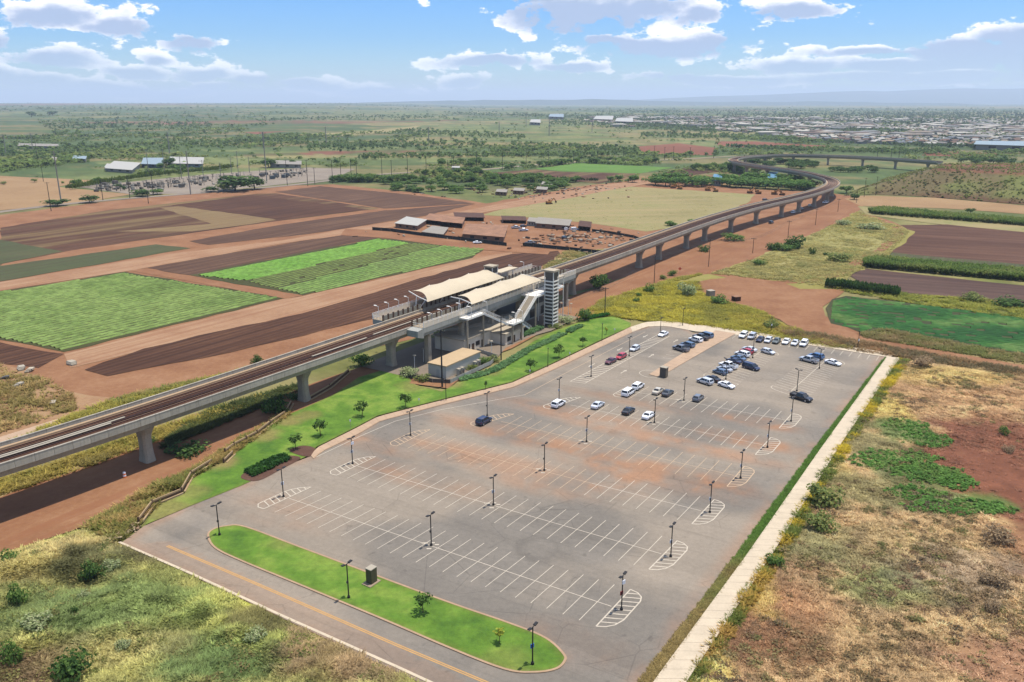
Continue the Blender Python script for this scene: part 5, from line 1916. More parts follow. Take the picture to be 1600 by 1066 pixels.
def loft(stations, mb, mi=0):
    k = 8
    b = len(mb.v)
    for x, zt, w, zb in stations:
        for y, z in ((-w * .88, zb), (-w, zb + .18), (-w, zt - .16), (-w * .9, zt), (w * .9, zt), (w, zt - .16), (w, zb + .18), (w * .88, zb)):
            mb.v.append((x, y, z))
    for i in range(len(stations) - 1):
        for j in range(k):
            j2 = (j + 1) % k
            mb.f.append((b + i * k + j2, b + i * k + j, b + (i + 1) * k + j, b + (i + 1) * k + j2))
            mb.m.append(mi)
    mb.f.append(tuple(b + j for j in range(k))); mb.m.append(mi)
    e = b + (len(stations) - 1) * k
    mb.f.append(tuple(e + j for j in reversed(range(k)))); mb.m.append(mi)


SPECS = {
    # stations of the lower body (x, top, half width, bottom); cabin: rear base, front base, rear top, front top, belt, roof, half widths
    'sedan': dict(st=[(-2.32, .72, .74, .34), (-2.2, .92, .84, .26), (-1.5, .98, .9, .22), (-.6, .97, .91, .2), (.7, .95, .91, .2), (1.0, .92, .9, .2), (1.9, .82, .86, .22), (2.25, .7, .76, .28), (2.36, .6, .64, .34)], cab=(-1.55, 1.05, -.85, .3, .93, 1.44, .84, .62), wx=(-1.4, 1.42), wr=.33),
    'hatchback': dict(st=[(-2.1, .8, .76, .36), (-2.02, 1.0, .84, .28), (-1.2, 1.02, .88, .22), (.6, .98, .88, .2), (.95, .95, .87, .2), (1.75, .84, .83, .22), (2.05, .7, .74, .3), (2.12, .6, .62, .36)], cab=(-1.98, 1.05, -1.45, .3, .98, 1.52, .82, .64), wx=(-1.3, 1.32), wr=.33),
    'suv': dict(st=[(-2.3, .9, .8, .42), (-2.22, 1.08, .88, .34), (-1.2, 1.1, .93, .28), (.7, 1.07, .93, .26), (1.05, 1.04, .92, .26), (1.95, .96, .89, .28), (2.25, .82, .82, .34), (2.34, .68, .7, .4)], cab=(-2.2, 1.15, -1.85, .45, 1.06, 1.7, .88, .7), wx=(-1.4, 1.4), wr=.37),
    'minivan': dict(st=[(-2.5, .9, .84, .36), (-2.42, 1.1, .94, .28), (-1.2, 1.1, .97, .24), (1.0, 1.06, .97, .22), (1.35, 1.02, .95, .22), (2.1, .92, .9, .24), (2.45, .76, .82, .3), (2.55, .62, .7, .36)], cab=(-2.42, 1.6, -2.15, .75, 1.06, 1.76, .93, .76), wx=(-1.5, 1.6), wr=.35),
    'pickup': dict(st=[(-2.75, .98, .9, .5), (-2.7, 1.1, .95, .42), (-1.0, 1.12, .97, .36), (.95, 1.12, .97, .34), (1.3, 1.1, .96, .34), (2.4, 1.04, .94, .36), (2.72, .92, .88, .42), (2.8, .74, .78, .46)], cab=(-.95, 1.4, -.75, .75, 1.1, 1.86, .92, .74), wx=(-1.7, 1.75), wr=.41),
}
CARMESH = {}


def car_meshes(kind):
    if kind in CARMESH:
        return CARMESH[kind]
    sp = SPECS[kind]
    out = []
    mb = MB()
    loft(sp['st'], mb)
    xb0, xb1, xt0, xt1, zb, zt, wb, wt = sp['cab']
    body = mb.mesh('body', MATS_DUMMY)
    out.append(('body', body, None))
    # glasshouse
    z0, z1 = zb - .02, zt - .05
    f = lambda x, y, z: (x, y, z)
    q = lambda a: [tuple(p) for p in a]
    mbw = MB(); mbw.poly([(xb1, -wb * .93, z0), (xb1, wb * .93, z0), (xt1, wt * .95, z1), (xt1, -wt * .95, z1)])
    out.append(('windscreen', mbw.mesh('windscreen', m_win), None))
    mbw = MB(); mbw.poly([(xb0, wb * .93, z0), (xb0, -wb * .93, z0), (xt0, -wt * .95, z1), (xt0, wt * .95, z1)])
    out.append(('rear_window', mbw.mesh('rear_window', m_win), None))
    for s in (-1, 1):
        mbw = MB()
        pts = [(xb0 + .04, s * wb, z0), (xb1 - .04, s * wb, z0), (xt1 - .02, s * wt, z1), (xt0 + .02, s * wt, z1)]
        if s > 0:
            pts = pts[::-1]
        mbw.poly(pts)
        out.append(('side_window', mbw.mesh('side_window', m_win), None))
    # roof with pillars in body colour
    mbr = MB()
    mbr.hexa([(xt0 - .06, -wt - .03, z1 - .03), (xt1 + .06, -wt - .03, z1 - .03), (xt1 + .06, wt + .03, z1 - .03), (xt0 - .06, wt + .03, z1 - .03),
              (xt0 + .05, -wt + .08, zt), (xt1 - .08, -wt + .08, zt), (xt1 - .08, wt - .08, zt), (xt0 + .05, wt - .08, zt)])
    for s in (-1, 1):
        mbr.beam((xb1, s * (wb - .02), z0), (xt1, s * wt, z1), .07, .07)
        mbr.beam((xb0, s * (wb - .02), z0), (xt0, s * wt, z1), .12, .12)
        xm, xm2 = (xb0 + xb1) * .5 + .08, (xt0 + xt1) * .5 + .08
        mbr.beam((xm, s * wb, z0), (xm2, s * wt, z1), .1, .05)
        if kind in ('suv', 'minivan', 'hatchback'):
            a = .26
            mbr.beam((xb0 * (1 - a) + xb1 * a, s * wb, z0), (xt0 * (1 - a) + xt1 * a, s * wt, z1), .12, .05)
    out.append(('roof', mbr.mesh('roof', MATS_DUMMY), None))
    if kind == 'pickup':
        mbb = MB(); mbb.box(-2.62, -1.02, -.78, .78, 1.1, 1.125)
        out.append(('bed', mbb.mesh('bed', m_bedliner), None))
        mbb = MB()
        mbb.box(-2.72, -.98, -.95, -.82, 1.08, 1.3); mbb.box(-2.72, -.98, .82, .95, 1.08, 1.3); mbb.box(-2.74, -2.62, -.95, .95, 1.08, 1.3)
        out.append(('bed_side', mbb.mesh('bed_side', MATS_DUMMY), None))
    xr, xf = sp['st'][1][0], sp['st'][-2][0]
    wr_ = sp['st'][1][2]; wf = sp['st'][-2][2]
    zr = sp['st'][1][1]; zf = sp['st'][-2][1]
    for s in (-1, 1):
        mbh = MB(); mbh.box(xf - .22, xf + .04, s * wf - .16 * s - .14, s * wf - .16 * s + .14, zf - .16, zf - .0)
        out.append(('headlight', mbh.mesh('headlight', m_head), None))
        mbh = MB(); mbh.box(xr - .04, xr + .12, s * wr_ - .1 * s - .1, s * wr_ - .1 * s + .1, zr - .28, zr - .04)
        out.append(('taillight', mbh.mesh('taillight', m_tail), None))
        mbh = MB(); mbh.box(xb1 - .3, xb1 - .12, s * (wb + .1) - .1, s * (wb + .1) + .1, z0 + .04, z0 + .2)
        out.append(('mirror', mbh.mesh('mirror', m_trim), None))
    mbh = MB(); mbh.box(xf + .0, sp['st'][-1][0] + .02, -.42, .42, .42, .6)
    out.append(('grille', mbh.mesh('grille', m_trim), None))
    mbh = MB(); mbh.box(xr - .06, xr + .04, -.26, .26, .55, .68)
    out.append(('number_plate', mbh.mesh('number_plate', m_cover), None))
    r = sp['wr']
    Wm = max(q_[2] for q_ in sp['st'])
    mbh = MB()
    for xx in sp['wx']:
        for s in (-1, 1):
            mbh.cyl((xx, s * (Wm - .12), r + .02), (xx, s * (Wm + .012), r + .02), r * 1.2, r * 1.2, 12)
    for s in (-1, 1):
        mbh.box(sp['wx'][0], sp['wx'][1], s * (Wm - .05) - .05, s * (Wm - .05) + .05, .2, .36)
    out.append(('sill_trim', mbh.mesh('sill_trim', m_trim), None))
    mt = MB(); mt.cyl((0, -.11, 0), (0, .11, 0), r, r, 14)
    tyre = mt.mesh('wheel', m_tyre)
    mr = MB(); mr.cyl((0, -.125, 0), (0, .125, 0), r * .62, r * .62, 10)
    rim = mr.mesh('rim', m_rim)
    W_ = max(s[2] for s in sp['st'])
    out.append(('wheels', (tyre, rim, sp['wx'], W_ - .085, r), None))
    CARMESH[kind] = out
    return out


MATS_DUMMY = paint('car_paint_white', PAINTS['white'][0], 0)


def make_car(kind, colr, u, v, ang, label, cat='car', flip=False, z=None, grp='cars parked in the lot'):
    p = G(u, v, ZA + .7)
    pm_ = paint('car_paint_' + colr, *PAINTS[colr])
    root = thing('parked_' + ('pickup_truck' if kind == 'pickup' else kind if kind != 'suv' else 'suv_car'), label, cat, (p.x, p.y, ZA + .005 if z is None else z), ang + (math.pi if flip else 0), grp)
    for nm, me, _ in car_meshes(kind):
        if nm == 'wheels':
            tyre, rim, wx, yw, r = me
            for xx in wx:
                for s in (-1, 1):
                    wl = part('wheel', tyre, root, (xx, s * yw, r))
                    part('rim', rim, wl)
            continue
        o = part(nm, me, root)
        if nm in ('body', 'roof', 'bed_side'):
            o.material_slots[0].link = 'OBJECT'
            o.material_slots[0].material = pm_
    return root


def ang_px(a, b):
    d = Vector(GV(*b)) - Vector(GV(*a))
    return math.atan2(d.y, d.x)


AST = ang_px((905, 969), (960, 913.4))              # along the big stalls, away from the camera
AST5 = ang_px((1015, 509 + 100), (1048, 590))
A_ST4 = ang_px((776, 673.5), (816, 650.4))
A_ROW = ang_px((1230, 624), (1198, 614))            # upper lot stalls, towards the left
A_TOP = ang_px((1279.6, 541), (1272, 549))          # top kerb stalls, towards the camera
A_LANE = ang_px((893, 598), (1040, 524))
CARS = [
    ('suv', 'navy', 756, 657, A_ST4, 'dark blue SUV alone on the hatched bay at the left end of a dusty row', False),
    ('suv', 'white', 872.5, 630.5, A_ST4, 'white SUV with dark rear window on the hatched bay below the lamp', False),
    ('sedan', 'pale_silver', 934, 632, A_ST4, 'pale silver sedan parked alone between empty stalls left of the black sedan', False),
    ('sedan', 'black', 982, 641, A_ST4, 'black sedan parked alone in the middle of the dusty row', False),
    ('sedan', 'white', 1013.5, 648, A_ST4, 'white sedan parked right beside a lamp post', False),
    ('minivan', 'white', 982, 612.5, A_ST4, 'white minivan on the hatched bay, nearer of the white pair', False),
    ('suv', 'white', 997, 603, A_ST4, 'white SUV tucked behind the white minivan', False),
    ('sedan', 'beige', 1028.5, 610, A_ST4, 'beige sedan next to a dark grey sedan', False),
    ('sedan', 'dark_grey', 1043.5, 613, A_ST4, 'dark grey sedan next to the beige sedan', False),
    ('hatchback', 'grey', 1091, 621, A_ST4, 'grey hatchback alone below the row of upper lot cars', False),
    ('sedan', 'maroon', 954.5, 563.5, A_LANE, 'dark maroon car in front of the red car on the hatched lane', True),
    ('hatchback', 'red', 970.5, 556.5, A_LANE, 'bright red hatchback on the hatched lane', True),
    ('hatchback', 'pale_silver', 992, 544, A_LANE, 'silver hatchback beside the lamp on the hatched lane', True),
    ('sedan', 'white', 1036.5, 521.5, A_LANE, 'white sedan at the far end of the hatched lane', True),
    ('pickup', 'grey', 1064, 544.5, A_ROW, 'dark grey pickup truck at the near end of the accessible stalls', False),
    ('suv', 'slate_blue', 1074.5, 538.5, A_ROW, 'slate blue SUV between the grey pickup truck and the white SUV', False),
    ('suv', 'white', 1087, 530.5, A_ROW, 'white SUV among the dark cars in the accessible stalls', False),
    ('pickup', 'dark_grey', 1095, 527, A_ROW, 'charcoal pickup truck behind the white SUV in the accessible stalls', False),
    ('minivan', 'slate_blue', 1103, 523.5, A_ROW, 'blue grey minivan at the far end of the accessible stalls', False),
    ('suv', 'white', 1161.5, 523.5, A_TOP, 'white SUV at the left end of the cars facing the top kerb', False),
    ('suv', 'silver', 1175, 525.5, A_TOP, 'silver fronted boxy SUV, second from the left along the top kerb', False),
    ('sedan', 'navy', 1188, 529.5, A_TOP, 'small dark blue sedan, third from the left along the top kerb', False),
    ('hatchback', 'pale_silver', 1200.5, 531, A_TOP, 'pale silver hatchback, fourth from the left along the top kerb', False),
    ('sedan', 'green_grey', 1213.5, 532, A_TOP, 'green grey car, fifth from the left along the top kerb', False),
    ('sedan', 'white', 1228.5, 533, A_TOP, 'white sedan, third from the right along the top kerb', False),
    ('sedan', 'pale_silver', 1242.5, 535, A_TOP, 'silver sedan, second from the right along the top kerb', False),
    ('suv', 'white', 1256, 536.5, A_TOP, 'white SUV at the right end of the cars along the top kerb', False),
    ('suv', 'pale_silver', 1101.5, 595.5, A_ROW, 'pale silver SUV at the near end of the upper lot row', False),
    ('sedan', 'black', 1113, 591, A_ROW, 'black sedan half hidden behind the pale silver SUV', False),
    ('sedan', 'white', 1135, 601, A_ROW, 'white sedan on the right side of the near end of the upper row', True),
    ('hatchback', 'slate_blue', 1125, 580.5, A_ROW, 'dark blue hatchback left of the white pickup truck', False),
    ('sedan', 'silver', 1132, 576, A_ROW, 'grey sedan squeezed between the blue hatchback and the white pickup truck', False),
    ('pickup', 'white', 1138, 571, A_ROW, 'white pickup truck with a tan loaded bed in the upper row', False),
    ('sedan', 'navy', 1146.5, 563.5, A_ROW, 'dark navy sedan behind the white pickup truck', False),
    ('sedan', 'slate_blue', 1153.5, 559, A_ROW, 'blue grey sedan in front of the white SUV of the upper row', False),
    ('suv', 'white', 1160, 553, A_ROW, 'white SUV next to the red car in the upper row', False),
    ('hatchback', 'red', 1166.5, 548.5, A_ROW, 'red car in the upper row beside a lamp post', False),
    ('sedan', 'pale_silver', 1171, 545, A_ROW, 'silver sedan behind the red car of the upper row', False),
    ('minivan', 'navy', 1173.5, 573, A_ROW, 'dark navy minivan alone on the right of the upper row', True),
    ('hatchback', 'pale_silver', 1200, 549, A_ROW, 'pale silver hatchback at the far right end of the upper row', True),
    ('pickup', 'silver', 1264, 562, A_ROW, 'silver pickup truck at the far end of the right hand double row', False),
    ('suv', 'blue', 1275, 556.5, A_ROW, 'blue SUV behind the silver pickup truck', False),
    ('sedan', 'white', 1301.5, 566, A_ROW, 'white sedan right of the silver pickup truck', True),
    ('pickup', 'black', 1252, 620.5, A_ROW, 'black pickup truck at the near end of the right hand double row', True),
]
for kind, colr, u, v, a, lab, fl in CARS:
    make_car(kind, colr, u, v, a, lab, 'pickup truck' if kind == 'pickup' else 'car', fl)

# ------------------------------------------------------------------ lot lamps
m_pole = mat_plain('black_lamp_paint', (.013, .012, .012), rough=.5, var=.15)
m_base = mat_plain('lamp_footing', A(196, 176, 156), rough=.9, var=.1)
m_flag = mat_plain('white_plate', (.62, .62, .64), rough=.5, var=.05)
m_blue = mat_plain('blue_plate', (.03, .12, .4), rough=.5, var=.05)
m_redp = mat_plain('red_plate', (.3, .03, .03), rough=.5, var=.05)
LH = 5.7
one = MB(); one.cyl((0, 0, 0), (0, 0, LH), .1, .085, 8)
lp_me = one.mesh('pole', m_pole)
one = MB(); one.cyl((0, 0, -.0), (0, 0, .32), .24, .22, 10)
lb_me = one.mesh('footing', m_pole)
one = MB(); one.beam((0, 0, LH - .06), (.62, 0, LH + .06), .08, .08); one.hexa([(.35, -.2, LH - .02), (1.02, -.2, LH + .08), (1.02, .2, LH + .08), (.35, .2, LH - .02), (.35, -.2, LH + .12), (1.02, -.2, LH + .2), (1.02, .2, LH + .2), (.35, .2, LH + .12)])
lh_me = one.mesh('lamp_head', m_pole)
one = MB(); one.box(-.05, .05, -.28, .28, 0, .6)
pl_w, pl_b, pl_r = one.mesh('plate', m_flag), one.mesh('plate', m_blue), one.mesh('plate', m_redp)
one = MB(); one.box(-.13, .13, -.13, .13, 0, .34)
bx_me = one.mesh('box', m_dark)
one = MB()
one.poly([(-1.1, -.5, 0), (.3, -.6, 0), (.4, .5, 0), (-1.0, .6, 0)]);
pad_me = one.mesh('footing_pad', m_base)


def lamp(u, v, label, ang=None, heads=2, plates='wb', scale=1.0, z=ZA):
    p = G(u, v, z)
    o = thing('lamp_post', label, 'lamp post', p, AST if ang is None else ang, 'black lamp posts of the parking lot')
    part('pole', lp_me, o)
    part('footing', lb_me, o)
    part('lamp_head', lh_me, o)
    if heads == 2:
        part('lamp_head', lh_me, o, None, math.pi)
    for i, ch in enumerate(plates):
        me = {'w': pl_w, 'b': pl_b, 'r': pl_r, 'x': bx_me}[ch]
        part('plate' if ch != 'x' else 'control_box', me, o, (.05 if ch == 'x' else .12, .14 * (-1) ** i, (2.4, 4.3, 1.9)[i % 3]), -AST - .9 if ch != 'x' else 0)
    if scale != 1:
        o.scale = (scale,) * 3
    return o


ORD = ('nearest', 'second', 'third', 'fourth', 'fifth', 'sixth')
for k, (u, v) in enumerate([(971, 953), (1048, 870), (1109, 801), (1157, 747.5), (1199, 699.5), (1236, 658.5)]):
    lamp(u, v, 'black lamp post on the right hatched bay of the %s stall row' % ORD[k], plates='rw' if k == 0 else 'w')
for k, (u, v) in enumerate([(674, 852.5), (771, 789.5), (850.5, 735.5), (916.5, 690.5), (1022.5, 660.5), (1068.5, 626)]):
    lamp(u, v, 'black lamp post in the middle of the %s stall row' % ORD[k], plates=('x', 'w', 'x', 'w', 'x', 'x')[k])
    # worn paint patches round the foot
    mb = MB()
    q = G(u, v, ZM + .009)
    for (a, b, w_, l_) in ((-1.2, .8, .5, 1.0), (.9, .3, .35, 1.1), (-.3, -1.0, .4, .8), (.2, .9, .3, .9)):
        mb.box(q.x + a - w_, q.x + a + w_, q.y + b - .16, q.y + b + .16, ZM + .006, ZM + .012)
    part('foot_marking', mb.mesh('foot_marking', m_paint), parking_lot)
for k, (u, v) in enumerate([(443, 776.5), (551, 725), (641.5, 680.5), (761.3, 650), (873.5, 626)]):
    lamp(u, v, 'black lamp post on the left hatched bay of the %s stall row' % ORD[k], plates=('w', 'ww', 'w', 'x', 'w')[k])
lamp(343, 836, 'black lamp post at the rounded left tip of the grass island', plates='x', z=ZA + .1)
lamp(545, 934, 'black lamp post on the near edge of the grass island beside the utility box', plates='x', z=ZA + .1)
lamp(832, 1038, 'black lamp post with a blue plate at the right end of the grass island', plates='b', z=ZA + .1)
lamp(923.5, 588.5, 'black lamp post at the near end of the hatched pick-up lane', A_LANE, plates='w')
lamp(983, 556.5, 'black lamp post beside the silver hatchback on the hatched pick-up lane', A_LANE, plates='')
lamp(1031.5, 525, 'black lamp post behind the white sedan at the end of the hatched lane', A_LANE, plates='')
lamp(1134, 593, 'black lamp post in the upper row next to the white sedan', A_ROW, plates='')
lamp(1176, 559.5, 'black lamp post in the upper row next to the red car', A_ROW, plates='')
lamp(1245, 611, 'black lamp post beside the black pickup truck of the right hand double row', A_ROW, plates='')
lamp(1280, 576, 'black lamp post at the far end of the right hand double row', A_ROW, plates='')
lamp(1066.5, 509, 'black lamp post on the pavement behind the hatched lane', A_LANE, plates='')
lamp(1204.5, 519, 'lamp post with a white plate behind the cars along the top kerb', A_TOP, 1, 'w', .9, .05)
lamp(1340, 544, 'lamp post with a white plate near the top right corner of the lot', A_TOP, 1, 'w', .95, .05)
for k, (u, v, w_) in enumerate([(697, 626, 'nearest to the white equipment cabin'), (856, 574, 'between two small trees'), (940.5, 533, 'near the far tip of the lawn')]):
    p = G(u, v, .22)
    o = thing('lamp_post', 'thin black path lamp on the lawn, ' + w_, 'lamp post', p, 0, 'thin black lamps on the lawn')
    mb = MB(); mb.cyl((0, 0, 0), (0, 0, 5.6), .1, .08, 6)
    part('pole', mb.mesh('pole', m_pole), o)
    mb = MB(); mb.box(-.16, .16, -.4, .2, 5.5, 5.66)
    part('lamp_head', mb.mesh('lamp_head', m_pole), o)

# boxes, kiosk, barrel, little signs
o = thing('utility_box', 'tall grey green utility box on a pad on the grass island', 'utility box', G(581, 910, ZA + .1), AST)
mb = MB(); mb.box(-.65, .65, -.55, .55, .12, 2.5)
part('case', mb.mesh('case', mat_plain('box_green_grey', A(112, 108, 84), rough=.6, var=.08)), o)
mb = MB(); mb.box(-.7, .7, -.6, .6, 2.5, 2.62)
part('lid', mb.mesh('lid', m_cover), o)
mb = MB(); mb.box(-1.3, 1.1, -.9, .9, 0, .12)
part('pad', mb.mesh('pad', m_base), o)
mb = MB(); mb.box(-.6, -.02, -.575, -.553, .25, 2.4); mb.box(.02, .6, -.575, -.553, .25, 2.4)
part('door', mb.mesh('door', MATS['box_green_grey']), o)
o = thing('ticket_kiosk', 'grey louvred utility cabinet at the near end of the concrete walk in the lot', 'kiosk', G(1037, 588.5, ZA + .13), A_LANE)
mb = MB(); mb.box(-.7, .7, -.9, .9, 0, 2.6)
part('case', mb.mesh('case', mat_plain('kiosk_grey', A(150, 140, 128), rough=.6, var=.1)), o)
mb = MB(); mb.box(-.8, .8, -1.0, 1.0, 2.6, 2.75)
part('lid', mb.mesh('lid', m_cover), o)
mb = MB()
mb.box(-.74, -.7, -.7, .7, .3, 2.3)
part('door', mb.mesh('door', m_dark), o)
o = thing('traffic_barrel', 'orange and white traffic barrel in the guideway shadow', 'traffic barrel', G(195, 746, .06), 0)
m_or = mat_plain('barrel_orange', (.6, .14, .03), rough=.6, var=.08)
for k in range(4):
    mb = MB(); mb.cyl((0, 0, .28 * k), (0, 0, .28 * k + .278), .34 - .02 * k, .33 - .02 * k, 10)
    part('band', mb.mesh('band', m_or if k % 2 == 0 else m_flag), o)
o = thing('road_sign', 'orange diamond road sign by the dirt track', 'road sign', G(1062, 428, .1), 0)
mb = MB(); mb.cyl((0, 0, 0), (0, 0, 2.6), .05, n=5)
part('post', mb.mesh('post', m_sconc), o)
mb = MB(); mb.poly([(0, -.06, 1.5), (.75, -.06, 2.25), (0, -.06, 3.0), (-.75, -.06, 2.25)]); mb.poly([(0, -.03, 1.5), (-.75, -.03, 2.25), (0, -.03, 3.0), (.75, -.03, 2.25)])
part('plate', mb.mesh('plate', mat_plain('sign_orange', (.62, .1, .04), rough=.5, var=.04)), o)
for k, (u, v, w_) in enumerate([(548, 670, 'near the third small tree'), (655, 636, 'near the fourth small tree'), (828, 590, 'halfway along'), (890, 562, 'towards its far end'), (960, 524, 'at its far end')]):
    o = thing('sign_post', 'slim grey post with a small plate along the lawn pavement, ' + w_, 'sign post', G(u, v, ZA + .12), 0, 'small sign posts on the pavement')
    mb = MB(); mb.cyl((0, 0, 0), (0, 0, 2.3), .035, n=5)
    part('post', mb.mesh('post', m_sconc), o)
    mb = MB(); mb.box(-.16, .16, -.05, -.02, 1.75, 2.25)
    part('plate', mb.mesh('plate', m_flag), o)

# ------------------------------------------------------------------ timber retaining wall along the lawn foot
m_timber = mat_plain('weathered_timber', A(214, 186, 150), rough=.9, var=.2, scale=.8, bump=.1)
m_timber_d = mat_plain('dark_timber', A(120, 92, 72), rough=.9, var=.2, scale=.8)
rw = thing('retaining_wall', 'zigzag pale timber retaining wall along the foot of the lawn', 'retaining wall', (0, 0, 0))
RWP = [(217, 818), (238, 790), (284, 771), (299, 744), (331, 724)], [(350, 725), (364, 711)], [(352, 709), (366, 699), (385, 689), (402, 680), (422, 664), (446, 648), (455, 632)], [(482, 626), (515, 607), (545, 582)]
for seg in RWP:
    P = [G(*q, 0) for q in seg]
    for a, b in zip(P[:-1], P[1:]):
        d = (b - a).normalized()
        nn = Vector((-d.y, d.x, 0))
        L = (b - a).length
        n = max(1, int(L / 3.2))
        for i in range(n):
            q0, q1 = a.lerp(b, i / n) + d * .03, a.lerp(b, (i + 1) / n) - d * .03
            for k in range(3):
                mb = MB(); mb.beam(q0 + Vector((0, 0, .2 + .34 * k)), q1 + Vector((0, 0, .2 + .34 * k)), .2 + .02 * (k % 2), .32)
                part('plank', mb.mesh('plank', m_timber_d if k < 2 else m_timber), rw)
            mb = MB(); mb.beam(q0 - nn * .55 + Vector((0, 0, .22)), q1 - nn * .55 + Vector((0, 0, .22)), .3, .3)
            part('plank', mb.mesh('plank', m_timber), rw)
        mb = MB(); mb.box(a.x - .14, a.x + .14, a.y - .14, a.y + .14, 0, 1.25)
        part('post', mb.mesh('post', m_timber_d), rw)
# ------------------------------------------------------------------ utility poles and wires
m_wood = mat_plain('pole_wood', A(98, 76, 64), rough=.9, var=.2)
m_wood_d = mat_plain('pole_wood_dark', (.03, .025, .022), rough=.9, var=.2)
m_steel = mat_plain('galvanised_pole', A(186, 184, 182), rough=.6, var=.08)
m_wire = mat_plain('wire', (.05, .05, .05), rough=.6, var=.05)


def height_at(u, vb, vt):
    p = G(u, vb)
    d = ray(u, vt)
    k = p.y / d.y
    return CAM_H + d.z * k


def pole(u, vb, vt, label, arms=1, wood=True, r=.17, arm_w=1.3, ang=None, group='wooden utility poles along the tracks', z0=0.0, cat='utility pole'):
    h = height_at(u, vb, vt)
    p = G(u, vb, 0)
    o = thing('utility_pole', label, cat, (p.x, p.y, z0), VDIR + math.pi / 2 if ang is None else ang, group)
    mt = (m_wood_d if wood == 2 else m_wood) if wood else m_steel
    mb = MB(); mb.cyl((0, 0, -.2), (0, 0, h), r, r * .7, 8)
    part('pole', mb.mesh('pole', mt), o)
    for k in range(arms):
        z = h - .4 - k * 1.3
        mb = MB(); mb.beam((-arm_w, 0, z), (arm_w, 0, z), .14, .16)
        a = part('crossarm', mb.mesh('crossarm', mt), o)
        mb = MB()
        for x in (-arm_w * .9, -arm_w * .4, arm_w * .4, arm_w * .9):
            mb = MB(); mb.cyl((x, 0, z + .08), (x, 0, z + .34), .07, .05, 5)
            part('insulator', mb.mesh('insulator', m_cover), a)
    return o, h, p


def wire(p, q, sag, r, label):
    n = 12
    pts = []
    for i in range(n + 1):
        t = i / n
        a = Vector(p).lerp(Vector(q), t)
        a.z -= sag * 4 * t * (1 - t)
        pts.append(a)
    mb = MB(); mb.tube(pts, r, 4)
    return mb


NTH = 'first second third fourth fifth sixth seventh eighth ninth tenth eleventh twelfth thirteenth fourteenth fifteenth sixteenth seventeenth eighteenth nineteenth twentieth twenty-first'.split()
near_poles = [pole(691, 606, 515, 'tall dark utility pole standing at the lawn edge in front of the equipment cabin', 1, 2, .24),
              pole(783, 562, 494, 'tall dark utility pole beside the station stairs', 1, 2, .2),
              pole(945, 491, 449, 'dark utility pole left of the yellow grass by the far tip of the lawn', 1, 2, .18)]
for k, (u, vb, vt) in enumerate([(1022, 442, 400), (1107, 417, 374), (1176, 396, 372), (1231, 372, 345), (1274, 352, 326), (1309, 331, 311), (1338, 317, 295)]):
    near_poles.append(pole(u, vb, vt, 'wooden utility pole beside the dirt track right of the guideway, %s from the station' % ('first', 'second', 'third', 'fourth', 'fifth', 'sixth', 'seventh')[k], 1, True, .16))
wires = thing('power_lines', 'thin overhead wires strung between the utility poles by the guideway', 'power lines', (0, 0, 0))
for (o1, h1, p1), (o2, h2, p2) in zip(near_poles[:-1], near_poles[1:]):
    dd = (p2 - p1).normalized()
    nn = Vector((-dd.y, dd.x, 0))
    for off in (-1.1, -.5, .5, 1.1):
        a = Vector((p1.x, p1.y, h1 - .1)) + nn * off
        b = Vector((p2.x, p2.y, h2 - .1)) + nn * off
        part('wire', wire(a, b, .9, .022, '').mesh('wire', m_wire), wires)
pole(1368, 305, 276, 'wooden utility pole at the foot of the grassy mound, right of a pair', 1, True, .17)
pole(1350, 308, 278, 'wooden utility pole at the foot of the grassy mound, left of a pair', 1, True, .17)

# substation: tall steel poles, dark wooden ones, gantries
for k, (u, vb, vt) in enumerate([(96, 318, 236), (298, 304, 236), (233, 276, 233), (258, 273, 232), (373, 276, 236), (417, 284, 206), (284, 280, 244), (390, 270, 245), (318, 278, 250), (345, 276, 254), (362, 272, 246)]):
    pole(u, vb, vt, 'tall pale steel power pole %s' % ('in front of the straw field at the left', 'at the near edge of the substation beside the dark transformers', 'left of the pair behind the substation hedge', 'right of the pair behind the substation hedge', 'at the right side of the substation hedge', 'tallest one, right of the rounded tree', 'behind the rounded tree, left of two', 'behind the rounded tree, right of two', 'slim one in the middle of the substation', 'slim one near the blue transformers', 'slim one beside the substation gantry')[k], 3 if k in (0, 1, 5) else 2, False, .5 if vb - vt > 60 else .34, 3.2, .2, 'steel power poles of the substation')
for k, (u, vb, vt) in enumerate([(10, 244, 210), (52, 238, 208)]):
    pole(u, vb, vt, 'pale steel pylon far at the left, %s of the pair' % ('left', 'right')[k], 3, False, .6, 4.5, 0, 'far steel pylons')
DW = [(60, 256, 215, 'behind the straw field'), (68, 284, 258, 'with a white lamp at the straw field corner'), (80, 330, 285, 'at the road by the straw field'), (161, 313, 280, 'left of the road bushes'), (203, 310, 275, 'right of the road bushes'), (240, 306, 268, 'near the substation corner'), (232, 318, 300, 'short one by the road'),
      (449, 290, 250, 'right of the rounded tree'), (481, 291, 250, 'above the red soil'), (520, 287, 250, 'with a braced foot at the road bend'), (533, 281, 246, 'behind the braced pole'), (549, 280, 248, 'left of the road scrub'), (558, 284, 246, 'at the scrub'), (492, 288, 262, 'short grey one at the road')]
for u, vb, vt, w_ in DW:
    pole(u, vb, vt, 'dark wooden pole ' + w_, 1, 2, .26, 1.6, .3, 'dark wooden poles along the substation road')
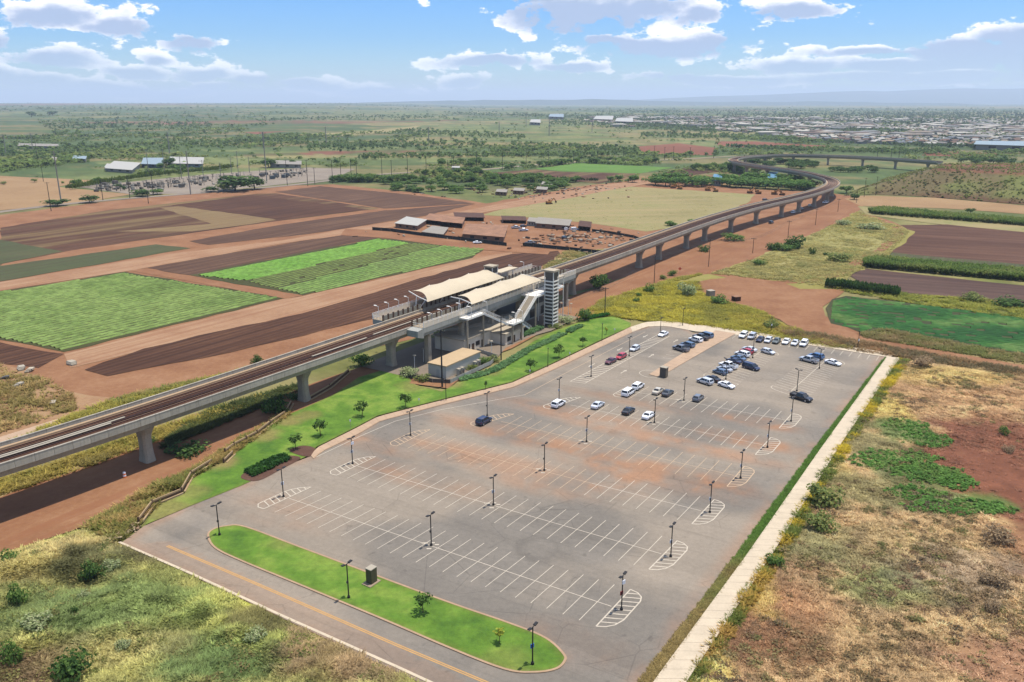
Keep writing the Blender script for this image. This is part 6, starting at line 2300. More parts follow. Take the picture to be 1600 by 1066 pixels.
for k, (u, vb, vt) in enumerate([(597, 274, 246), (612, 276, 250), (637, 272, 246), (666, 267, 244), (700, 270, 250), (709, 264, 242), (745, 268, 238), (785, 266, 236), (822, 261, 232), (857, 257, 236), (896, 256, 236), (934, 254, 232), (974, 252, 230), (1022, 248, 228), (1038, 250, 230), (1052, 248, 229), (1078, 247, 230), (1115, 247, 228), (1370, 250, 232), (1392, 248, 232), (1404, 250, 230)]):
    pole(u, vb, vt, 'dark wooden pole in the line along the far grey road, %s from the left' % NTH[k], 1, 2, .3, 1.6, .3, 'dark wooden poles far along the grey road')
for k, (u, vb, vt) in enumerate([(510, 226, 198), (670, 222, 198), (780, 214, 190), (822, 198, 176), (858, 212, 186), (925, 206, 182), (1003, 202, 182), (1042, 202, 184), (1075, 203, 184), (265, 240, 206), (412, 232, 206)]):
    pole(u, vb, vt, 'pale steel pylon standing on the far plain, ' + ['left of the red field', 'right of the pale green field', 'above the brown field', 'among the dark trees left of the town', 'below the white warehouses', 'in front of the warehouses', 'left end of the three before the town', 'middle of the three before the town', 'right end of the three before the town', 'behind the substation hedge', 'behind the tallest substation pole'][k], 3, False, .8, 5.0, .1, 'pale steel pylons on the far plain')
# ------------------------------------------------------------------ grass, weeds and crops
m_leafattr = mat_attr('foliage', rough=.75, fine=.7, amt=.22, translucent=.5, spec=.2)
TUFT = [tuft_template(7, s, .5, 1.25, .17) for s in range(5)]
TUFT_S = [tuft_template(5, s + 40, .35, .35, .2) for s in range(4)]
CLUMP = [clump_template(18, s, .38) for s in range(6)]
CLUMP_D = [clump_template(60, s + 20, .24, .85, 5) for s in range(5)]
CLUMP_F = [clump_template(12, s + 50, .5, .8, 3) for s in range(6)]


def palette_at(x, y, cols, seed, sc):
    """Pick along a palette by noise so that neighbours of a kind stand together."""
    n = np.clip((fbm(x / sc, y / sc, seed, 4) - .25) / .5, 0, .9999)
    n = np.clip(n + RNG.normal(0, .09, len(x)), 0, .9999)
    f = n * (len(cols) - 1)
    i = f.astype(int)
    f = (f - i)[:, None]
    C = np.array(cols)
    return C[i] * (1 - f) + C[i + 1] * f


def stuff(name, me, label, cat):
    return tag(link(name, me), label, cat, None, 'stuff')


def grass_mesh(name, poly, n, cols, zf, s0, s1, seed, dens=None, tm=None, sc=6.0, colf=None, hk=1.0):
    x, y = scatter_in(poly, n, dens)
    s = RNG.uniform(s0, s1, len(x)) * (.7 + .8 * fbm(x / 4, y / 4, seed + 3, 3))
    c = palette_at(x, y, cols, seed, sc) * 1.9 if colf is None else colf(x, y)
    return instance_mesh(name, tm or TUFT, x, y, zf(x, y) - .03, s, RNG.uniform(0, 6.28, len(x)), c, m_leafattr, s * hk * RNG.uniform(.6, 1.2, len(x)))


FK = 2.3
# right dry field
rx_poly, rz = RF
vis = px([(1404, 559), (1316, 690), (1206, 866), (1073, 1064), (1040, 1110), (1660, 1110), (1660, 590), (1600, 585), (1460, 566)])
RC = lambda x, y: np.clip(blob_rgb(x, y, A(190, 158, 116), R_BLOBS, 401) * FK * RNG.uniform(.8, 1.25, (len(x), 1)), .01, .7)


RC0 = RC


def RC(x, y):
    c = RC0(x, y)
    l = (c @ np.array([.3, .59, .11]))[:, None]
    return (c * .74 + l * np.array([.29, .275, .2])) * 1.24


def r_dens(x, y):
    d = .35 + .65 * sstep(fbm(x / 7, y / 7, 611, 4), .36, .6)
    for (u, v, rx_, ry_) in [(1520, 745, 15, 15), (1585, 700, 17, 22), (1600, 790, 13, 15), (1590, 1040, 10, 5), (1660, 880, 14, 14)]:
        p = G(u, v)
        d *= .12 + .88 * sstep(np.hypot((x - p.x) / rx_, (y - p.y) / ry_), .7, 1.15)
    return d


stuff('dry_grass', grass_mesh('dry_grass', vis, 95000, None, rz, .22, .55, 601, lambda x, y: r_dens(x, y) * sstep(edge_dist(x, y, px([(1404, 559), (1316, 690), (1206, 866), (1073, 1064), (1020, 1140), (1700, 1140), (1700, 560)])), .2, 1.6), colf=RC, hk=.7), 'straw and brown dry grass covering the rough field at the right', 'dry grass')
# left grassy field
visl = px([(-20, 872), (0, 866), (130, 828), (180, 840), (188, 852), (300, 901), (440, 966), (620, 1047), (668, 1068), (690, 1100), (-20, 1100)])
lp, lz = LFD
LC0 = lambda x, y: np.clip(blob_rgb(x, y, A(170, 172, 84), L_BLOBS, 451) * np.array([2.45, 2.35, 2.6]) * RNG.uniform(.78, 1.28, (len(x), 1)), .01, .7)
def LC(x, y):
    c = LC0(x, y)
    l = (c @ np.array([.3, .59, .11]))[:, None]
    return c * .72 + l * np.array([.29, .275, .2])


stuff('tall_grass', grass_mesh('tall_grass', visl, 60000, None, lz, .28, .7, 651, lambda x, y: (.45 + .55 * sstep(fbm(x / 5, y / 5, 655, 4), .34, .56)) * sstep(edge_dist(x, y, lf_poly), .5, 2.2), colf=LC, hk=.85), 'tall yellow green grass covering the hummocky field at the lower left', 'grass')
# yellow green meadow behind the lot
mw = px([(930, 492), (960, 472), (1040, 444), (1090, 440), (1100, 462), (1190, 487), (1228, 510), (1330, 546), (1300, 545), (1150, 518), (1075, 507), (1010, 502)])
Y1 = [A(206, 196, 80), A(190, 184, 74), A(160, 160, 78), A(136, 140, 76), A(160, 140, 96)]


def mw_col(x, y):
    p = G(1000, 470)
    k = np.clip((x - G(1060, 480).x) / 60, 0, 1)[:, None]
    return palette_at(x, y, Y1[:3], 671, 7) * (1 - k) + palette_at(x, y, Y1[2:], 673, 7) * k


stuff('meadow_grass', grass_mesh('meadow_grass', mw, 17000, None, lambda x, y: x * 0 + .05, .5, 1.2, 675, lambda x, y: .3 + .7 * sstep(fbm(x / 6, y / 6, 677, 4), .33, .55), colf=lambda x, y: mw_col(x, y) * 1.8, hk=.7), 'yellow flowering grass between the lot and the dirt track', 'grass')
mw2 = px([(1110, 428), (1180, 405), (1240, 381), (1312, 347), (1340, 331), (1395, 350), (1420, 362), (1390, 396), (1330, 430), (1300, 450), (1220, 440)])
stuff('meadow_grass', grass_mesh('meadow_grass', mw2, 12000, [A(150, 152, 96), A(176, 170, 116), A(190, 180, 116), A(158, 162, 104)], lambda x, y: x * 0 + .1, .6, 1.2, 681, lambda x, y: .15 + .85 * sstep(fbm(x / 12, y / 12, 683, 4), .4, .6), hk=.6), 'pale and yellow grass inside the loop of the dirt road', 'grass')
# verges by the guideway and tracks
for pts, n, cols, lab in [
    ([(-10, 752), (60, 733), (205, 682), (330, 642), (420, 614), (420, 624), (330, 657), (214, 702), (100, 744), (-10, 778)], 2400, [A(150, 140, 84), A(186, 170, 90), A(140, 148, 70)], 'dry weeds under the left end of the guideway'),
    ([(180, 622), (350, 586), (500, 546), (590, 514), (600, 521), (460, 561), (250, 624), (100, 664), (0, 700), (60, 672)], 3000, [A(150, 150, 74), A(190, 180, 90), A(128, 136, 70), A(180, 156, 110)], 'yellow green weeds beyond the left half of the guideway'),
    ([(-10, 570), (70, 592), (110, 614), (120, 640), (-10, 680)], 1300, [A(176, 150, 104), A(150, 140, 84), A(196, 170, 120)], 'dry weeds on the waste ground at the left edge'),
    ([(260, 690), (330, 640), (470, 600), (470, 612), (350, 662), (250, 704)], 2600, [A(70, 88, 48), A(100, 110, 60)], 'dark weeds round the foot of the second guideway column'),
    ([(130, 826), (200, 780), (300, 735), (420, 660), (450, 642), (450, 650), (345, 722), (300, 746), (245, 790), (216, 820), (190, 846)], 3000, [A(150, 140, 84), A(126, 138, 70), A(196, 168, 112), A(120, 134, 60)], 'dry weeds along the timber wall'),
    ([(880, 394), (960, 390), (1010, 374), (1060, 360), (1110, 350), (1000, 392), (920, 416), (840, 432), (850, 418)], 5000, [A(150, 140, 92), A(180, 164, 110), A(120, 132, 80)], 'weeds between the yard and the guideway'),
    ([(905, 496), (940, 470), (1000, 452), (1050, 436), (1100, 428), (1040, 446), (960, 476), (930, 494)], 2500, [A(186, 180, 80), A(150, 150, 80)], 'yellow weeds along the track by the station'),
    ([(1190, 508), (1330, 530), (1470, 556), (1600, 580), (1600, 590), (1460, 568), (1330, 548), (1240, 530)], 5000, [A(140, 120, 92), A(110, 106, 78), A(170, 140, 104), A(150, 130, 100)], 'grey brown weeds along the track at the top of the lot'),
    ([(1560, 470), (1420, 460), (1320, 442), (1300, 452), (1420, 474), (1600, 500), (1660, 506), (1660, 490)], 4000, [A(140, 150, 72), A(176, 176, 84), A(110, 130, 60)], 'bright weeds between the slate field and the bean field'),
    ([(1345, 521), (1380, 515), (1470, 532), (1660, 566), (1660, 580), (1470, 548), (1350, 528)], 3000, [A(150, 130, 96), A(130, 140, 80)], 'dry weeds along the lower edge of the bean field'),
]:
    stuff('weeds', grass_mesh('weeds', px(pts), n, cols, lambda x, y: x * 0 + .04, .45, 1.15, 700 + n, lambda x, y: .2 + .8 * sstep(fbm(x / 5, y / 5, n, 4), .38, .58), hk=.8), lab, 'weeds')
def verge_col(x, y):
    k = sstep(y + 30 * (fbm(x / 6, y / 6, 307, 3) - .5), 98, 128)[:, None]
    return (np.array(A(186, 166, 112)) * (1 - k) + np.array(A(116, 158, 68)) * k) * RNG.uniform(1.2, 1.8, (len(x), 1))


# short dry and green tussocks along the right verge
stuff('verge_grass', grass_mesh('verge_grass', STRIP, 9000, None, lambda x, y: x * 0 + ZA + .05, .18, .38, 731, hk=.6, colf=verge_col), 'short grass tufts on the verge beside the right pavement', 'grass')
se = px([(1406, 560), (1316, 692), (1206, 868), (1073, 1066), (1040, 1115), (1062, 1115), (1094, 1066), (1222, 868), (1332, 690), (1420, 564)])


def se_col(x, y):
    n = fbm(x / 3.5, y / 3.5, 741, 4)
    k = sstep(n, .44, .58)[:, None]
    far = sstep(y, 95, 140)[:, None]
    c1 = np.array(A(206, 172, 96)) * (1 - far) + np.array(A(216, 196, 62)) * far
    c2 = np.array(A(124, 140, 66))
    return c1 * k + c2 * (1 - k)


stuff('flowering_weeds', grass_mesh('flowering_weeds', se, 5600, None, rz, .4, .9, 743, lambda x, y: .25 + .75 * sstep(fbm(x / 3, y / 3, 745, 4), .35, .55), colf=lambda x, y: se_col(x, y) * 1.7, hk=.8), 'yellow flowering weeds along the right pavement', 'weeds')


# crop rows: ridges of leaves with soil between
def crop_rows(name, label, pts, ang, sp, cols, h, seed, step=.75, wdt=.5, gaps=.04):
    poly = px(pts)
    ca, sa = math.cos(ang), math.sin(ang)
    P = np.array(poly)
    u = P[:, 0] * ca + P[:, 1] * sa
    v = -P[:, 0] * sa + P[:, 1] * ca
    us = np.arange(u.min(), u.max(), step)
    vs = np.arange(v.min(), v.max(), sp)
    Vs, Fs, Cs = [], [], []
    Cc = np.array(cols)
    nv = 0
    for v_ in vs:
        uu = us + RNG.uniform(-.2, .2, len(us)) * step
        vv = v_ + RNG.normal(0, .04, len(us))
        X, Y = uu * ca - vv * sa, uu * sa + vv * ca
        ok = pip(X, Y, poly) & (RNG.random(len(X)) > gaps)
        if not ok.any():
            continue
        hw = sp * wdt * .5 * RNG.uniform(.75, 1.2, len(us))
        hh = h * RNG.uniform(.7, 1.25, len(us))
        c = palette_at(X, Y, cols, seed + 1, 14) * RNG.uniform(.8, 1.2, (len(us), 1))
        P3 = []
        for off, z in ((-1, .03), (-.55, .8), (0, 1), (.55, .8), (1, .03)):
            w2 = vv + off * hw
            P3.append(np.stack([uu * ca - w2 * sa, uu * sa + w2 * ca, .05 + z * hh + RNG.uniform(-.05, .05, len(us)) * (z > .1)], -1))
        P3 = np.stack(P3, 1)
        Vs.append(P3.reshape(-1, 3)); Cs.append(np.repeat(c, 5, 0))
        for k in np.nonzero(ok[:-1] & ok[1:])[0]:
            a = nv + k * 5
            for q in range(4):
                Fs.append((a + q, a + 5 + q, a + 6 + q, a + 1 + q))
        nv += len(us) * 5
    me = np_mesh(name, np.concatenate(Vs), np.array(Fs, np.int32), mat_attr('crop_leaves', rough=.8, fine=1.6, amt=.45, translucent=.15, bump=.6), np.clip(np.concatenate(Cs), .004, .7))
    return stuff(name, me, label, 'crop')


def low_clump(seed):
    r = np.random.default_rng(seed)
    V, F, C = [], [], []
    for i in range(4):
        a = i * 1.57 + r.uniform(-.4, .4)
        d = np.array([math.cos(a), math.sin(a)])
        n_ = np.array([-d[1], d[0]])
        b = len(V)
        V += [(*(-n_ * .35), .05), (*(d * 1.0 - n_ * .45), .35 + r.uniform(0, .3)), (*(d * 1.0 + n_ * .45), .35 + r.uniform(0, .3)), (*(n_ * .35), .6)]
        F.append((b, b + 1, b + 2, b + 3))
        C += [r.uniform(.8, 1.2)] * 4
    return np.array(V, float), np.array(F, np.int32), np.array(C)


CLUMP_R = [low_clump(s) for s in range(4)]
GC = [A(136, 168, 92), A(150, 182, 102), A(164, 194, 114), A(144, 176, 98)]
crop_rows('lettuce_rows', 'large field of young green crop in straight rows at the left', [(-60, 470), (0, 457), (194, 427), (441, 466), (100, 548), (0, 529), (-60, 516)], VDIR - .02, 2.8, GC, .42, 801, 1.3, .6, 0)
crop_rows('lettuce_rows', 'bright green strip of crop rows in the second field', [(305, 431), (592, 374), (640, 380), (384, 440)], VDIR - .02, 2.6, [A(136, 194, 84), A(150, 204, 96), A(142, 194, 90)], .4, 811, 1.4, .72, 0)
crop_rows('lettuce_rows', 'thin dull green crop rows in the middle of the second field', [(384, 440), (640, 380), (690, 384), (430, 452)], VDIR - .02, 2.7, [A(140, 164, 96), A(150, 176, 100)], .3, 821, 1.6, .36, .03)
crop_rows('lettuce_rows', 'green crop rows along the near side of the second field', [(430, 452), (690, 384), (756, 389), (736, 402), (474, 461)], VDIR - .02, 2.7, [A(140, 180, 98), A(156, 192, 108), A(146, 176, 106)], .4, 831, 1.4, .56, 0)
crop_rows('bean_rows', 'dark green bean crop filling the field at the right', [(1294, 482), (1302, 470), (1322, 465), (1480, 482), (1670, 508), (1670, 566), (1470, 530), (1380, 513), (1345, 519), (1300, 506)], math.radians(-22), 2.2, [A(54, 112, 58), A(64, 126, 62), A(80, 142, 70), A(126, 166, 92)], .5, 841, 1.3, .8, .06)


# tall maize-like rows
def stalk_template(seed):
    r = np.random.default_rng(seed)
    V, F, C = [], [], []
    for i in range(9):
        a = r.uniform(0, 6.28)
        d = np.array([math.cos(a), math.sin(a)])
        n_ = np.array([-d[1], d[0]]) * .09
        h0 = r.uniform(.05, .6)
        h1 = h0 + r.uniform(.3, .5)
        b = len(V)
        m = d * .18; e = d * r.uniform(.35, .5)
        V += [(*(-n_), h0), (*(n_), h0), (*(m + n_), h1), (*(m - n_), h1)]
        V += [(*(e), h1 - r.uniform(-.05, .2)), (*(e * 1.02), h1 - .1)]
        F.append((b, b + 1, b + 2, b + 3)); F.append((b + 3, b + 2, b + 4, b + 5))
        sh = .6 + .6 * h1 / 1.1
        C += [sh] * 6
    return np.array(V, float), np.array(F, np.int32), np.array(C)


STALK = [stalk_template(s) for s in range(5)]


def tall_rows(label, pts, n, seed, h=2.7):
    poly = px(pts)
    x, y = scatter_in(poly, n)
    c = palette_at(x, y, [A(112, 146, 72), A(132, 164, 80), A(156, 174, 96), A(122, 152, 76)], seed, 10)
    s = RNG.uniform(.85, 1.25, len(x)) * h
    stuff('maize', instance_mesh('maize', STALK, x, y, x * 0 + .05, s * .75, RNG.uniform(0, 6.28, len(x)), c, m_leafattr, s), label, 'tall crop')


tall_rows('band of tall leafy crop between the umber field and the slate field', [(1348, 412), (1370, 408), (1480, 418), (1670, 434), (1670, 446), (1480, 430), (1350, 418)], 4300, 861)
tall_rows('band of tall leafy crop below the grassy mound', [(1356, 331), (1380, 328), (1480, 337), (1670, 352), (1670, 359), (1480, 344), (1362, 335)], 3400, 871)

# ------------------------------------------------------------------ trees and shrubs
m_bark = mat_plain('bark', A(120, 96, 78), rough=.95, var=.25, scale=2)


def crown_mesh(name, seed, nq, leaf, lobes, cols, flat=.8, rad=1.0, zc=0.0, spread=.5):
    """Crown of separate leaf clumps round several boughs; radius about rad, centred on z = zc."""
    r = np.random.default_rng(seed)
    L = []
    for i in range(lobes):
        a = i * 2.4 + r.uniform(-.5, .5)
        d = spread * math.sqrt((i + .4) / lobes)
        L.append((d * math.cos(a), d * math.sin(a), r.uniform(-.25, .35) * flat, r.uniform(.34, .55)))
    V, F, C = [], [], []
    cols = np.array(cols)
    for i in range(nq):
        lx_, ly_, lz_, lr = L[r.integers(0, lobes)]
        d = r.normal(size=3); d /= np.linalg.norm(d)
        k = lr * (r.uniform(.35, 1.0) ** .5) * r.uniform(.85, 1.12)
        c = np.array([lx_ + d[0] * k, ly_ + d[1] * k, lz_ + d[2] * k * flat])
        nn = d + np.array([0, 0, .7]) + r.normal(size=3) * .55
        nn /= np.linalg.norm(nn)
        t = np.cross(nn, r.normal(size=3)); t /= np.linalg.norm(t)
        b = np.cross(nn, t)
        sa, sb = leaf * r.uniform(.6, 1.2), leaf * r.uniform(.45, .9)
        q = len(V)
        V += [c - t * sa, c - b * sb, c + t * sa, c + b * sb]
        F.append((q, q + 1, q + 2, q + 3))
        cc = cols[r.integers(0, len(cols))] * r.uniform(.75, 1.3)
        C += [cc] * 4
    C = [np.asarray(q_) * 1.6 for q_ in C]
    V = np.array(V) * rad
    V[:, 2] += zc
    return np_mesh(name, V, np.array(F, np.int32), m_leafattr, np.clip(np.array(C), .004, .7))


def trunk_mesh(h, r, bend=.1, limbs=4, seed=0, top=None):
    rr = random.Random(seed)
    mb = MB()
    p = Vector((0, 0, -.15))
    q = Vector((rr.uniform(-bend, bend), rr.uniform(-bend, bend), h * .55))
    t = Vector((rr.uniform(-bend, bend) * 2, rr.uniform(-bend, bend) * 2, h))
    mb.cyl(p, q, r, r * .75, 7); mb.cyl(q, t, r * .75, r * .4, 6)
    for i in range(limbs):
        a = i * 2.4 + rr.uniform(-.4, .4)
        L = (top or h * .5) * rr.uniform(.6, 1)
        e = q + Vector((math.cos(a) * L * .8, math.sin(a) * L * .8, L * .75))
        mb.cyl(q + Vector((0, 0, h * .1 * (i % 2))), e, r * .45, r * .18, 5)
    return mb.mesh('trunk', m_bark)


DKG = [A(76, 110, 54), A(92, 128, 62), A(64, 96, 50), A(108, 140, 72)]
MDG = [A(100, 138, 70), A(118, 154, 78), A(88, 124, 62), A(136, 166, 88)]
OLG = [A(134, 154, 88), A(152, 166, 98), A(116, 136, 80), A(166, 176, 106)]
GRG = [A(168, 186, 136), A(186, 200, 150), A(150, 168, 120), A(204, 212, 172)]
YLG = [A(176, 190, 76), A(196, 204, 86), A(150, 172, 70)]
DRYC = [A(182, 160, 134), A(200, 178, 148), A(160, 140, 116)]

# small planted trees on the lawn and the island
lawn_tree_src = []
for s in range(3):
    lawn_tree_src.append((crown_mesh('crown', 900 + s * 7, 210, .18, 11, DKG, 1.15, 1.0, 0, .85), trunk_mesh(2.2, .07, .08, 4, s, .9)))


def planted_tree(u, v, vt, label, k=0, cols=None, z=.22, wk=1.0):
    h = height_at(u, v, vt)
    p = G(u, v, z)
    o = thing('planted_tree', label, 'tree', p, random.uniform(0, 6), 'small planted trees')
    me = lawn_tree_src[k % 3][0] if cols is None else crown_mesh('crown', 940 + k, 170, .2, 6, cols, .8, 1.0, 0, .5)
    R_ = h * .36 * wk
    c = part('crown', me, o, (0, 0, h * .64))
    c.scale = (R_, R_, h * .36)
    t = part('trunk', lawn_tree_src[k % 3][1], o)
    t.scale = (h / 3.2,) * 3
    return o


for k, (u, v, vt, w_) in enumerate([(462, 702, 676, 'beside the mulch bed at the lawn corner'), (501, 681, 652, 'second from the lawn corner'), (566, 651, 624, 'third from the lawn corner'), (634, 637, 612, 'fourth from the lawn corner'), (829, 580, 558, 'left of the middle thin lamp'), (873, 559, 536, 'right of the middle thin lamp'), (911, 541, 524, 'towards the far tip of the lawn')]):
    planted_tree(u, v, vt, 'small dark planted tree on the lawn, ' + w_, k)
planted_tree(759, 609, 593, 'very thin young tree on the lawn in front of the hedge', 1, MDG, .22, .5)
planted_tree(947, 523, 510, 'tiny yellowish sapling at the far tip of the lawn', 2, YLG, .22, .7)
planted_tree(661, 957, 924, 'small dark green tree on the grass island', 0, None, ZA + .1, 1.0)
planted_tree(780, 1005, 978, 'small yellow green sapling on the grass island', 3, YLG, ZA + .1, 1.0)

SHRUB = {}


def shrub_src(pal, key, n=650, leaf=.085):
    if key not in SHRUB:
        SHRUB[key] = [crown_mesh('foliage', 1000 + s + hash(len(SHRUB)) % 7 * 10, n, leaf, 7, pal, .75, 1.0, .42, .6) for s in range(3)]
    return SHRUB[key]


def shrub(u, v, w_px, h_px, label, pal=DKG, key='dark', z=0.0, group=None, cat='shrub', zf=None):
    p = G(u, v, z)
    dist = math.hypot(p.y, CAM_H)
    w = w_px * dist / FOC * .62
    h = h_px * dist / FOC
    zz = z if zf is None else float(zf(np.array([p.x]), np.array([p.y]))[0])
    o = thing('shrub', label, cat, (p.x, p.y, zz), random.uniform(0, 6.28), group)
    f = part('foliage', random.choice(shrub_src(pal, key)), o)
    f.scale = (w, w, h)
    mb = None
    t = part('stem', STEM, o)
    t.scale = (w, w, h * .6)
    return o


_mb = MB()
for i in range(5):
    a = i * 1.26
    _mb.cyl((0, 0, -.1), (.45 * math.cos(a), .45 * math.sin(a), .8), .05, .02, 5)
STEM = _mb.mesh('stem', m_bark)

# individually placed shrubs
for (u, v, w_, h_, lab, pal, key) in [
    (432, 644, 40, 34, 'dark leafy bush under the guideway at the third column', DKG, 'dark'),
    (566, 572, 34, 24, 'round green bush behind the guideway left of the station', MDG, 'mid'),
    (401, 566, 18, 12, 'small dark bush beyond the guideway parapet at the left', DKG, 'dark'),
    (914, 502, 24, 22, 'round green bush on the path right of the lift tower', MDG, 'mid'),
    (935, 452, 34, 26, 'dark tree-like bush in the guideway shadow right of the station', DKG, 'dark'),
    (884, 505, 26, 12, 'grey green shrub at the foot of the lift tower', GRG, 'grey'),
    (866, 512, 22, 9, 'low yellowish shrub in front of the lift tower', OLG, 'olive'),
    (640, 588, 32, 16, 'pale green shrub at the corner of the equipment compound', GRG, 'grey'),
    (662, 596, 26, 12, 'low green shrub beside the dark utility pole', OLG, 'olive'),
    (737, 578, 20, 11, 'small green shrub right of the condenser units', OLG, 'olive'),
    (752, 570, 24, 14, 'green shrub by the compound fence', MDG, 'mid'),
    (768, 565, 22, 12, 'yellowish shrub by the compound fence', OLG, 'olive'),
    (1074, 462, 32, 22, 'grey green bush at the left of the red turning place', GRG, 'grey'),
    (1122, 474, 28, 14, 'dark rounded bush at the near edge of the red turning place', MDG, 'mid'),
    (1014, 457, 18, 14, 'dark green bush in the yellow grass left of the turning place', MDG, 'mid'),
    (994, 472, 12, 8, 'little green bush in the yellow grass by the lot', MDG, 'mid'),
    (998, 464, 10, 8, 'smaller of two green bushes in the yellow grass', MDG, 'mid'),
    (1050, 431, 14, 10, 'green bush beside the orange road sign', MDG, 'mid'),
    (1036, 436, 12, 8, 'low green bush left of the orange road sign', OLG, 'olive'),
    (1204, 512, 26, 14, 'olive bush behind the cars along the top kerb', OLG, 'olive'),
    (1208, 391, 22, 18, 'dark round bush at the left of the bush group by the meadow', DKG, 'dark'),
    (1240, 388, 34, 22, 'big dark green bush of the group by the meadow', DKG, 'dark'),
    (1226, 392, 30, 12, 'low green bush in front of the big bush by the meadow', MDG, 'mid'),
    (1269, 398, 12, 12, 'dark little tree alone in the pale meadow', DKG, 'dark'),
    (1290, 399, 9, 7, 'small dark bush right of the little tree in the meadow', DKG, 'dark'),
    (1186, 414, 22, 10, 'low green bush at the lower edge of the pale meadow', MDG, 'mid'),
    (1318, 352, 26, 9, 'grey brown thorn bush in the grass beside the dirt loop', GRG, 'grey'),
    (1360, 358, 40, 10, 'long grey green bush inside the bend of the dirt loop', GRG, 'grey'),
    (1310, 408, 40, 14, 'olive bush where the two dirt roads meet', OLG, 'olive'),
    (1088, 350, 26, 9, 'green bush on the meadow behind the guideway', MDG, 'mid'),
    (1048, 353, 20, 9, 'low green bush beside the meadow track', MDG, 'mid'),
    (1146, 376, 34, 12, 'dark green bush under the guideway beyond the turning place', MDG, 'mid'),
    (1100, 393, 20, 10, 'dark bush at the foot of a far guideway column', DKG, 'dark'),
    (1210, 884, 30, 20, 'bright green bush at the edge of the right pavement', MDG, 'mid'),
    (1290, 790, 52, 36, 'large pale green bush beside the right pavement', OLG, 'olive'),
    (1280, 826, 46, 26, 'dull green bush below the large pale bush', OLG, 'olive'),
    (1552, 920, 40, 22, 'grey leafless bush at the right edge of the dry field', DRYC, 'dry'),
    (1560, 850, 44, 22, 'brown thorn bush at the right edge of the dry field', DRYC, 'dry'),
    (1548, 960, 22, 18, 'small grey bush low in the dry field', DRYC, 'dry'),
    (1568, 682, 16, 14, 'single green bush on the red soil at the right', MDG, 'mid'),
    (1575, 710, 18, 12, 'small grey bush on the red soil at the right', DRYC, 'dry'),
    (1440, 575, 30, 16, 'dark brown bush at the top of the dry field', DRYC, 'dry'),
    (1520, 470, 34, 14, 'olive bush at the lower edge of the slate field', OLG, 'olive'),
    (1580, 478, 48, 18, 'dark green bush at the right edge of the slate field', DKG, 'dark'),
    (148, 905, 36, 32, 'darkest tall bush in the lower left field', DKG, 'dark'),
    (178, 893, 26, 16, 'grey green bush beside the tall dark bush', GRG, 'grey'),
    (132, 940, 18, 9, 'small grey green bush in the lower left field', GRG, 'grey'),
    (28, 950, 28, 34, 'dark green young tree at the left edge of the lower left field', MDG, 'mid'),
    (112, 1062, 62, 44, 'large dark bush at the bottom left of the picture', DKG, 'dark'),
    (22, 1042, 30, 40, 'feathery green bush at the bottom left corner', MDG, 'mid'),
    (194, 1018, 24, 14, 'grey leaved bush in the bottom left field', GRG, 'grey'),
    (402, 1006, 32, 16, 'pale flowering bush in the lower left field', GRG, 'grey'),
    (58, 990, 44, 16, 'wide pale leaved bush at the left of the lower left field', GRG, 'grey'),
    (119, 966, 10, 16, 'slim dark sapling in the lower left field', DKG, 'dark'),
    (16, 880, 30, 22, 'green bush beside the dirt track at the left edge', MDG, 'mid'),
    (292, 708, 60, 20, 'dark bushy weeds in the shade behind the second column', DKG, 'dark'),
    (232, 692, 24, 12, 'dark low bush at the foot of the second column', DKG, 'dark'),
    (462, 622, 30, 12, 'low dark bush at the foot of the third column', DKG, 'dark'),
]:
    inR = lab.endswith('dry field') or 'right pavement' in lab or 'red soil at the right' in lab or 'large pale bush' in lab
    inL = 'lower left' in lab or 'bottom left' in lab or 'tall dark bush' in lab
    shrub(u, v, w_, h_, lab, pal, key, 0.0, None, 'shrub', rz if inR else lz if inL else None)

# green mats of creeping weed on the red soil at the right
for k, (u, v, rx_, ry_, n) in enumerate([(1415, 668, 5, 4, 120), (1400, 722, 9, 5, 330), (1450, 745, 7, 4, 240), (1490, 755, 3.5, 4, 120), (1500, 797, 10, 3, 260), (1445, 690, 5, 5, 130), (1430, 775, 5, 3, 120)]):
    p = G(u, v)
    a = RNG.uniform(0, 6.28, n); d = np.sqrt(RNG.random(n))
    x = p.x + np.cos(a) * d * rx_ * RNG.uniform(.8, 1.2, n); y = p.y + np.sin(a) * d * ry_ * RNG.uniform(.8, 1.2, n)
    c = palette_at(x, y, [A(116, 170, 80), A(132, 182, 90), A(150, 184, 100)], 951, 4)
    s = RNG.uniform(.35, .8, n)
    c = c * 1.25
    stuff('creeping_weed', instance_mesh('creeping_weed', CLUMP, x, y, rz(x, y), s, a, c, m_leafattr, s * .7), 'mat of bright green creeping weed on the red soil, ' + ('at the top of the patch', 'left of the middle', 'centre of the patch', 'right end of the patch', 'lowest band of the patch', 'upper right corner', 'below the middle')[k], 'weeds')


SCRUB_T = [clump_template(30, s + 70, .15, .6, 6, .4) for s in range(6)]


# low scrub breaking up the rough fields
def low_scrub(name, label, poly, n, cols, zf, s0, s1, seed, dens, flat=.6, sc=9):
    x, y = scatter_in(poly, n, dens)
    c = palette_at(x, y, cols, seed, sc) * 1.7
    s = s0 + (s1 - s0) * RNG.random(len(x)) ** 2.2
    stuff(name, instance_mesh(name, SCRUB_T, x, y, zf(x, y) - .08, s, RNG.uniform(0, 6.28, len(x)), c, m_leafattr, s * flat), label, 'scrub')


